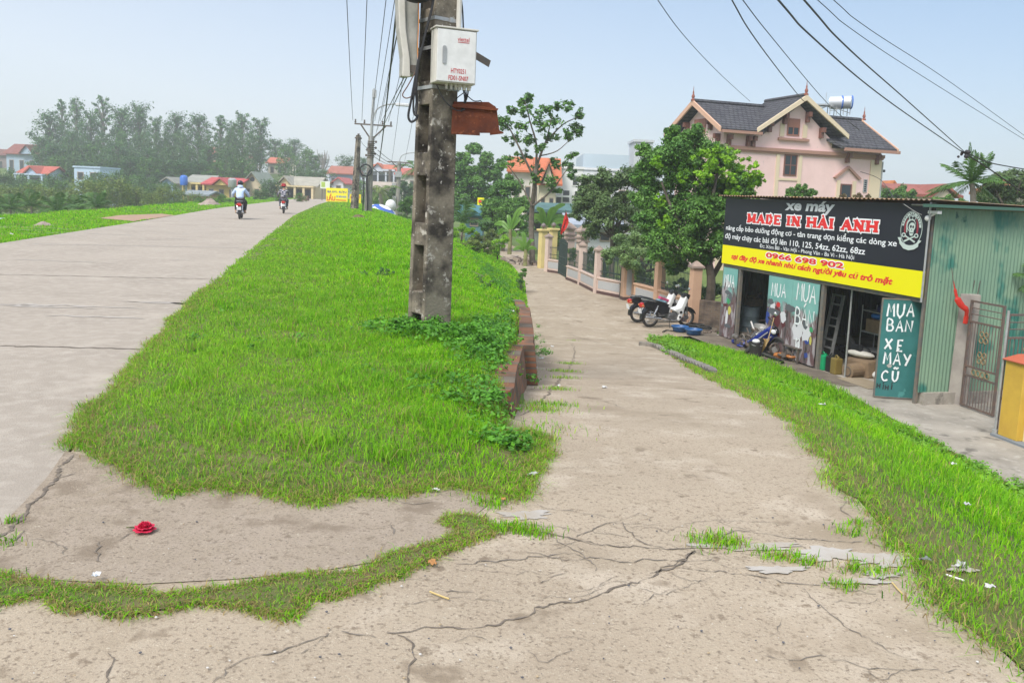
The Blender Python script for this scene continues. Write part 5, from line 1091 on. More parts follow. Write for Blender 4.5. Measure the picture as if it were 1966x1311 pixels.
# ================================================================ trees by the lane and behind
pxtree('longan_tree', 'big dense dark green longan tree with bright new leaves beside the shop', 'tree', (1362, 582), 27.5,
       [(1272, 470, 40), (1290, 400, 44), (1400, 380, 46), (1345, 440, 46), (1310, 330, 46), (1290, 290, 46), (1340, 285, 44), (1385, 305, 36), (1240, 335, 38), (1300, 345, 50), (1365, 360, 50), (1420, 350, 36), (1255, 395, 40), (1325, 415, 50), (1395, 420, 40), (1320, 470, 36), (1375, 470, 34), (1265, 450, 34), (1340, 250, 16), (1322, 262, 20), (1265, 300, 28), (1235, 288, 16), (1290, 255, 18), (1300, 505, 26), (1350, 500, 26), (1400, 475, 28), (1285, 430, 36), (1340, 390, 44), (1235, 375, 30), (1240, 420, 26), (1365, 400, 40), (1310, 300, 36)], .19, 62, PAL_MID * 1.45,
       limbs=[([(1362, 590), (1365, 530), (1350, 470), (1330, 400)], .17, .08), ([(1363, 540), (1400, 470), (1410, 410)], .10, .04), ([(1352, 480), (1300, 420), (1270, 350)], .09, .03), ([(1345, 450), (1370, 370), (1380, 310)], .08, .03), ([(1340, 420), (1330, 330), (1330, 270)], .07, .02)],
       new=[(1400, 315, 22), (1440, 322, 16), (1425, 345, 20), (1370, 300, 16), (1452, 345, 14), (1345, 335, 16), (1310, 340, 12), (1365, 330, 14), (1270, 385, 12), (1275, 425, 10), (1290, 500, 10), (1262, 310, 9), (1405, 355, 16), (1385, 345, 22), (1440, 365, 18), (1350, 310, 18)], sub=16)
pxtree('longan_tree', 'second longan tree, dull grey-green, behind the fence left of the big one', 'tree', (1175, 520), 37,
       [(1130, 352, 28), (1170, 342, 32), (1212, 338, 30), (1118, 390, 26), (1160, 395, 42), (1208, 392, 42), (1135, 435, 30), (1185, 440, 38), (1228, 425, 32), (1105, 410, 16), (1150, 420, 34), (1200, 470, 26), (1160, 365, 26), (1240, 370, 34), (1225, 345, 36), (1245, 400, 36), (1140, 375, 34), (1190, 370, 40)], .22, 60, PAL_GREY * 1.25)
pxtree('garden_shrub', 'rounded pale green shrub leaning over the iron fence', 'shrub', (1235, 560), 31.5,
       [(1190, 472, 28), (1228, 452, 32), (1258, 482, 34), (1170, 490, 18), (1216, 500, 32), (1268, 445, 28), (1288, 500, 26), (1235, 525, 20)], .15, 80, PAL_GREY * 1.8)
pxtree('slender_tree', 'tall slender open-crowned tree with feathery leaf tufts behind the yellow pillars', 'tree', (1022, 500), 46,
       [(1003, 193, 9), (1015, 186, 8), (985, 210, 9), (1007, 212, 13), (1028, 222, 13), (1052, 212, 12), (1076, 204, 10), (1092, 205, 11), (1117, 222, 12), (1106, 245, 11), (1072, 240, 14), (1042, 243, 12), (973, 240, 12), (961, 231, 9), (1000, 248, 12), (985, 265, 12), (1018, 270, 12), (1060, 262, 12), (1090, 258, 10), (1108, 256, 8), (1037, 285, 10), (1005, 300, 12), (970, 310, 13), (1062, 315, 12), (1092, 315, 10), (1032, 325, 10), (1097, 300, 9), (1057, 345, 12), (1028, 342, 9), (1098, 332, 9), (1065, 365, 9)], .46, 6, PAL_MID * 1.35,
       limbs=[([(1022, 505), (1020, 420), (1026, 360), (1028, 325)], .17, .11), ([(1028, 330), (1030, 280), (1018, 235), (1008, 195)], .08, .02), ([(1028, 330), (1045, 280), (1080, 240), (1112, 225)], .07, .02), ([(1027, 345), (1000, 290), (980, 250), (968, 235)], .07, .02), ([(1028, 325), (1050, 265), (1060, 220)], .06, .02), ([(1024, 395), (1055, 370), (1075, 345), (1092, 320)], .06, .02), ([(1021, 395), (995, 345), (972, 315)], .05, .02), ([(1035, 300), (1070, 290), (1100, 262)], .04, .015)], sub=5, mat=m_bark, flat=.5, spread=1.1, rsc=1.9)
pxtree('leafy_tree', 'hazy pale green tree right behind the concrete pole', 'tree', (905, 440), 78,
       [(885, 300, 22), (912, 284, 18), (933, 306, 20), (880, 338, 26), (915, 345, 32), (948, 335, 22), (875, 380, 25), (912, 385, 26), (945, 375, 22), (960, 315, 14), (895, 320, 26), (925, 330, 28), (900, 360, 30), (930, 365, 28), (880, 405, 22), (960, 350, 18), (868, 350, 20)], .5, 60, PAL_MID * 1.35, flat=.2)
pxtree('leafy_tree', 'round glossy green tree left of the slender tree', 'tree', (965, 480), 57,
       [(960, 370, 28), (985, 360, 24), (945, 402, 28), (985, 402, 28), (962, 430, 28), (1000, 425, 18), (935, 430, 16), (980, 345, 12), (965, 395, 30), (985, 425, 24), (945, 420, 24), (1005, 390, 18), (1008, 440, 18)], .30, 75, PAL_MID * 1.4)
pxtree('leafy_tree', 'low dark tree between the round tree and the teal awning', 'tree', (1040, 470), 62, [(1035, 420, 20), (1060, 430, 22), (1085, 440, 20), (1070, 455, 22)], .30, 60, PAL_MID * .8)
palm('young areca palm with upright fronds right of the pole', (886, 455), (886, 428), 56, 9, 2.6, .7, (.35, 1.5), .35, .09)
palm('areca palm with dense drooping lower fronds above the shop roof', (1868, 420), (1866, 350), 28, 22, 1.5, .36, (-.35, 1.54), .26, .11)
palm('palm fronds sticking into the frame at the right edge', (2010, 620), (2000, 540), 16.5, 9, .62, .28, (-.3, 1.0), .3, .05, name='fan_palm')
palm('drooping yellowish palm in the dip behind the lamp pole', (732, 402), (731, 366), 84, 12, 3.0, .6, (-.4, .9), .75, .25, mat=m_palmy)
palm('dark palm crown half hidden behind the left edge of the thick pole', (800, 420), (800, 325), 98, 12, 3.6, .9, (-.3, 1.1), .6, .2)
# bushes on the slope between verge and lane
for lab, base, y, L, pal, lf in [
    ('bright yellow-green clipped bush right of the pole', (885, 462), 46, [(872, 446, 12), (890, 440, 13), (906, 446, 12)], PAL_BRIGHT, .14),
    ('light green shrub with reddish flowers on the lane bank', (900, 500), 42, [(885, 470, 18), (912, 468, 20), (935, 475, 18), (900, 488, 16)], PAL_YEL * 1.1, .15),
    ('bright yellow-green shrub beside the lane bend', (955, 492), 44, [(955, 468, 16), (970, 458, 10), (950, 482, 14)], PAL_BRIGHT * 1.15, .15),
    ('dull brownish shrub at the end of the lane bank', (930, 490), 47, [(930, 458, 16), (945, 452, 14), (915, 455, 14)], PAL_YEL * .8, .15),
    ('small bush overhanging the lane edge', (1000, 550), 33, [(1003, 528, 9), (998, 540, 8), (1006, 518, 6)], PAL_MID * 1.5, .10),
    ('dark bushes at the foot of the hazy tree', (880, 440), 66, [(870, 410, 18), (900, 415, 18), (925, 425, 16)], PAL_DARK * 1.5, .3),
    ('bush left of the thick pole on the dyke slope', (782, 440), 64, [(778, 400, 18), (790, 420, 20), (770, 420, 14), (788, 385, 14)], PAL_MID * 1.1, .28),
    ('dark shrub behind the farther crossarm pole', (770, 410), 110, [(760, 368, 16), (780, 365, 18), (745, 385, 16), (775, 388, 16), (795, 370, 16)], PAL_DARK * 1.3, .5),
    ('bright green shrubs behind the yellow price sign', (710, 405), 104, [(700, 385, 12), (718, 380, 14), (735, 390, 14), (755, 395, 12), (705, 372, 8)], PAL_MID * 1.5, .5)]:
    pxtree('bush', lab, 'bush', base, y, L, lf, 60, pal, r=.05, sub=8)
for lab, base, y, L, pal in [('dark clipped shrub behind the fence beside the parked motorbikes', (1305, 600), 29.5, [(1292, 560, 20), (1310, 548, 18), (1322, 575, 16), (1275, 575, 16), (1330, 548, 12)], PAL_DARK * 1.6), ('dark shrub in the garden behind the second fence', (1240, 590), 34, [(1240, 545, 22), (1215, 540, 18), (1265, 545, 16), (1232, 565, 16)], PAL_DARK * 1.5), ('dark undergrowth in the garden beneath the longan tree', (1350, 580), 31, [(1345, 560, 20), (1372, 555, 20), (1395, 560, 16), (1360, 575, 16)], PAL_DARK * 1.3), ('green shrub inside the far garden gate', (1130, 530), 41, [(1100, 490, 18), (1130, 485, 20), (1150, 500, 20), (1120, 510, 18), (1160, 515, 16)], PAL_MID)]:
    pxtree('bush', lab, 'bush', base, y, L, .14, 60, pal, r=.05, sub=8)
# thorny seedlings and young plants on the verge
for lab, px, py, h_ in [('spindly dark seedling on the verge, left of the pole', 715, 548, .38), ('second small seedling on the verge, nearer the pole', 740, 545, .26), ('thin seedling with bare stems on the bank right of the pole', 930, 560, .35), ('fresh green sapling tip on the bank above the lane', 1000, 560, .5)]:
    b = G(px, py); t = thing('seedling', lab, 'plant', (b.x, b.y, b.z)); paths = []; C = []
    for k in range(6):
        a = rnd.uniform(0, 6.28); e = Vector((math.cos(a) * h_ * .5, math.sin(a) * h_ * .5, h_ * rnd.uniform(.5, 1))); paths.append(([Vector((0, 0, -.02)), e * .5 + Vector((0, 0, .05)), e], .006, .003)); C += [e, e * .7, e * .45 + Vector((0, 0, .05))]
    trunk(t, paths, m_bark, 'stem'); crown('leaves', C, [(.06, .06, .04)] * len(C), .05, 12, PAL_MID * 1.1, t)
# banana plants
m_ban = M('banana_leaf', (.11, .26, .03), (.18, .34, .05), scale=1.0, rough=.4, transl=.35)
def banana(label, base, y, leaves, hp):
    b = at(*base, y); t = thing('banana_plant', label, 'banana plant', b); mb = MB(); h = hp
    for px, py, w_ in leaves:
        e = at(px, py, y + rnd.uniform(-.8, .8)) - b; s = Vector((0, 0, h)); m_ = (s + e) / 2 + Vector((0, 0, .25 * (e - s).length)); P = cat([s, m_, e], 6); n = len(P); up = Vector((0, -1, .3)).normalized()
        for sg_ in (1, -1):
            V = []
            for i, p in enumerate(P):
                tg = (P[min(i + 1, n - 1)] - P[max(0, i - 1)]).normalized(); sd = tg.cross(up).normalized() * sg_; ww = w_ * .62 * math.sin(PI * (.04 + .95 * i / n)) ** .9 * (.8 + .25 * rnd.random()); V += [p, p + sd * ww + Vector((0, 0, -.25 * ww))]
            mb.add(V, [(2 * i, 2 * i + 1, 2 * i + 3, 2 * i + 2) for i in range(n - 1)])
        mb.tube(P, [.03 * (1 - .8 * i / n) for i in range(n)], 5)
    mb.build('leaves', m_ban, t, smooth=False); trunk(t, [([Vector((0, 0, -.3)), Vector((.02, 0, h * .5)), Vector((0, 0, h + .1))], .13, .09)], M('banana_stem', (.25, .27, .10), (.16, .13, .07), scale=4, rough=.8), 'stem')
banana('broad-leaved banana plant left of the slender tree', (978, 478), 47, [(950, 430, .28), (955, 450, .25), (1008, 398, .3), (1000, 420, .28), (990, 455, .25), (975, 412, .22)], 1.0)
banana('banana plant with large upright leaves behind the yellow pillars', (1048, 470), 48, [(1030, 400, .32), (1065, 398, .32), (1085, 392, .25), (1090, 420, .3), (1015, 415, .3), (1075, 440, .28), (1100, 435, .28), (1038, 440, .28)], 1.0)
banana('short banana plant with a light green leaf by the yellow pillar', (1008, 500), 45.5, [(1003, 445, .22), (990, 460, .2), (1025, 462, .2), (1030, 478, .18), (985, 480, .2)], .5)
# ================================================================ garden fence and gate along the lane
m_peach = M('peach_render', (.56, .36, .24), (.50, .31, .21), scale=2.5, rough=.85); m_pink2 = M('pale_pink_render', (.60, .47, .40), (.53, .40, .34), scale=2.5, rough=.85)
m_pebble = M('grey_pebbledash', (.42, .42, .42), (.34, .34, .34), scale=40, rough=.95); m_base = M('dark_red_base', (.09, .05, .045), rough=.9); m_capd = M('stained_cap', (.36, .27, .22), (.20, .16, .14), scale=3, rough=.95)
m_giron = M('dark_green_iron', (.03, .05, .045), rough=.6)
def gl(px, py): p = Gz(px, py, GL); return Vector((p.x, p.y, GL))
def pillar(parent, p, h, w_, rz, m, cap=.16, deco=False):
    x, y = p; mb = MB().box((x, y, h / 2 - .1), (w_, w_, h + .2), rz); mb.build('pillar', m, parent, bevel=.01) if parent else None
    mb = MB().box((x, y, h + .03), (w_ * 1.35, w_ * 1.35, .06), rz).box((x, y, h + .062 + cap / 2), (w_ * 1.28, w_ * 1.28, cap), rz, taper=.12); mb.build('pillar_cap', m_capd, parent)
def fence(label, pts, hs, hp, mats, ends, railh, inset=True, wp=.26):
    """plinth wall, iron panels and capped pillars through ground points"""
    o = pts[0]; t = thing('garden_fence', label, 'fence', o)
    L = [Vector((p.x - o.x, p.y - o.y)) for p in pts]
    pl = MB(); ba = MB(); ins = MB(); ir = MB(); cp_ = MB()
    for i in range(len(L) - 1):
        a, b = L[i], L[i + 1]; d = b - a; l = d.length; rz = math.atan2(d.y, d.x); c = (a + b) / 2
        pl.box((c.x, c.y, hp / 2 + .06), (l, .16, hp - .14), rz); ba.box((c.x, c.y, .04), (l + .05, .22, .18), rz); cp_.box((c.x, c.y, hp + .02), (l, .24, .06), rz)
        n_ = Vector((d.y, -d.x)).normalized(); n_ = n_ if n_.dot(-c - Vector((o.x, o.y))) > 0 else -n_
        if inset: q = c + n_ * .082; ins.box((q.x, q.y, hp / 2 + .07), (l * .82, .012, hp * .52), rz)
        k = int(l / .11)
        for j in range(1, k):
            q = a + d * j / k; ir.tube([(q.x, q.y, hp + .05), (q.x, q.y, railh)], .009, 4)
        for z in (hp + .12, hp + .3, railh - .08): ir.box((c.x, c.y, z), (l, .02, .025), rz)
    pl.build('plinth', mats[0], t); ba.build('base_course', m_base, t); cp_.build('plinth_coping', mats[0], t); ir.build('iron_panel', m_giron, t)
    if inset: ins.build('inset_panel', m_pebble, t, bevel=.004)
    for i, p in enumerate(L):
        if ends[i]:
            d = (L[min(i + 1, len(L) - 1)] - L[max(0, i - 1)]); pillar(t, p, hs[i], wp, math.atan2(d.y, d.x), mats[1])
    return t
f1 = [gl(1090, 537), gl(1115, 547), gl(1146, 563), gl(1196, 573)]
fence('pink and peach garden fence with grey inset panels under the pale tree', f1, [1.7, 1.72, 1.72, 1.6], .62, (m_pink2, m_pink2), [0, 1, 1, 0], 1.5)
f2 = [gl(1219, 582), gl(1263, 596), gl(1330, 622)]
fence('peach garden fence with two capped pillars behind the parked motorbikes', f2, [1.0, 1.8, 1.78], .72, (m_peach, m_peach), [0, 1, 1], 1.62, inset=True, wp=.30)
f0 = [gl(1051, 522), gl(1082, 527)]
fence('short far fence section with one slim pillar by the yellow pillars', f0, [1.75, 1], .62, (m_pink2, m_pink2), [1, 0], 1.35)
def gpillar(label, p, h, w_, m, cap, ball=None, rz=.5):
    t = thing('gate_pillar', label, 'gate pillar', (p.x, p.y, GL), rz); MB().box((0, 0, h / 2), (w_, w_, h)).build('column', m, t, bevel=.01)
    if cap == 'tier': 
        mb = MB(); 
        for z, s in ((-.45, 1.35), (-.25, 1.35), (0.03, 1.45)): mb.box((0, 0, h + z), (w_ * s, w_ * s, .07))
        mb.box((0, 0, h + .2), (w_ * 1.4, w_ * 1.4, .26), taper=.1); mb.build('cap', m_capd, t)
    else:
        MB().box((0, 0, h + .05), (w_ * 1.5, w_ * 1.5, .1)).box((0, 0, h - .03), (w_ * 1.25, w_ * 1.25, .05)).build('cap', m, t, bevel=.015); MB().lathe([(.05, .1), (.05, .16), (.12, .2), (.14, .3), (.08, .38), (.02, .42)], (0, 0, h), 10).build('finial', M('glazed_pot', (.20, .09, .10), (.15, .18, .16), scale=9, rough=.4), t, smooth=True)
    return t
m_yp = M('pale_yellow_paint', (.66, .53, .22), (.58, .46, .20), scale=2, rough=.8)
gpillar('nearer plain yellow gate pillar with a pot finial', gl(1040, 515), 2.0, .36, m_yp, 'pot'); q = at(1060, 500, 46.5); q.z = GL; gpillar('second yellow gate pillar half hidden behind the slim pink pillar', q, 2.0, .36, m_yp, 'pot')
q = gl(1090, 530); gpillar('left pink gate pillar with tiered pyramid cap beside the flag', q + Vector((.05, .8, 0)), 2.25, .40, m_pink2, 'tier'); q = gl(1117, 537); gpillar('right pink gate pillar with tiered pyramid cap behind the fence', q + Vector((0, .9, 0)), 2.2, .40, m_pink2, 'tier')
q = gl(1203, 576); t = gpillar('wide peach gate pillar with a grey oval panel', q, 1.75, .42, m_peach, 'tier', rz=.15); MB().prism([(.10 * math.cos(a), .85 + (.55 if math.sin(a) > 0 else -.55) + .10 * math.sin(a)) for a in np.linspace(0, 2 * PI, 20, endpoint=False)], -.217, -.211).build('inset_panel', m_pebble, t); MB().b2(-.22, .22, -.22, .22, -.1, .14).build('base_course', m_base, t)
def igate(label, a, b, h, z0=.05):
    d = b - a; t = thing('iron_gate', label, 'gate', (a.x, a.y, GL), math.atan2(d.y, d.x)); l = d.length; mb = MB()
    for x in np.arange(0, l, .10): mb.tube([(x, 0, z0), (x, 0, h + .12 * math.sin(PI * x / l))], .011, 5)
    mb.build('bars', m_giron, t); mb = MB()
    for z in (z0 + .05, .55, .9, h - .1): mb.box((l / 2, 0, z), (l, .025, .04))
    mb.b2(-.03, .03, -.03, .03, 0, h).b2(l - .03, l + .03, -.03, .03, 0, h); mb.build('frame', m_giron, t)
igate('dark iron gate between slim pillar and left pink gate pillar', gl(1072, 526), gl(1086, 534), 1.7); igate('dark iron gate in the gap beside the parked motorbikes', gl(1212, 575), gl(1222, 582) + Vector((.6, .9, 0)), 1.6); igate('black iron gate leaf in front of the fence corner', gl(1158, 564) + Vector((0, -.05, 0)), gl(1190, 572) + Vector((0, -.12, 0)), 1.65)
b = at(1094, 470, 41); t = thing('flag', 'plain red flag hanging limp on a pole above the gate', 'flag', (b.x, b.y, GL)); kk = 41 / FPX
zf = at(1083, 405, 41).z - GL; V = []
for i in range(7):
    for j in range(5): u_, v_ = i / 6, j / 4; V.append(((1083 + (j / 4) * 10 * math.sin(PI * u_ * .9 + .2) - 8 * u_ - 1094 + 0) * kk, .05 * math.sin(v_ * 9 + u_ * 4), zf - 42 * u_ * kk - .1 * v_))
MB().add(V, [(5 * i + j, 5 * i + j + 1, 5 * i + j + 6, 5 * i + j + 5) for i in range(6) for j in range(4)]).build('cloth', M('red_cloth', (.62, .03, .02), rough=.7, transl=.35), t, smooth=True); MB().tube([(-.40, 0, .3), (-.28, .02, zf + .05)], .015, 6).build('flag_pole', m_giron, t)
# low brick wall beside the shop, sand, junk
w0, w1 = gl(1340, 624), gl(1392, 632); d = w1 - w0; t = thing('low_brick_wall', 'low grimy brick wall between fence and shop', 'wall', w0, math.atan2(d.y, d.x)); MB().b2(0, d.length + .3, 0, .2, -.1, .80).build('brickwork', brickmat('dull_brick', (.17, .12, .085), (.12, .085, .065), (.15, .13, .11), axis='X'), t, bevel=.01)
def heap(name, label, c, rx, ry, h, mat, cat_='heap', n=26, rough=.25):
    V = [(0, 0, h)]; F_ = []; rings = 5
    for i in range(1, rings + 1):
        for k in range(n): a = 2 * PI * k / n; q = i / rings; V.append((rx * q * math.cos(a) * rnd.uniform(1 - rough * .5, 1 + rough * .5), ry * q * math.sin(a) * rnd.uniform(1 - rough * .5, 1 + rough * .5), h * (1 - q) ** 1.2 * rnd.uniform(1 - rough, 1 + rough) - (.06 if i == rings else 0)))
    F_ = [(0, 1 + k, 1 + (k + 1) % n) for k in range(n)]
    for i in range(rings - 1):
        for k in range(n): F_.append((1 + i * n + k, 1 + (i + 1) * n + k, 1 + (i + 1) * n + (k + 1) % n, 1 + i * n + (k + 1) % n))
    o = MB().add(V, F_).build(name, mat, smooth=True); o.location = c; return tag(o, label, cat_)
m_sand = M('sandy_dirt', (.36, .28, .19), (.26, .20, .13), scale=3, rough=1, bump=.4)
heap('sand_heap', 'sandy dirt heap against the low brick wall', gl(1372, 622) + Vector((0, -.15, 0)), .75, .5, .5, m_sand)
for lab, px, py, s_ in [('dark tangle of old rubber tube beside the front motorbike', 1336, 630, .3), ('coil of black hose lying by the sand heap', 1352, 634, .22)]:
    b = gl(px, py); mb = MB(); [mb.torus((rnd.uniform(-.05, .05), rnd.uniform(-.05, .05), .04 + .035 * i), s_ * rnd.uniform(.7, 1), .022, 22, 6, 'Z') for i in range(3)]; o = mb.build('rubber_hose', m_tyre, smooth=True); o.location = b; tag(o, lab, 'hose')
cable([gl(1272, 640) + Vector((0, 0, .05)), gl(1280, 636) + Vector((0, 0, .03)), gl(1295, 637) + Vector((0, 0, .03)), gl(1310, 634) + Vector((0, 0, .04)), gl(1330, 628) + Vector((0, 0, .05))], .018, 'bent black hose lying beside the blue basins', name='rubber_hose')
def basin(label, px, py):
    b = gl(px, py); t = thing('wash_basin', label, 'basin', b + Vector((0, 0, .03))); m = M('blue_plastic_basin', (.02, .09, .24), (.03, .11, .28), scale=9, rough=.4)
    MB().lathe([(.0, .015), (.17, .0), (.19, .01), (.245, .15), (.235, .15), (.18, .025), (.0, .022)], n=28).build('bowl', m, t, smooth=True); MB().torus((0, 0, .152), .25, .014, 28, 6, 'Z').build('rim', m, t, smooth=True)
basin('left blue plastic wash basin, farther back', 1305, 638); basin('right blue plastic wash basin, nearer the shop', 1331, 644)
mb = MB(); c = gl(1345, 638)
for i in range(30): mb.box(c + Vector((rnd.uniform(-.5, 1.1), rnd.uniform(-.3, .35), .045)), (rnd.uniform(.05, .3), rnd.uniform(.03, .08), .03), rnd.uniform(0, 3))
tag(mb.build('wood_litter', M('old_wood', (.22, .17, .13), (.12, .095, .08), scale=6, rough=1)), 'scattered wood scraps on the dirt before the sand heap', kind='stuff')
# rubble and stones at the lane bend
mb = MB()
for i in range(90): q = at(rnd.uniform(960, 1035), 505 + rnd.uniform(-14, 6), rnd.uniform(46, 49)); q.z = GL + rnd.uniform(0, .45) * rnd.random(); mb.box(q, (rnd.uniform(.1, .35), rnd.uniform(.1, .3), rnd.uniform(.06, .18)), rnd.uniform(0, 3), rnd.uniform(-.4, .4))
tag(mb.build('stone_rubble', M('brown_stone', (.27, .20, .16), (.38, .32, .27), scale=1.2, rough=1)), 'heaped stones and broken bricks at the lane bend', kind='stuff')
# kerb of the right bank
mb = MB(); P_k = [(1226, 664), (1240, 665), (1258, 668), (1285, 680), (1310, 692), (1340, 706), (1368, 720)]; pk = [G(*p) for p in P_k]; pk = cat([(p.x, p.y, 0) for p in pk], 5)
for i in range(len(pk) - 1):
    a, b = pk[i], pk[i + 1]; z = hh(float(XR(a.y)) - .05, a.y); d = b - a; mb.box(((a.x + b.x) / 2, (a.y + b.y) / 2, z - .03 + rnd.uniform(-.006, .006)), (d.length * 1.02, .13, .26), math.atan2(d.y, d.x))
tag(mb.build('kerb', M('mossy_kerb_concrete', (.26, .235, .20), (.13, .12, .10), scale=3, rough=1, bump=.5)), kind='structure')
# ================================================================ pink house
m_pinkw = M('pink_render', (.80, .565, .53), (.73, .51, .475), scale=.8, rough=.85, spots=[(3, .62, .75, (.60, .45, .42))]); m_peach2 = M('peach_trim', (.58, .36, .25), rough=.8); m_creamt = M('cream_trim', (.66, .54, .38), rough=.8); m_brown = M('brown_wood', (.17, .07, .05), rough=.6); m_glass = M('dark_glass', (.02, .03, .035), rough=.12, spec=.6); m_ctrim = M('brown_band', (.36, .20, .15), rough=.8)
m_tile = brickmat('grey_roof_tile', (.085, .085, .095), (.06, .06, .07), (.02, .02, .024), bw=.30, bh=.16, ms=.022, grime=(.11, .11, .115), axis='X', hi=.95)
HP = Plane((11.6, 48), (22.9, 51.8)); hz = HP.sz
ph = thing('pink_house', 'tall pink house with grey tiled roofs, peach trim and a front gable', 'house', (HP.a.x, HP.a.y, 0), HP.rot)
sR = hz(1690, 320)[0]; sc0, sc1, spk = hz(1447, 257)[0], hz(1612, 269)[0], hz(1537, 185)[0]
zE, zR1, zPk, zE2, zR2, zC = 5.80, 7.42, 7.85, 5.22, 7.1, 4.85; DP = 5.2
mb = MB().b2(0, sR, 0, DP, -2.3, zE2 - .05); mb.prism([(sc0 + .5, zE2 - .05), (sc1 - .5, zE2 - .05), (sc1 - .5, zE - .25), (spk, zPk - .35), (sc0 + .5, zE - .25)], 0, 3)
mb.b2(0, sc0 + .5, 0, DP, zE2 - .05, zE - .12); mb.prism([(0, zE - .12), (DP, zE - .12), (DP / 2, zR1 - .2)], 0.0, .2, 'X'); mb.prism([(0, zE2 - .05), (DP, zE2 - .05), (DP / 2, zR2 - .25)], sR - .2, sR, 'X')
mb.build('wall', m_pinkw, ph)
def slab_roof(mb, x0, x1, ye, ze, yr, zr, th=.14):      # a roof slope from eave (ye, ze) to ridge (yr, zr)
    mb.prism([(ye, ze), (yr, zr), (yr, zr + th), (ye, ze + th)], x0, x1, 'X')
mb = MB()
def cutslope(x0, x1e, x1r, ye, ze, yr, zr, th=.14):    # a front slope cut along the valley with the gable roof
    P = [(x0, ye, ze), (x1e, ye, ze), (x1r, yr, zr), (x0, yr, zr)]; mb.add(P + [(a, b, c + th) for a, b, c in P], [(3, 2, 1, 0), (4, 5, 6, 7), (0, 1, 5, 4), (1, 2, 6, 5), (2, 3, 7, 6), (3, 0, 4, 7)])
cutslope(-.55, sc0 + .25, spk, -.55, zE - .12, DP / 2, zR1); slab_roof(mb, -.55, spk, DP + .55, zE - .12, DP / 2, zR1); cutslope(sR + .45, sc1 - .35, spk, -.75, zE2 - .1, DP / 2, zR2); slab_roof(mb, spk, sR + .45, DP + .6, zE2 - .1, DP / 2, zR2)
rf = mb.build('roof', m_tile, ph)
m_tile2 = brickmat('grey_gable_tile', (.085, .085, .095), (.06, .06, .07), (.02, .02, .024), bw=.30, bh=.16, ms=.022, grime=(.11, .11, .115), axis='Y', hi=.95)
mb = MB(); mb.prism([(sc0, zE - .02), (spk, zPk), (spk, zPk + .14), (sc0 - .1, zE + .10)], -.5, 3.4); mb.prism([(sc1, zE - .02), (spk, zPk), (spk, zPk + .14), (sc1 + .1, zE + .10)], -.5, 3.4); mb.build('gable_roof', m_tile2, ph)
mb = MB()
for a, z_ in ((sc0 - .15, zE - .1), (sc1 + .15, zE - .1)): mb.prism([(a, z_), (a, z_ + .26), (spk, zPk + .16), (spk, zPk - .14)], -.62, -.505)
mb.build('barge_board', m_creamt, ph)
mb = MB()
for xx, ze_, zr_, y0 in ((-.66, zE - .12, zR1, -.6), (sR + .46, zE2 - .12, zR2, -.8)):
    for ye in (y0, DP - y0): mb.prism([(ye, ze_ - .08), (DP / 2, zr_ - .1), (DP / 2, zr_ + .2), (ye, ze_ + .2)], xx, xx + .1, 'X')
mb.build('barge_board', m_peach2, ph)
mb = MB().b2(-.5, sc0 + .2, -.6, -.45, zE - .22, zE - .06).b2(sc1 - .2, sR + .7, -.8, -.68, zE2 - .22, zE2 - .04); mb.build('fascia', m_ctrim, ph)
MB().b2(-.14, sR + .16, -.16, -.003, zC - .12, zC + .08).b2(-.10, sR + .12, -.10, -.003, zC - .22, zC - .122).build('cornice', m_ctrim, ph)
MB().b2(sR - .75, sR + .05, -.07, -.002, -2.2, zC - .23).build('corner_pilaster', m_creamt, ph); MB().b2(0, .7, -.07, -.002, -2.2, zC - .23).build('corner_pilaster', m_creamt, ph)
mb = MB(); a, b = hz(1494, 300)[0], hz(1537, 300)[0]; mb.b2(a - .12, a + .12, -.05, -.002, -2.2, zC - .23).b2(b - .12, b + .12, -.05, -.002, -2.2, zC - .23).b2(a + .12, b - .12, -.05, -.002, hz(1515, 345)[1] - .06, hz(1515, 345)[1] + .08); a, b = hz(1502, 240)[0], hz(1546, 240)[0]; mb.b2(a - .15, a + .15, -.05, -.002, hz(1520, 264)[1], hz(1520, 238)[1]).b2(b - .15, b + .15, -.05, -.002, hz(1520, 264)[1], hz(1520, 238)[1]); mb.build('pilaster_strip', m_creamt, ph)
a, b = hz(1493, 264)[0], hz(1551, 270)[0]; MB().b2(a, b, -.16, -.002, hz(1520, 268)[1] - .08, hz(1520, 268)[1] + .06).build('sill_band', m_ctrim, ph)
def hwin(par, x0, x1, z0, z1, y=-.05, mull=1, tr=1, m=m_brown, gl_=m_glass, n_='window'):
    w_ = MB(); f = .07 if x1 - x0 > .5 else .04
    w_.b2(x0, x1, y, y + .05, z0, z0 + f).b2(x0, x1, y, y + .05, z1 - f, z1).b2(x0, x0 + f, y, y + .05, z0 + f, z1 - f).b2(x1 - f, x1, y, y + .05, z0 + f, z1 - f)
    for i in range(mull): x = x0 + (x1 - x0) * (i + 1) / (mull + 1); w_.b2(x - f * .5, x + f * .5, y + .002, y + .048, z0 + f, z1 - f)
    for i in range(tr): z = z0 + (z1 - z0) * (i + 1) / (tr + 1); w_.b2(x0 + f, x1 - f, y + .004, y + .046, z - f * .4, z + f * .4)
    o = w_.build(n_, m, par); MB().b2(x0 + f, x1 - f, y + .02, y + .03, z0 + f, z1 - f).build('pane', gl_, o); return o
a, z0 = hz(1510, 260); b, z1 = hz(1536, 229); hwin(ph, a, b, z0, z1, m=M('window_terracotta', (.33, .14, .10), rough=.7)); MB().b2(a + .08, b - .08, -.06, -.055, (z0 + z1) / 2, z1 - .08).build('shutter', M('window_terracotta', (.33, .14, .10)), ph)
a, z0 = hz(1503, 337); b, z1 = hz(1531, 298); hwin(ph, a, b, z0, z1)
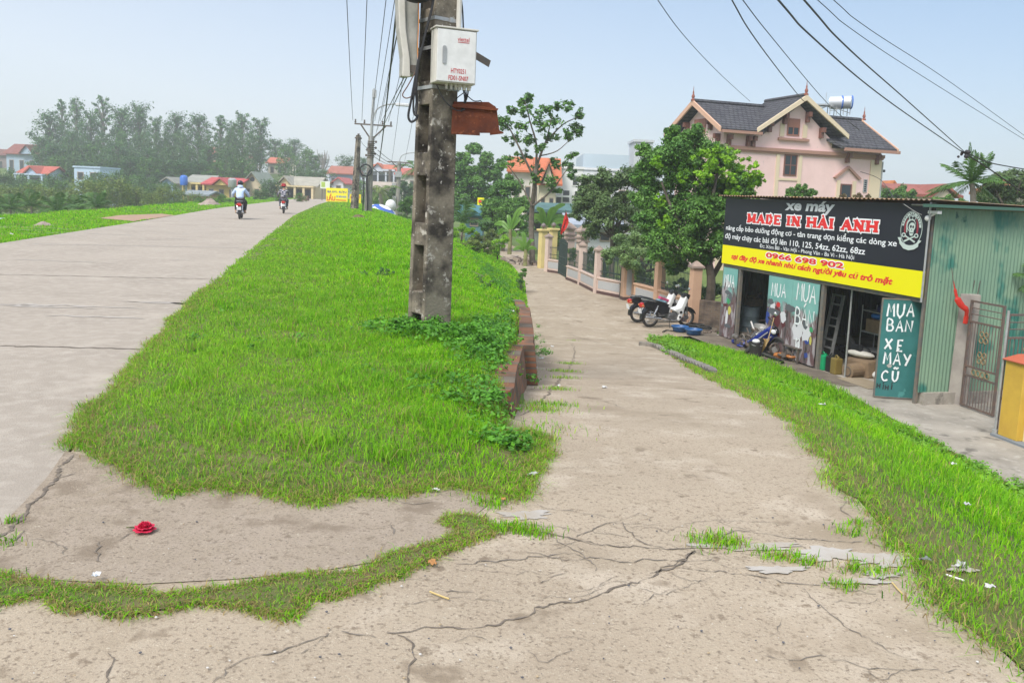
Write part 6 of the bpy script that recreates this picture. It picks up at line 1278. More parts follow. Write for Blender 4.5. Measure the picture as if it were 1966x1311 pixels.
a, z0 = hz(1610, 400); b, z1 = hz(1635, 354); hwin(ph, a, b, z0, z1, mull=0, tr=0); 
mb = MB(); c = (a + b) / 2; mb.prism([(c - .85, z1 + .28), (c, z1 + .92), (c, z1 + 1.08), (c - 1.0, z1 + .36)], -.14, -.003).prism([(c + .85, z1 + .28), (c, z1 + .92), (c, z1 + 1.08), (c + 1.0, z1 + .36)], -.14, -.003); mb.build('pediment', m_ctrim, ph); MB().b2(a - .3, a - .06, -.06, -.003, z0, z1 + .2).b2(b + .06, b + .3, -.06, -.003, z0, z1 + .2).build('door_surround', m_creamt, ph)
a, z0 = hz(1656, 369); b, z1 = hz(1665, 345); hwin(ph, a, b, z0, z1, mull=0, tr=5, m=m_galv)
# left gable end window, brackets, finials
mb = MB().b2(-.06, -.005, DP * .38, DP * .62, 5.65, 6.55); o = mb.build('window', M('window_terracotta', (.33, .14, .10)), ph); MB().b2(-.065, -.061, DP * .41, DP * .49, 5.72, 6.1).b2(-.065, -.061, DP * .51, DP * .59, 5.72, 6.1).build('pane', m_glass, o)
mb = MB()
for x, z in [(hz(1476, 240)[0], hz(1476, 240)[1]), (hz(1505, 225)[0], hz(1505, 225)[1]), (hz(1549, 222)[0], hz(1549, 222)[1]), (hz(1575, 252)[0], hz(1575, 252)[1]), (.3, zE - .45), (1.9, zE - .45), (sc0 - .4, zE - .45), (sc1 + .6, zE2 - .45), (sR - .4, zE2 - .45)]: mb.b2(x - .10, x + .10, -.40, -.003, z - .1, z + .18).b2(x - .10, x + .10, -.22, -.003, z - .42, z - .1)
for y_, z_ in ((1.3, 6.25), (DP - 1.3, 6.25), (.4, 5.4)): mb.b2(-.4, -.003, y_ - .1, y_ + .1, z_ - .1, z_ + .18).b2(-.22, -.003, y_ - .1, y_ + .1, z_ - .42, z_ - .1)
mb.build('eave_bracket', m_brown, ph)
mb = MB()
for x, y, z in ((-.6, DP / 2, zR1 + .15), (spk, -.5, zPk + .15), (sR + .7, DP / 2, zR2 + .15)): mb.lathe([(.13, 0), (.13, .08), (.06, .13), (.10, .24), (.08, .33), (.04, .4), (.05, .48), (.02, .6), (.008, .85)], (x, y, z), 10)
mb.build('finial', M('terracotta', (.26, .09, .06), rough=.7), ph, smooth=True)
mb = MB().tube([(-.55, DP / 2, zR1 + .17), (spk, DP / 2, zR1 + .17)], .12, 8).tube([(spk, DP / 2, zR2 + .17), (sR + .45, DP / 2, zR2 + .17)], .12, 8).tube([(spk, -.5, zPk + .17), (spk, 3.4, zPk + .17)], .12, 8); mb.build('ridge_tile', m_tile, rf)
MB().b2(sR + .06, sR + 1.2, 1.5, DP, -2.2, 4.0).build('side_wing', m_pinkw, ph); MB().b2(sR + .06, sR + 1.5, 1.2, DP + .3, 4.0, 4.15).build('wing_roof', m_tile, ph); MB().tube([(sR + .12, -.05, -2), (sR + .12, -.05, zC - .3)], .05, 8).build('downpipe', m_galv, ph)
# solar water heater on the roof
q = at(1603, 222, 54.5); st = thing('solar_water_heater', 'steel solar water heater tank on the pink house roof', 'water heater', q, HP.rot - .5, scale=.85); kk = 54.5 / FPX
mb = MB().tube([(-12 * kk, 0, 27 * kk), (30 * kk, -.6, 27 * kk)], .47, 20); mb.build('tank', M('bright_steel', (.55, .57, .58), rough=.35, metal=.4), st, smooth=True); MB().torus((29 * kk, -.59, 27 * kk), .46, .05, 20, 6, 'X').torus((10 * kk, -.35, 27 * kk), .46, .06, 20, 6, 'X').build('blue_band', M('blue_band_paint', (.05, .15, .5), rough=.5), st)
mb = MB(); [mb.tube([(x * kk, y, 0), (x * kk, y, 20 * kk)], .03, 5) for x in (-14, 0, 14, 28) for y in (-.5, .5)]; mb.tube([(-14 * kk, -.5, 8 * kk), (28 * kk, -.5, 18 * kk)], .025, 5).tube([(-14 * kk, -.5, 18 * kk), (28 * kk, -.5, 4 * kk)], .025, 5).b2(-14 * kk, 28 * kk, -.5, .5, 19 * kk, 20 * kk); mb.build('stand', m_galv, st)
mb = MB(); [mb.tube([(-46 * kk, -.4 + .1 * i, 8 * kk), (-14 * kk, -.4 + .1 * i, 22 * kk)], .04, 6) for i in range(9)]; mb.b2(-47 * kk, -14 * kk, -.5, .5, 20 * kk, 23 * kk); mb.build('tube_panel', M('tube_grey', (.33, .36, .37), rough=.4), st)
MB().tube([(-20 * kk, .3, 20 * kk), (-20 * kk, .3, 50 * kk)], .02, 5).build('vent_pipe', m_galv, st)
pxtree('garden_tree', 'light green mango tree showing above the shop roof before the pink house', 'tree', (1540, 420), 38, [(1515, 372, 13), (1540, 366, 16), (1560, 372, 12), (1530, 380, 14)], .22, 40, PAL_MID * 1.3, r=.1); pxtree('garden_tree', 'dry reddish shrub above the rusty roof edge', 'shrub', (1640, 420), 36, [(1620, 380, 8), (1645, 376, 10), (1668, 380, 8)], .2, 30, np.array([[.20, .15, .06], [.12, .10, .05]]), r=.06)
pxtree('garden_tree', 'bright green tree right of the pink house', 'tree', (1720, 420), 62, [(1705, 372, 16), (1730, 368, 18), (1750, 375, 12), (1715, 385, 14)], .35, 50, PAL_MID * 1.25); pxtree('garden_tree', 'small yellow-green tree before the right red-roofed house', 'tree', (1810, 430), 48, [(1795, 392, 14), (1820, 388, 16), (1845, 396, 16), (1865, 404, 14)], .28, 50, PAL_MID * 1.35)
pxtree('garden_tree', 'dull green tree right of the areca palm', 'tree', (1925, 460), 36, [(1905, 352, 20), (1932, 346, 24), (1962, 342, 26), (1990, 345, 28), (1905, 370, 22), (1935, 375, 24), (1960, 365, 24), (1915, 395, 24), (1945, 400, 26), (1985, 390, 30), (1890, 385, 16), (1985, 355, 22)], .22, 70, PAL_GREY); pxtree('garden_tree', 'darker tree at the far right edge above the green wall', 'tree', (1990, 450), 33, [(1950, 410, 16), (1975, 415, 24), (2000, 420, 24)], .22, 60, PAL_DARK * 1.4)
# ================================================================ simpler houses, seen from afar
WIN = M('far_window', (.05, .055, .06), rough=.3)
def house(label, x0, x1, ye, yb, yr, y, wall, roof, front=True, deep=7.0, wins=2, rz=0.0, cols=0, porch=None, door=True, name='house', over=.6, gable=None):
    """house from the pixel box of its front wall (left, right, eave, base), ridge height and distance"""
    b = at((x0 + x1) / 2, yb, y); k = y / FPX; w_ = (x1 - x0) * k; h = (yb - ye) * k; hr = (ye - yr) * k
    t = thing(name, label, 'house', b, rz); hw = w_ / 2
    mw = M('wall_%.2f_%.2f_%.2f' % wall, wall, tuple(c * .88 for c in wall), scale=.6, rough=.85); roof = tuple(c * .82 for c in roof); mr = M('roof_%.2f_%.2f_%.2f' % roof, roof, tuple(c * .75 for c in roof), scale=1.2, rough=.8)
    mb = MB().b2(-hw, hw, 0, deep, -3, h)
    if front and hr > 0: mb.prism([(-hw, h), (hw, h), (0, h + hr)], 0, deep)
    elif hr > 0: mb.prism([(0, h), (deep, h), (deep / 2, h + hr)], -hw, hw, 'X')
    mb.build('wall', mw, t)
    if hr > 0:
        mb = MB(); th = .22
        if front:
            for s in (-1, 1): mb.prism([(s * (hw + over), h - hr * over / hw), (0, h + hr + .02), (0, h + hr + th), (s * (hw + over), h - hr * over / hw + th)], -over, deep + over)
        else:
            for a, c in ((-over, deep / 2), (deep + over, deep / 2)): mb.prism([(a, h - hr * over / (deep / 2)), (c, h + hr + .02), (c, h + hr + th), (a, h - hr * over / (deep / 2) + th)], -hw - over, hw + over, 'X')
            if gable:
                gx0, gw, gz = gable[0] * w_ - hw, gable[1] * w_ / 2, gable[2] * hr
                for s in (-1, 1): mb.prism([(gx0 + s * (gw + .3), h - .15), (gx0, h + gz), (gx0, h + gz + th), (gx0 + s * (gw + .3), h - .15 + th)], -1.5, deep * .45)
        mb.build('roof', mr, t)
        if gable and not front: MB().prism([(gx0 - gw, h - .1), (gx0 + gw, h - .1), (gx0, h + gz - .1)], -1.1, .0).build('gable_wall', mw, t)
    else: MB().b2(-hw - .15, hw + .15, -.15, deep + .15, h, h + .25).build('parapet', mw, t)
    for i in range(wins):
        x = -hw + w_ * (i + .5) / wins; ww = min(.55, w_ / wins * .25); z0 = h * .38; z1 = h * .78
        o = MB().b2(x - ww, x + ww, -.06, .05, z0, z1).build('window', M('window_trim', (.35, .28, .22), rough=.8), t); MB().b2(x - ww * .8, x + ww * .8, -.075, -.062, z0 + .1, z1 - .1).build('pane', WIN, o)
    if front and hr > 1.0: MB().lathe([(.01, 0), (.35, 0), (.35, .06)], (0, -.03, h + hr * .42), 12, 'Y').build('gable_window', WIN, t)
    if cols:
        for i in range(cols + 1): x = -hw + w_ * i / cols; MB().b2(x - .15, x + .15, -1.6, -1.3, -1, h * .92).build('column', mw, t)
        MB().b2(-hw - .2, hw + .2, -1.7, -.02, h * .92, h * 1.0 - .02).build('porch_slab', mw, t); MB().b2(-hw + .3, hw - .3, -.08, -.01, 0, h * .8).build('porch_opening', WIN, t)
    return t
RED, RED2, GREY, TAN = (.50, .13, .075), (.42, .10, .08), (.34, .34, .29), (.42, .38, .27)
house('three-storey cream house with orange roof behind the slender tree', 1030, 1062, 352, 480, 306, 84, (.66, .58, .42), (.60, .17, .07), False, 10, 2, gable=(.5, .6, .8))
h_ = house('white multi-storey house with green balcony behind the slender tree', 1062, 1112, 326, 480, 326, 88, (.70, .70, .69), RED, True, 9, 0)
kk = 88 / FPX
for i, (px, py, ww, hh_) in enumerate([(1068, 345, 5, 14), (1098, 348, 6, 20), (1068, 385, 6, 22), (1082, 378, 8, 26), (1102, 378, 5, 22)]):
    x = (px - 1087) * kk; z = (480 - py) * kk; o = MB().b2(x - ww * kk, x + ww * kk, -.08, -.002, z - hh_ * kk / 2, z + hh_ * kk / 2).build('window', m_white, h_); MB().b2(x - ww * kk * .75, x + ww * kk * .75, -.09, -.081, z - hh_ * kk * .42, z + hh_ * kk * .42).build('pane', WIN, o)
for z in (100, 62): MB().b2(-25 * kk, 0, -1.2, -.1, z * kk, z * kk + .2).build('balcony', m_white, h_)
house('wide orange-roofed house left of the slender tree', 978, 1040, 330, 460, 304, 92, (.62, .60, .55), (.62, .18, .07), False, 10, 3)
h_ = house('long white building with pale blue sheet upper wall behind the longan trees', 1112, 1235, 330, 490, 330, 96, (.66, .67, .68), RED, True, 12, 4); kk = 96 / FPX; MB().b2(-62 * kk, 62 * kk, -.05, 12, 160 * kk + .26, 190 * kk).build('sheet_storey', M('pale_blue_sheet', (.42, .50, .56), rough=.6), h_)
house('grey water-tower block above the longan tree', 1211, 1245, 276, 420, 276, 92, (.48, .50, .52), GREY, True, 5, 0)
h_ = house('teal-roofed shed behind the banana plants', 1010, 1090, 406, 470, 396, 62, (.22, .24, .22), (.09, .19, .18), False, 5, 2)
h_ = house('blue-green sheet metal hut left of the round tree', 893, 926, 410, 450, 400, 64, (.10, .22, .25), (.06, .20, .25), False, 3, 1)
h_ = house('low bluish roof glimpsed below the second longan tree', 1100, 1180, 436, 480, 420, 52, (.55, .56, .56), (.42, .47, .54), False, 6, 2)
bs = thing('advert_board', 'small yellow advert board with red lettering above the metal hut', 'sign', at(923, 402, 66), -.2); kk = 66 / FPX; MB().b2(-7 * kk, 7 * kk, 0, .06, 0, 22 * kk).build('board', m_signy, bs); MB().b2(-5 * kk, 5 * kk, -.006, -.001, 12 * kk, 18 * kk).b2(-5 * kk, 4 * kk, -.006, -.001, 4 * kk, 8 * kk).build('lettering', m_rt, bs); MB().tube([(0, .03, -3), (0, .03, 0)], .04, 5).build('post', m_galv, bs)
house('red-tiled house with purple gable right of the pink house', 1735, 1822, 377, 440, 358, 70, (.62, .55, .42), (.36, .11, .08), False, 9, 2, gable=(.66, .45, .95)); house('small orange-roofed gable just right of the pink house', 1694, 1716, 366, 430, 352, 82, (.62, .54, .38), (.62, .20, .05), True, 8, 1)
house('beige house corner at the far right edge behind the trees', 1962, 2010, 372, 460, 352, 60, (.60, .52, .38), (.5, .2, .1), False, 6, 1)
# ---- village left of the dyke
house('two-storey pale blue house with brown-red roof at the upper left', 14, 72, 296, 352, 279, 205, (.36, .45, .55), (.28, .09, .07), False, 9, 3, gable=(.75, .4, .9)); house('dark brown house cut by the left edge behind the blue one', -30, 14, 298, 350, 288, 215, (.25, .2, .2), (.22, .09, .07), False, 8, 2); house('small red-roofed bungalow with pale blue gable porch', 40, 90, 334, 372, 321, 150, (.45, .55, .66), (.55, .13, .09), False, 7, 2, cols=2, gable=(.55, .45, .9))
house('flat-roofed pale blue block house among the bushes', 143, 192, 323, 360, 323, 140, (.48, .60, .72), GREY, True, 7, 2)
house('little sky-blue gabled house', 312, 333, 350, 385, 343, 128, (.42, .58, .76), GREY, True, 8, 1); house('yellow house with grey roof and arched porch', 360, 398, 351, 392, 339, 126, (.66, .52, .22), (.36, .36, .31), False, 7, 2, cols=3); house('low grey-roofed outbuilding below the yellow porch house', 358, 396, 375, 392, 369, 116, (.45, .2, .16), (.28, .32, .34), False, 5, 1)
house('yellow house with bright red roof and front gable', 396, 455, 355, 395, 344, 124, (.68, .50, .16), (.56, .09, .09), False, 8, 3, gable=(.55, .42, .95)); house('tall steep grey-green roofed house behind the first rider', 467, 502, 354, 392, 333, 128, (.60, .50, .36), (.30, .34, .27), True, 8, 2); house('tan house with arched columned porch behind the second rider', 538, 604, 357, 392, 342, 120, (.62, .50, .30), (.44, .41, .33), False, 8, 3, cols=4, gable=(.18, .36, 1.0))
house('long salmon-roofed house half hidden by hill trees', 392, 438, 318, 345, 311, 225, (.5, .45, .4), (.58, .20, .13), False, 8, 3); house('red roof peeping through the upper hill trees', 395, 425, 296, 330, 284, 262, (.5, .42, .38), (.60, .2, .15), False, 8, 2); house('pale house with red roof right of the hill trees', 515, 545, 314, 345, 304, 215, (.55, .5, .42), (.62, .17, .10), False, 8, 2); house('pinkish house deep among the hill trees', 460, 478, 308, 345, 298, 235, (.5, .35, .28), (.5, .22, .16), False, 8, 1); house('narrow cream house at the right end of the hill', 556, 568, 312, 350, 305, 200, (.62, .58, .48), GREY, True, 8, 2)
house('brick-red roofed long house left of the slim pole', 632, 676, 334, 372, 321, 170, (.30, .36, .45), (.42, .15, .10), False, 9, 3); house('small white gabled house below the brick-red roof', 640, 659, 350, 378, 343, 150, (.66, .67, .68), (.56, .13, .12), True, 9, 1); house('two-storey house with orange roof behind the lamp pole', 712, 757, 326, 385, 318, 165, (.52, .55, .60), (.60, .18, .10), False, 9, 3, cols=3, gable=(.3, .4, 1.2)); house('red-roofed pale house left of the thick pole', 762, 800, 336, 385, 325, 160, (.62, .58, .52), (.55, .13, .10), False, 9, 2); house('low beige house behind the drooping palm', 712, 760, 362, 392, 352, 135, (.58, .53, .44), (.5, .42, .34), False, 7, 2)
q = at(353, 352, 124); t = thing('water_tank', 'blue plastic water tank on the roof of the yellow house', 'tank', q); MB().lathe([(.5, -.3), (.55, 0), (.55, .9), (.4, 1.1), (.1, 1.2)], n=14).build('barrel', M('tank_blue', (.03, .14, .5), rough=.4), t, smooth=True); q = at(446, 360, 110); t = thing('water_tank', 'steel water tank on a post left of the first rider', 'tank', q); MB().lathe([(.5, 0), (.55, .1), (.55, 1.0), (.3, 1.2)], n=14).build('barrel', m_galv, t, smooth=True); MB().tube([(0, 0, -3), (0, 0, 0)], .2, 8).build('stand', m_galv, t)
# ---- trees of the village: a few grown prototypes, copied with their own size and turn
def proto(label, H_, W_, n, leaf, pal, seed, slim=False, bare=.25, grp=None, sub=1.0):
    r_ = random.Random(seed); t = thing('village_tree', label, 'tree', (0, 0, 0), group=grp); C = []; R = []; paths = [([Vector((0, 0, -1)), Vector((r_.uniform(-.2, .2), 0, H_ * .45)), Vector((r_.uniform(-.3, .3), 0, H_ * .9))], H_ * .016, H_ * .004)]
    for i in range(n):
        h = bare + (1 - bare) * (i + .5) / n; f = min(1, math.sin(PI * min(1, (h - bare) / (1 - bare) * .80 + .12)) ** .5 * r_.uniform(.6, 1.25)); a = i * 2.4 + r_.uniform(-.5, .5); q = W_ * .5 * f * r_.uniform(.25, 1.0); c = Vector((math.cos(a) * q, math.sin(a) * q, H_ * h)); rr = W_ * r_.uniform(.13, .27); C.append(c); R.append((rr, rr, rr * .85)); paths.append(([Vector((0, 0, H_ * (h - .16))), c * .6 + Vector((0, 0, H_ * (h - .05) * .4)), c], H_ * .006, H_ * .002))
    crown('crown', C, R, leaf, int(60 * sub), pal, t, .2); trunk(t, paths, m_bark2 if slim else m_bark); return t
PA = proto('tall feathery grey-green tree in the hilltop row', 18, 6.5, 46, .50, PAL_EUC * 1.15, 1, True, .3); PB_ = proto('x', 17, 9.5, 60, .52, PAL_EUC, 2, False, .22); PC = proto('x', 19, 4.2, 36, .45, PAL_EUC * 1.35, 3, True, .35); PD = proto('x', 7, 7.5, 40, .42, PAL_DARK * 1.5, 4, False, .1); PE = proto('x', 5, 6, 44, .30, PAL_YEL, 5, False, .06); PF = proto('x', 8, 7, 40, .42, PAL_MID * 1.1, 6, False, .12)
used = set()
def place(P, px, ptop, pbase, y, wpx, label, group=None):
    t = P if P.name not in used else copy_tree(P); used.add(P.name); b = at(px, pbase, y); k = y / FPX
    Hh = {PA.name: 18, PB_.name: 17, PC.name: 19, PD.name: 7, PE.name: 5, PF.name: 8}[P.name]; Wd = {PA.name: 6.5, PB_.name: 9.5, PC.name: 4.2, PD.name: 7.5, PE.name: 6, PF.name: 7}[P.name]
    sz = (pbase - ptop) * k / Hh / .98; sx = wpx * k / Wd * (1.35 if Hh > 16 else 1.1); t.location = b; t.rotation_euler = (0, 0, rnd.uniform(0, 6.28)); t.scale = (sx, sx, sz); t['label'] = label
    if group: t['group'] = group
    elif 'group' in t: del t['group']
    return t
HT = 'tall trees along the hilltop'
for P, px, tp, bs_, y, w_, lab in [(PB_, 98, 223, 352, 205, 62, 'broad dark tree at the left end of the hilltop row'), (PC, 122, 200, 350, 210, 24, 'slim sparse tree rising behind the left dark tree'), (PA, 150, 197, 350, 203, 30, 'tall tree with a dense dark oval head, third from the left of the row'), (PB_, 176, 221, 350, 198, 46, 'dark rounded tree between two taller slim ones'), (PC, 200, 193, 350, 207, 30, 'tallest thin tree in the hilltop row'), (PB_, 236, 214, 350, 204, 56, 'wide airy tree just right of the tallest thin one'), (PB_, 268, 208, 350, 200, 52, 'broad crowned tree at the middle of the row'), (PA, 300, 231, 350, 196, 30, 'pale green lower tree in the dip of the row'), (PB_, 340, 226, 350, 204, 54, 'wide light grey-green tree right of the dip'), (PB_, 382, 228, 350, 200, 54, 'second wide grey-green tree right of the dip'), (PC, 424, 228, 350, 203, 26, 'slim pale tree between the wide ones and the last group'), (PA, 446, 240, 350, 200, 34, 'tree with dark lower crown over the red roof'), (PA, 466, 224, 350, 206, 34, 'tall airy tree left of the last slender tree'), (PA, 499, 233, 350, 200, 40, 'last slender forked tree at the right end of the row')]:
    place(P, px, tp, bs_, y, w_, lab, HT)
for i, (P, px, tp, bs_, y, w_, lab) in enumerate([(PB_, 528, 272, 345, 225, 44, 'small hazy tree beyond the end of the hilltop row'), (PF, 548, 284, 350, 190, 46, 'light green tree before the narrow cream house'), (PB_, 565, 272, 340, 230, 44, 'bluish distant tree above the cream house'), (PF, 588, 290, 350, 200, 48, 'thin distant tree left of the bare tree'), (PB_, 606, 300, 350, 210, 52, 'low distant tree below the bare tree'), (PD, 664, 303, 350, 190, 42, 'round dark tree behind the brick-red roof'), (PB_, 696, 305, 350, 195, 28, 'pale tree seen between the two poles'), (PD, 610, 330, 372, 150, 60, 'dark low tree between tan house and brick-red roof'), (PD, 580, 330, 365, 165, 40, 'dark tree behind the tan house'), (PF, 692, 350, 390, 140, 40, 'bushy green tree behind the slim pole'), (PD, 520, 348, 385, 118, 60, 'dark shrub tree between the steep roof and tan house'), (PD, 500, 366, 392, 98, 40, 'dark bush right of the first rider'), (PF, 535, 376, 392, 90, 24, 'light bush left of the second rider'), (PF, 575, 372, 390, 92, 26, 'bush right of the second rider'), (PF, 740, 352, 385, 150, 46, 'tree behind the low beige house'), (PD, 785, 355, 395, 125, 50, 'dark shrub mass left of the thick pole')]):
    place(P, px, tp, bs_, y, w_, lab)
UT = 'understorey trees below the hilltop row'
r7 = random.Random(11)
for i in range(40):
    px = 85 + i * 10.2 + r7.uniform(-10, 10); row = i % 3; y = (190, 172, 156)[row]; tp = (266, 288, 312)[row] + r7.uniform(-10, 8); place(r7.choice([PD, PD, PF, PB_]), px, tp, 356, y, r7.uniform(38, 56), 'dark rounded understorey tree on the wooded slope', UT)
LB = 'trees and bushes of the left thicket'
for px, tp, y in [(10, 330, 132), (-25, 325, 130), (108, 338, 130), (122, 350, 120), (30, 358, 118), (205, 340, 126), (230, 335, 132), (262, 340, 126), (285, 345, 124), (70, 352, 125), (300, 358, 118), (-10, 355, 112), (170, 352, 118), (202, 336, 134), (58, 346, 138), (36, 345, 142), (322, 354, 121), (180, 345, 130), (100, 345, 135)]:
    place(r7.choice([PD, PD, PF]), px, tp, 396, y, r7.uniform(50, 72), 'dark bushy tree in the thicket left of the road', LB)
YB = 'yellow-green fruit trees left of the road'
for px, tp, y, w_ in [(20, 362, 92, 60), (60, 358, 88, 56), (95, 364, 84, 50), (128, 366, 86, 50), (165, 350, 90, 56), (188, 352, 84, 52), (230, 347, 88, 60), (262, 362, 90, 50), (312, 362, 96, 40), (345, 368, 98, 40), (375, 374, 94, 40), (-25, 364, 88, 60), (292, 372, 84, 40), (400, 380, 96, 34), (425, 380, 100, 36)]:
    place(PE, px, tp, 412, y, w_ * 1.1, 'yellow-green fruit tree with pale shoots in the dip', YB)
for i, (px, y, h_) in enumerate([(20, 56, 388), (60, 60, 382), (110, 54, 392), (150, 58, 388), (185, 55, 384), (-20, 54, 392)]):
    palm('young palm with arching fronds in the thicket, %s' % ['by the left edge', 'second from the left edge', 'below the flat-roofed house', 'right of the third', 'nearest the dirt patch', 'cut by the left edge'][i], (px, 425), (px, h_ + 14), y, 11, 2.1, .5, (.15, 1.35), .45, .07)
for i, (px, tp, y) in enumerate([(305, 392, 62), (330, 388, 66), (265, 398, 58), (350, 386, 68), (385, 382, 72), (425, 376, 76), (410, 384, 74), (440, 384, 80), (235, 404, 56)]):
    place(PF, px, tp, 410, y, 34, ['leafy bush behind the left rubble heap', 'leafy bush before the outbuilding', 'bush at the left end of the shoulder', 'bush right of the outbuilding', 'bush behind the gravel heap', 'taller bush near the first rider', 'low bush near the gravel heap', 'bush beside the first rider', 'bush at the dirt patch'][i])
b = at(620, 345, 200); t = thing('bare_tree', 'small leafless tree on the skyline', 'tree', b); kk = 200 / FPX; paths = [([Vector((0, 0, -2)), Vector((0, 0, 25 * kk))], .35, .2)]
for a in range(16): e = Vector((rnd.uniform(-13, 13) * kk, rnd.uniform(-1, 1), rnd.uniform(38, 58) * kk)); s = Vector((0, 0, rnd.uniform(10, 28) * kk)); paths.append(([s, (s + e) / 2 + Vector((e.x * .2, 0, 0)), e], .12, .05))
trunk(t, paths, M('grey_twigs', (.25, .23, .21), rough=1))
# ================================================================ heaps, signs and bits along the dyke
m_rub = M('rubble', (.36, .29, .25), (.22, .18, .15), scale=2, rough=1, bump=.5)
for lab, px, py, rx, ry, h in [('grey gravel heap on the left shoulder', 84, 434, .42, .3, .16), ('brownish rubble heap behind the left shoulder', 233, 396, 1.0, .6, .45), ('small gravel heap beside the road bend', 403, 394, 1.0, .7, .55), ('dark dry grass heap on the verge', 688, 425, .9, .5, .35), ('flat pale sand spot on the left shoulder', 48, 422, .7, .35, .05)]:
    c = G(px, py); heap('rubble_heap', lab, c, rx, ry, h, m_rub if 'dark' not in lab else M('dead_grass', (.17, .13, .07), (.09, .07, .04), scale=3, rough=1))
b = at(581, 376, 100); t = thing('brick_stack', 'low stack of red bricks beyond the road', 'bricks', (b.x, b.y, hh(b.x, b.y))); MB().b2(-.6, .6, 0, .8, 0, max(.5, b.z - hh(b.x, b.y))).build('brick_pile', m_brick, t)
def board(label, corners, y, rz, m, post=True, name='advert_board'):
    (x0, y0), (x1, y1) = corners; b = at(x0, y1, y); k = y / FPX; t = thing(name, label, 'sign', b, rz); w_, h = (x1 - x0) * k / math.cos(rz), (y1 - y0) * k
    MB().b2(0, w_, 0, .08, 0, h).build('board', m, t)
    if post: MB().tube([(.2, .12, -2), (.2, .12, h)], .05, 6).tube([(w_ - .2, .12, -2), (w_ - .2, .12, h)], .05, 6).build('post', m_iron, t)
    return t, w_, h
m_blue = M('ink_blue', (.02, .05, .25), rough=.6); m_org = M('ink_orange_red', (.62, .10, .02), rough=.6); m_ylw = M('banner_yellow', (.82, .70, .02), rough=.55)
t, w_, h = board('yellow banner BIA HOI on the verge at the road bend', ((626, 361), (668, 387)), 92, -.12, m_ylw)
text('BIA HƠI - RƯỢU', w_ * .06, h * .60, w_ * .88, h * .24, -.012, m_blue, t, off=.03); text('LẨU', w_ * .03, h * .06, w_ * .40, h * .52, -.012, m_org, t, off=.05); text('CÁC MÓN NGON', w_ * .46, h * .32, w_ * .48, h * .18, -.012, M('ink_sky', (.03, .2, .5)), t, off=.03); MB().b2(w_ * .46, w_ * .94, -.012, -.006, h * .10, h * .17).build('underline', m_org, t)
t, w_, h = board('narrow yellow price board leaning behind the slim pole', ((671, 373), (692, 399)), 88, .15, m_ylw)
text('BẾN CỎ', w_ * .08, h * .70, w_ * .84, h * .24, -.012, m_org, t, off=.04); mb = MB(); [mb.b2(w_ * .2, w_ * .8, -.012, -.006, h * z, h * (z + .05)) for z in (.15, .28, .41, .54)]; mb.build('text_line', M('ink_teal', (.05, .25, .2)), t)
t, w_, h = board('small white and green board before the tan house', ((615, 348), (633, 362)), 108, 0, M('white_board', (.66, .70, .60), rough=.6)); MB().b2(w_ * .1, w_ * .5, -.012, -.006, h * .2, h * .9).build('green_panel', M('board_green', (.35, .48, .08)), t)
q = at(735, 408, 78); t = thing('beach_umbrella', 'blue and white parasol lying open on its side below the lamp pole', 'umbrella', q, .3, rx=.25, ry=.35); m1, m2 = M('parasol_white', (.75, .75, .76), rough=.6), M('parasol_blue', (.05, .12, .42), rough=.6)
mb = MB(); n = 16
for i in range(n):
    for j, (r0, r1, z0, z1) in enumerate(((.02, .6, .62, .55), (.6, 1.05, .55, .34), (1.05, 1.35, .34, .08))):
        a, b_ = 2 * PI * i / n, 2 * PI * (i + 1) / n; mb.mat(1 if (j == 1) or (j == 2 and i % 4 == 0) else 0); mb.add([(r0 * math.cos(a), r0 * math.sin(a), z0), (r1 * math.cos(a), r1 * math.sin(a), z1), (r1 * math.cos(b_), r1 * math.sin(b_), z1), (r0 * math.cos(b_), r0 * math.sin(b_), z0)], [(0, 1, 2, 3)])
mb.build('canopy', [m1, m2], t, smooth=True); MB().tube([(0, 0, .62), (0, 0, -1.2)], .025, 6).build('pole', m_galv, t)
q = at(714, 404, 72); t = thing('tarpaulin', 'black tarpaulin spread left of the parasol', 'tarpaulin', (q.x, q.y, q.z), .1); MB().prism([(-.5, 0), (.6, -.35), (1.3, -.55), (1.0, -.2), (.3, .12), (-.4, .25)], -.4, .4).build('sheet', m_cable, t, bevel=.05)
q = at(750, 395, 82); t = thing('rubbish_bag', 'white rubbish sacks hanging by the farther pole', 'bag', q); MB().sph((0, 0, 0), .55, 10, 7, sc=(1, 1, 1.1)).sph((.1, 0, -.9), .5, 10, 7, sc=(.9, .9, 1)).build('sack', m_white, t, smooth=True)
# ---- litter
m_paper = M('white_paper', (.47, .47, .45), rough=.8); m_lblue = M('blue_wrapper', (.25, .50, .75), rough=.5); m_lorange = M('dry_leaf', (.45, .20, .06), (.30, .17, .07), scale=20, rough=.8)
def scrap(label, px, py, s, m=None, lift=.05, name='paper_scrap', cat_='litter', group=None):
    c = G(px, py); V = []; n = 5; r_ = random.Random(int(px * 7 + py))
    for i in range(n):
        for j in range(n): V.append(((i / (n - 1) - .5) * s * r_.uniform(.7, 1.1), (j / (n - 1) - .5) * s * .7 * r_.uniform(.7, 1.1), r_.uniform(.0, .35) * s + .01))
    o = MB().add(V, [(i * n + j, i * n + j + 1, (i + 1) * n + j + 1, (i + 1) * n + j) for i in range(n - 1) for j in range(n - 1)]).build(name, m or m_paper, smooth=True); o.location = (c.x, c.y, c.z + lift); o.rotation_euler.z = r_.uniform(0, 6); return tag(o, label, cat_, group)
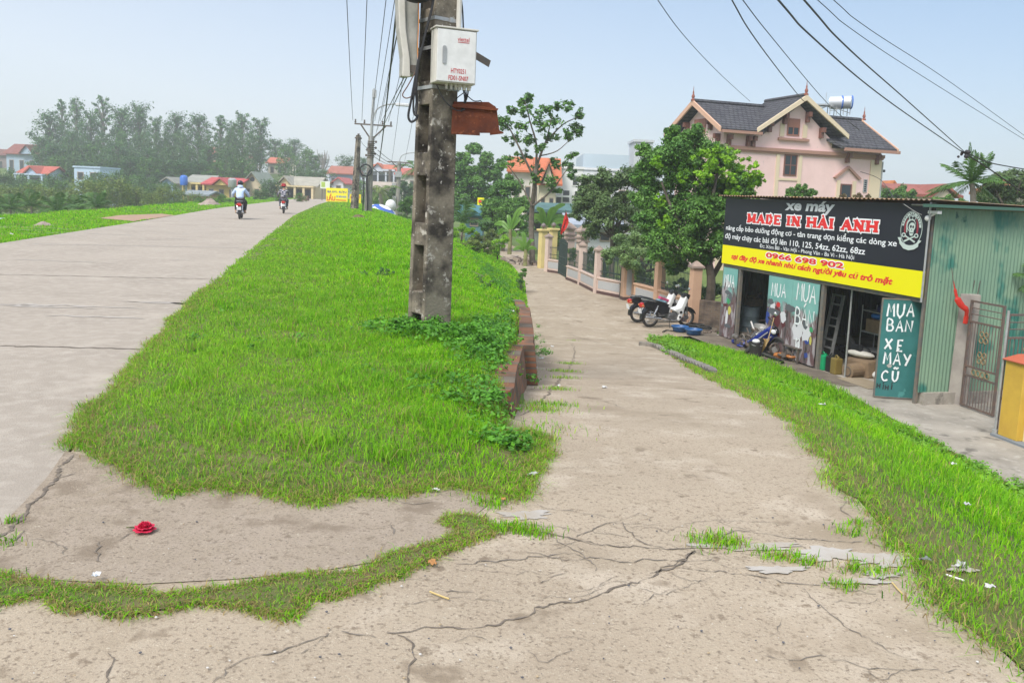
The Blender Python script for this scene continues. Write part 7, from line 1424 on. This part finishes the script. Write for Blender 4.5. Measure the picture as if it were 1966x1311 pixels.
for lab, px, py, s, m, l in [('white crumpled paper on the lane at the tip of the verge', 1022, 922, .085, None, .02), ('white plastic strip at the near verge edge', 837, 951, .05, None, .02), ('white bag scrap on the right bank, larger one', 1853, 997, .07, None, .07), ('small white scrap higher on the right bank', 1828, 913, .06, None, .08), ('white scrap at the foot of the right bank', 1842, 1097, .07, None, .02), ('grey slate piece beside the cracked slab', 1775, 1088, .07, M('slate', (.16, .17, .18), rough=.8), .02), ('white shell-like scrap on the lower right bank', 1898, 1148, .05, None, .04), ('clear plastic scrap on the joint grass', 185, 1124, .05, M('clear_plastic', (.62, .64, .66), rough=.4), .03), ('blue wrapper on the verge grass near the road', 552, 514, .12, m_lblue, .06), ('whitish wrapper on the verge, nearer the camera', 519, 533, .12, M('pale_wrapper', (.60, .72, .78), rough=.5), .06), ('white scrap in the middle of the verge grass', 497, 778, .05, None, .07), ('brown dead leaf on the verge grass, larger', 508, 668, .12, m_lorange, .07), ('orange dead leaf on the verge grass near the road, nearer one', 566, 501, .14, m_lorange, .06), ('orange dead leaf farther along the verge', 563, 469, .16, m_lorange, .06), ('white scrap on the far verge near the heap', 703, 428, .28, None, .12), ('second white scrap on the far verge', 757, 435, .25, None, .12), ('white scrap in the far verge lawn', 601, 474, .12, None, .06), ('yellow wrapper on the verge left of the pole', 752, 546, .10, M('yellow_wrapper', (.7, .6, .05), rough=.5), .08), ('pale dry branch piece right of the pole', 878, 537, .22, M('pale_wood', (.55, .42, .33), rough=.9), .10), ('white bag caught on the retaining wall top', 982, 606, .12, None, .05), ('white bag stuck on the retaining wall face', 1010, 635, .14, None, .15), ('white paper on the lane by the crack grass', 1072, 748, .07, None, .03), ('white plaster smear on the lane', 1160, 747, .10, None, .003), ('pale scrap on the left shoulder by the edge', 3, 425, .25, M('pale_wrapper', (.60, .72, .78), rough=.5), .06), ('white scrap on the left shoulder', 22, 455, .16, None, .05), ('white paper on the bank slope by the weeds', 1577, 800, .08, None, .10), ('brown leaf beside the red rose', 965, 968, .05, m_lorange, .015), ('brown bark strip on the lane below the joint grass', 830, 1092, .06, m_lorange, .015), ('orange stain-like leaf on the lane edge', 1702, 1000, .05, m_lorange, .004)]:
    scrap(lab, px, py, s * .8, m, l)
LG = 'white litter along the retaining wall foot'
for px, py in [(1012, 672), (1030, 684), (1040, 692), (1018, 700), (1060, 668), (1025, 712)]: scrap('scrap of white paper on the lane at the foot of the retaining wall', px, py, .09, None, .02, group=LG)
GRS = 'small pebbles lying on the lane'
mb = MB()
for i in range(260):
    px, py = rnd.uniform(-20, 1900), 985 + 330 * rnd.random() ** .8; c = G(px, py); 
    if (c.x > XR(c.y) - .05): continue
    s = rnd.choice([.0015, .002, .002, .003, .004, .006]); mb.mat(rnd.choice([0, 0, 1, 2])); mb.sph((c.x, c.y, c.z + .022), s, 6, 4, (1, rnd.uniform(.6, 1), .6))
tag(mb.build('pebbles', [M('pebble_dark', (.10, .10, .11), rough=.9), M('pebble_tan', (.36, .28, .18), rough=.9), M('pebble_pale', (.5, .48, .45), rough=.9)], smooth=True), 'small dark and pale pebbles scattered over the lane and apron', kind='stuff')
for lab, pts in [('pale straw stalk on the lane in the lower right', [(1712, 1128), (1722, 1140), (1732, 1150)]), ('white straw lying at the lane edge', [(1815, 1112), (1850, 1124)]), ('dry stalk on the lane below the joint', [(825, 1146), (850, 1156), (862, 1160)])]:
    P_ = [G(*p) + Vector((0, 0, .024)) for p in pts]; o = MB().tube(P_, .004, 5).build('straw', M('straw_' + ('white' if 'white' in lab else 'yellow'), (.75, .73, .70) if 'white' in lab else (.5, .38, .16), rough=.8)); tag(o, lab, 'litter')
# the red rose on the apron
c = G(278, 1028); t = thing('red_rose', 'wilted red rose dropped on the concrete apron', 'flower', c + Vector((0, 0, .028)), .4, scale=(.95, .9, .8)); m_ro = M('rose_petal', (.66, .025, .085), (.50, .015, .05), scale=40, rough=.6, transl=.15); s = .95
for k, (R_, n, el) in enumerate(((.018, 5, 1.2), (.030, 6, .8), (.042, 7, .35), (.048, 6, -.1))):
    mb = MB()
    for i in range(n):
        a = 2 * PI * i / n + k; u_ = Vector((math.cos(a), math.sin(a), 0)); sd = Vector((-u_.y, u_.x, 0)); V = []
        for p in range(5):
            for q in range(5): x_, y_ = p / 4, q / 4 - .5; V.append(u_ * (R_ * (.3 + .8 * x_ * math.cos(el))) + sd * (y_ * .052 * math.sin(PI * (.2 + .7 * x_))) + Vector((0, 0, .008 + .04 * x_ * math.sin(el) + .018 * (1 - abs(y_) * 2) * (.4 - abs(el - .6) * .4) + rnd.uniform(-.0025, .0025))))
        mb.add(V, [(5 * p + q, 5 * p + q + 1, 5 * p + q + 6, 5 * p + q + 5) for p in range(4) for q in range(4)])
    mb.build('petals', m_ro, t, smooth=True)
MB().tube(cat([(-.02, .01, .01), (-.05, .03, .006), (-.08, .06, .0)]), .0035, 6).build('stem', M('rose_stem', (.10, .12, .04), rough=.8), t); MB().add([(-.04, .02, .012), (-.065, .015, .02), (-.085, .03, .008), (-.06, .04, .01)], [(0, 1, 2, 3)]).build('sepal', M('rose_stem', (.10, .12, .04)), t)
# ================================================================ motorbikes
m_chrome = M('chrome', (.55, .55, .55), rough=.25, metal=.8); m_seat = M('seat_vinyl', (.02, .02, .022), rough=.5); m_tail = M('tail_lens', (.45, .02, .02), rough=.2); m_plate = M('number_plate', (.72, .74, .75), rough=.5); m_blk = M('bike_black', (.018, .018, .02), rough=.35); m_eng = M('engine_metal', (.22, .22, .22), (.12, .12, .12), scale=20, rough=.5, metal=.5)
def motorbike(label, loc, rz, lean, body, shield, group=None, scooter=False):
    """x forward, wheels at x = -.62 and .62"""
    t = thing('motorbike', label, 'motorbike', loc, rz, group, rx=lean)
    for x in (-.62, .62):
        wh = MB().torus((x, 0, .29), .245, .042, 28, 8, sq=1.1).build('wheel', m_tyre, t, smooth=True); MB().torus((x, 0, .29), .205, .014, 24, 6).build('rim', m_chrome, wh, smooth=True); MB().tube([(x, -.06, .29), (x, .06, .29)], .055, 12).build('hub', m_eng, wh)
        mb = MB(); [mb.tube([(x + .05 * math.cos(q), .02 * (-1) ** i, .29 + .05 * math.sin(q)), (x + .2 * math.cos(q + .4), 0, .29 + .2 * math.sin(q + .4))], .0028, 4) for i, q in enumerate(np.linspace(0, 2 * PI, 20, endpoint=False))]; mb.build('spokes', m_chrome, wh)
    def fend(x, a0, a1, r, w_, m, n=10):
        mb = MB(); V = []
        for i in range(n + 1):
            a = a0 + (a1 - a0) * i / n
            for yy, rr in ((-w_, r - .04), (-w_ * .8, r), (w_ * .8, r), (w_, r - .04)): V.append((x + rr * math.cos(a), yy, .29 + rr * math.sin(a)))
        mb.add(V, [(4 * i + k, 4 * i + k + 1, 4 * i + k + 5, 4 * i + k + 4) for i in range(n) for k in range(3)]); return mb.build('fender', m, t, smooth=True)
    fend(.62, .35, 2.5, .33, .06, body); fend(-.62, .9, 3.3, .34, .075, m_blk)
    MB().prism([(-.95, .66), (-.93, .76), (-.55, .80), (-.15, .72), (-.02, .60), (-.05, .42), (-.3, .40), (-.55, .56)], -.09, .09).build('tail_body', body, t, bevel=.025)
    MB().prism([(-.92, .755), (-.88, .83), (-.55, .845), (-.2, .77), (-.05, .70), (-.1, .66), (-.5, .79)], -.12, .12).build('seat', m_seat, t, bevel=.025)
    MB().prism([(.48, .98), (.56, .86), (.46, .62), (.40, .34), (.30, .20), (.24, .22), (.28, .42), (.12, .52), (.14, .58), (.32, .62), (.40, .80)], -.16, .16).build('leg_shield', shield, t, bevel=.03)
    mb = MB(); mb.lathe([(.045, -.165), (.045, .165)], (.33, 0, .48), 12, 'Y').lathe([(.035, -.167), (.035, .167)], (.31, 0, .33), 12, 'Y'); mb.build('air_duct', m_blk, t)
    MB().prism([(.38, .98), (.52, 1.06), (.66, 1.0), (.62, .86), (.5, .84)], -.09, .09).build('headlight_cowl', m_blk if not scooter else body, t, bevel=.03); MB().sph((.63, 0, .94), .075, 12, 8, (.4, 1, 1)).build('headlight', m_plate, t, smooth=True)
    hb = MB().tube(cat([(.36, -.34, 1.02), (.42, -.2, 1.04), (.48, 0, 1.02), (.42, .2, 1.04), (.36, .34, 1.02)]), .013, 6).tube([(.30, -.35, 1.02), (.40, -.33, 1.02)], .019, 8).tube([(.30, .35, 1.02), (.40, .33, 1.02)], .019, 8).build('handlebar', m_blk, t, smooth=True)
    for s in (-1, 1): mr = MB().tube([(.42, .22 * s, 1.03), (.44, .30 * s, 1.19)], .007, 5).build('mirror', m_blk, t); MB().sph((.44, .31 * s, 1.22), .055, 10, 7, (.3, 1.2, .8)).build('mirror_glass', m_chrome, mr, smooth=True)
    for s in (-1, 1): MB().tube([(.56, .07 * s, .80), (.62, .07 * s, .29)], .022, 8).build('fork_leg', m_eng, t); MB().tube([(-.45, .11 * s, .68), (-.60, .11 * s, .31)], .022, 8).tube([(-.47, .11 * s, .60), (-.56, .11 * s, .42)], .032, 10).build('shock_absorber', m_chrome, t)
    MB().box((.1, 0, .33), (.34, .2, .2), ry=.15).lathe([(.10, -.14), (.10, .14)], (.02, 0, .32), 14, 'Y').tube([(.2, 0, .36), (.36, 0, .38)], .07, 10).build('engine', m_eng, t, bevel=.015)
    MB().tube(cat([(.28, -.10, .30), (.2, -.15, .22), (-.2, -.15, .25), (-.4, -.15, .28)]), .018, 8).tube([(-.3, -.15, .27), (-.35, -.15, .275), (-.85, -.15, .34), (-.87, -.15, .34)], [.02, .042, .045, .02], 12).build('exhaust', m_chrome, t, smooth=True)
    MB().b2(-.62, .02, .09, .115, .25, .31).build('chain_case', body, t); MB().tube([(-.05, -.22, .27), (-.05, .22, .27)], .014, 6).build('foot_rest', m_blk, t)
    tl = MB().prism([(-1.0, .62), (-.99, .74), (-.90, .76), (-.88, .62)], -.085, .085).build('tail_light', m_tail, t, bevel=.02); MB().box((-.965, .115, .68), (.06, .05, .05)).box((-.965, -.115, .68), (.06, .05, .05)).build('indicator', M('orange_lens', (.55, .2, .08), rough=.3), t)
    MB().box((-1.0, 0, .51), (.01, .19, .14), ry=-.2).build('number_plate', m_plate, t)
    MB().tube(cat([(-.55, -.13, .80), (-.85, -.13, .86), (-.97, 0, .86), (-.85, .13, .86), (-.55, .13, .80)]), .011, 6).build('grab_rail', m_chrome, t, smooth=True)
    return t
def stand(t, s=1): MB().tube([(-.02, .1 * s, .25), (-.05, .2 * s, .02)], .011, 6).build('side_stand', m_blk, t)
wr = Gz(1247, 628, GL + .02); wz = wr.z
a1 = math.radians(20)
t = motorbike('white-shielded black step-through motorbike, nearer of the parked pair', (wr.x + .62 * math.cos(a1), wr.y + .62 * math.sin(a1), wz), a1, math.radians(3), m_blk, m_white, 'parked motorbikes by the fence'); stand(t, -1)
wr = Gz(1224, 619, GL + .02); t = motorbike('parked black motorbike with white front and blue decals, behind the nearer one', (wr.x + .62 * math.cos(.3), wr.y + .62 * math.sin(.3), wz), .3, math.radians(4), m_blk, m_white, 'parked motorbikes by the fence'); stand(t, -1); MB().prism([(.02, .56), (.25, .66), (.22, .72), (-.02, .74)], -.10, .10).build('coloured_panel', M('pale_cyan_panel', (.25, .45, .55), rough=.4), t); MB().box((.2, 0, .76), (.3, .18, .07), ry=.3).build('pink_cloth', M('pink_cloth', (.45, .06, .15), rough=.8), t)
# stripped bike fallen in front of the left opening
q = Gz(1432, 672, GL); t = motorbike('half-dismantled black motorbike with blue leg shield slumped before the left opening', (q.x, q.y, hh(q.x, q.y) + .02), math.radians(250), math.radians(-48), m_blk, M('bike_blue', (.015, .03, .22), rough=.4))
q = Gz(1470, 655, GL); t = thing('bike_body_panel', 'loose white bike body panel on the scrap behind the fallen motorbike', 'bike part', (q.x - .1, q.y + .3, GL + .3), F.rot); MB().prism([(-.35, 0), (.4, -.06), (.42, .08), (.1, .16), (-.35, .12)], -.06, .06).build('panel', m_white, t, bevel=.02); MB().box((0, .2, -.12), (.8, .3, .26)).tube([(-.4, .1, .15), (.3, .3, .35)], .03).build('scrap', m_iron, t)
# ================================================================ riders
m_skin = M('skin', (.42, .25, .17), rough=.6); m_hair = M('black_hair', (.012, .011, .011), rough=.6)
def rider(bike, label, jacket, trousers, shoe, head, lean=.12):
    loc = bike.location; t = thing('person', label, 'person', loc, bike.rotation_euler.z)
    hip = Vector((-.38, 0, .92)); ch = Vector((-.30, 0, 1.24)); nk = Vector((-.22, 0, 1.46)); hd = Vector((-.18, 0, 1.60))
    N = [(hip, (.15, .13)), (Vector((-.35, 0, 1.06)), (.15, .115)), (ch, (.165, .12)), (Vector((-.25, 0, 1.40)), (.10, .08)), (nk, .055), (hd, (.085, .10)), (hd + Vector((.02, 0, .10)), (.075, .085))]; E = [(0, 1), (1, 2), (2, 3), (3, 4), (4, 5), (5, 6)]
    N.append((hd + Vector((.10, 0, -.01)), .018)); E.append((5, 7))
    arm = []; leg = []
    for s in (-1, 1):
        k = len(N); P = [(Vector((-.24, .19 * s, 1.36)), .062), (Vector((-.12, .33 * s, 1.16)), .048), (Vector((.18, .36 * s, 1.06)), .036), (Vector((.27, .35 * s, 1.05)), .032), (Vector((.33, .345 * s, 1.05)), .036)]; N += P; E += [(3, k)] + [(k + i, k + i + 1) for i in range(4)]; arm.append(P)
        for f in range(5):      # four fingers and a thumb closed round the grip
            j = len(N); yy = (.325 + .022 * f) * s if f < 4 else .30 * s; N += [(Vector((.375, yy, 1.045 if f < 4 else 1.02)), .010), (Vector((.385, yy, 1.01 if f < 4 else 1.0)), .009), (Vector((.35, yy, .995)), .008)]; E += [(k + 4, j), (j, j + 1), (j + 1, j + 2)]
        k = len(N); P = [(Vector((-.30, .11 * s, .88)), .095), (Vector((.10, .22 * s, .80)), .07), (Vector((-.02, .20 * s, .38)), .045), (Vector((-.03, .20 * s, .33)), .04), (Vector((.12, .21 * s, .30)), .035)]; N += P; E += [(0, k)] + [(k + i, k + i + 1) for i in range(4)]; leg.append(P)
    skin('body', N, E, m_skin, t)
    gr = lambda r, d: (r[0] + d, r[1] + d) if isinstance(r, tuple) else r + d
    JN = [(p, gr(r, .03)) for p, r in N[:4]]; JE = [(0, 1), (1, 2), (2, 3)]; JN.append((Vector((-.23, 0, 1.45)), .07)); JE.append((3, 4))
    for P in arm: k = len(JN); JN += [(p, r + .022) for p, r in P[:4]]; JE += [(3, k), (k, k + 1), (k + 1, k + 2), (k + 2, k + 3)]
    j_ = skin('jacket', JN, JE, jacket, t)
    TN = [(hip + Vector((0, 0, -.02)), (.16, .14))]; TE = []
    for P in leg: k = len(TN); TN += [(p, r + .015) for p, r in P[:3]]; TE += [(0, k), (k, k + 1), (k + 1, k + 2)]
    skin('trousers', TN, TE, trousers, t)
    for s in (-1, 1): MB().sph((.07, .21 * s, .295), .06, 10, 7, (1.9, .85, .6)).build('shoe', shoe, t, smooth=True)
    for s in (-1, 1): MB().sph(hd + Vector((0, .088 * s, 0)), .025, 8, 6, (.5, .5, 1)).build('ear', m_skin, t, smooth=True)
    head(t, hd); return t
def helmet(t, hd): MB().sph(hd + Vector((-.005, 0, .06)), .135, 16, 10, (1.08, .95, .95)).build('helmet', M('black_helmet', (.015, .015, .017), rough=.2), t, smooth=True); MB().sph(hd + Vector((-.06, 0, -.10)), .115, 12, 8, (.9, 1.15, .8)).build('hood', M('pale_blue_cloth', (.50, .62, .86), (.44, .56, .80), scale=12, rough=.8), t, smooth=True)
def hat(t, hd): MB().sph(hd + Vector((-.01, 0, .07)), .12, 14, 9, (1.05, 1, 1.05)).build('hair', m_hair, t, smooth=True); MB().lathe([(.19, -.02), (.20, 0), (.135, .02), (.13, .10), (.11, .14), (.03, .155)], hd + Vector((0, 0, .05)), 18).build('hat', M('dark_red_hat', (.30, .02, .03), rough=.8), t, smooth=True)
def plaid():
    m = bpy.data.materials.new('plaid_shirt'); m.use_nodes = True; T = m.node_tree; b = T.nodes['Principled BSDF']; b.inputs['Roughness'].default_value = .9; tc = T.nodes.new('ShaderNodeTexCoord'); c = T.nodes.new('ShaderNodeTexChecker'); c.inputs['Scale'].default_value = 9; c.inputs[1].default_value = (.035, .04, .07, 1); c.inputs[2].default_value = (.36, .35, .38, 1); T.links.new(tc.outputs['Object'], c.inputs[0]); T.links.new(c.outputs[0], b.inputs[0]); return m
def ridden(label, px, py, bodym, rlabel, *a, sc=1.0):
    p = Gz(px, py, .02); dr = math.atan2(1, -.245); x, y = p.x + .62 * math.cos(dr), p.y + .62 * math.sin(dr)
    b = motorbike(label, (x, y, .014), dr, 0, bodym, bodym); r = rider(b, rlabel, *a); b.scale = r.scale = (sc,) * 3; return b, r
ridden('black ridden motorbike with red tail light, nearer on the dyke road', 460, 421, m_blk, 'rider in pale blue hooded jacket and black helmet, seen from behind', M('pale_blue_cloth', (.50, .62, .86)), M('black_trousers', (.015, .015, .02), rough=.8), M('tan_shoe', (.45, .35, .22), rough=.7), helmet, sc=1.0)
ridden('black scooter with bright red tail light, farther on the dyke road', 544, 410, m_blk, 'rider in dark plaid shirt and dark red hat, seen from behind', plaid(), M('grey_shorts', (.08, .085, .11), rough=.8), M('dark_sandal', (.04, .02, .02), rough=.7), hat, sc=.98)
# ================================================================ haze
hm = bpy.data.materials.new('haze'); hm.use_nodes = True; N_ = hm.node_tree.nodes; N_.remove(N_['Principled BSDF']); pv = N_.new('ShaderNodeVolumePrincipled'); pv.inputs['Color'].default_value = (.93, .96, 1.0, 1); pv.inputs['Density'].default_value = .00105; pv.inputs['Anisotropy'].default_value = .2
hm.node_tree.links.new(pv.outputs[0], N_['Material Output'].inputs['Volume'])
o = MB().b2(-530, 530, -25, 630, -4.2, 34).build('haze', hm); tag(o, kind='stuff'); hm.cycles.homogeneous_volume = True
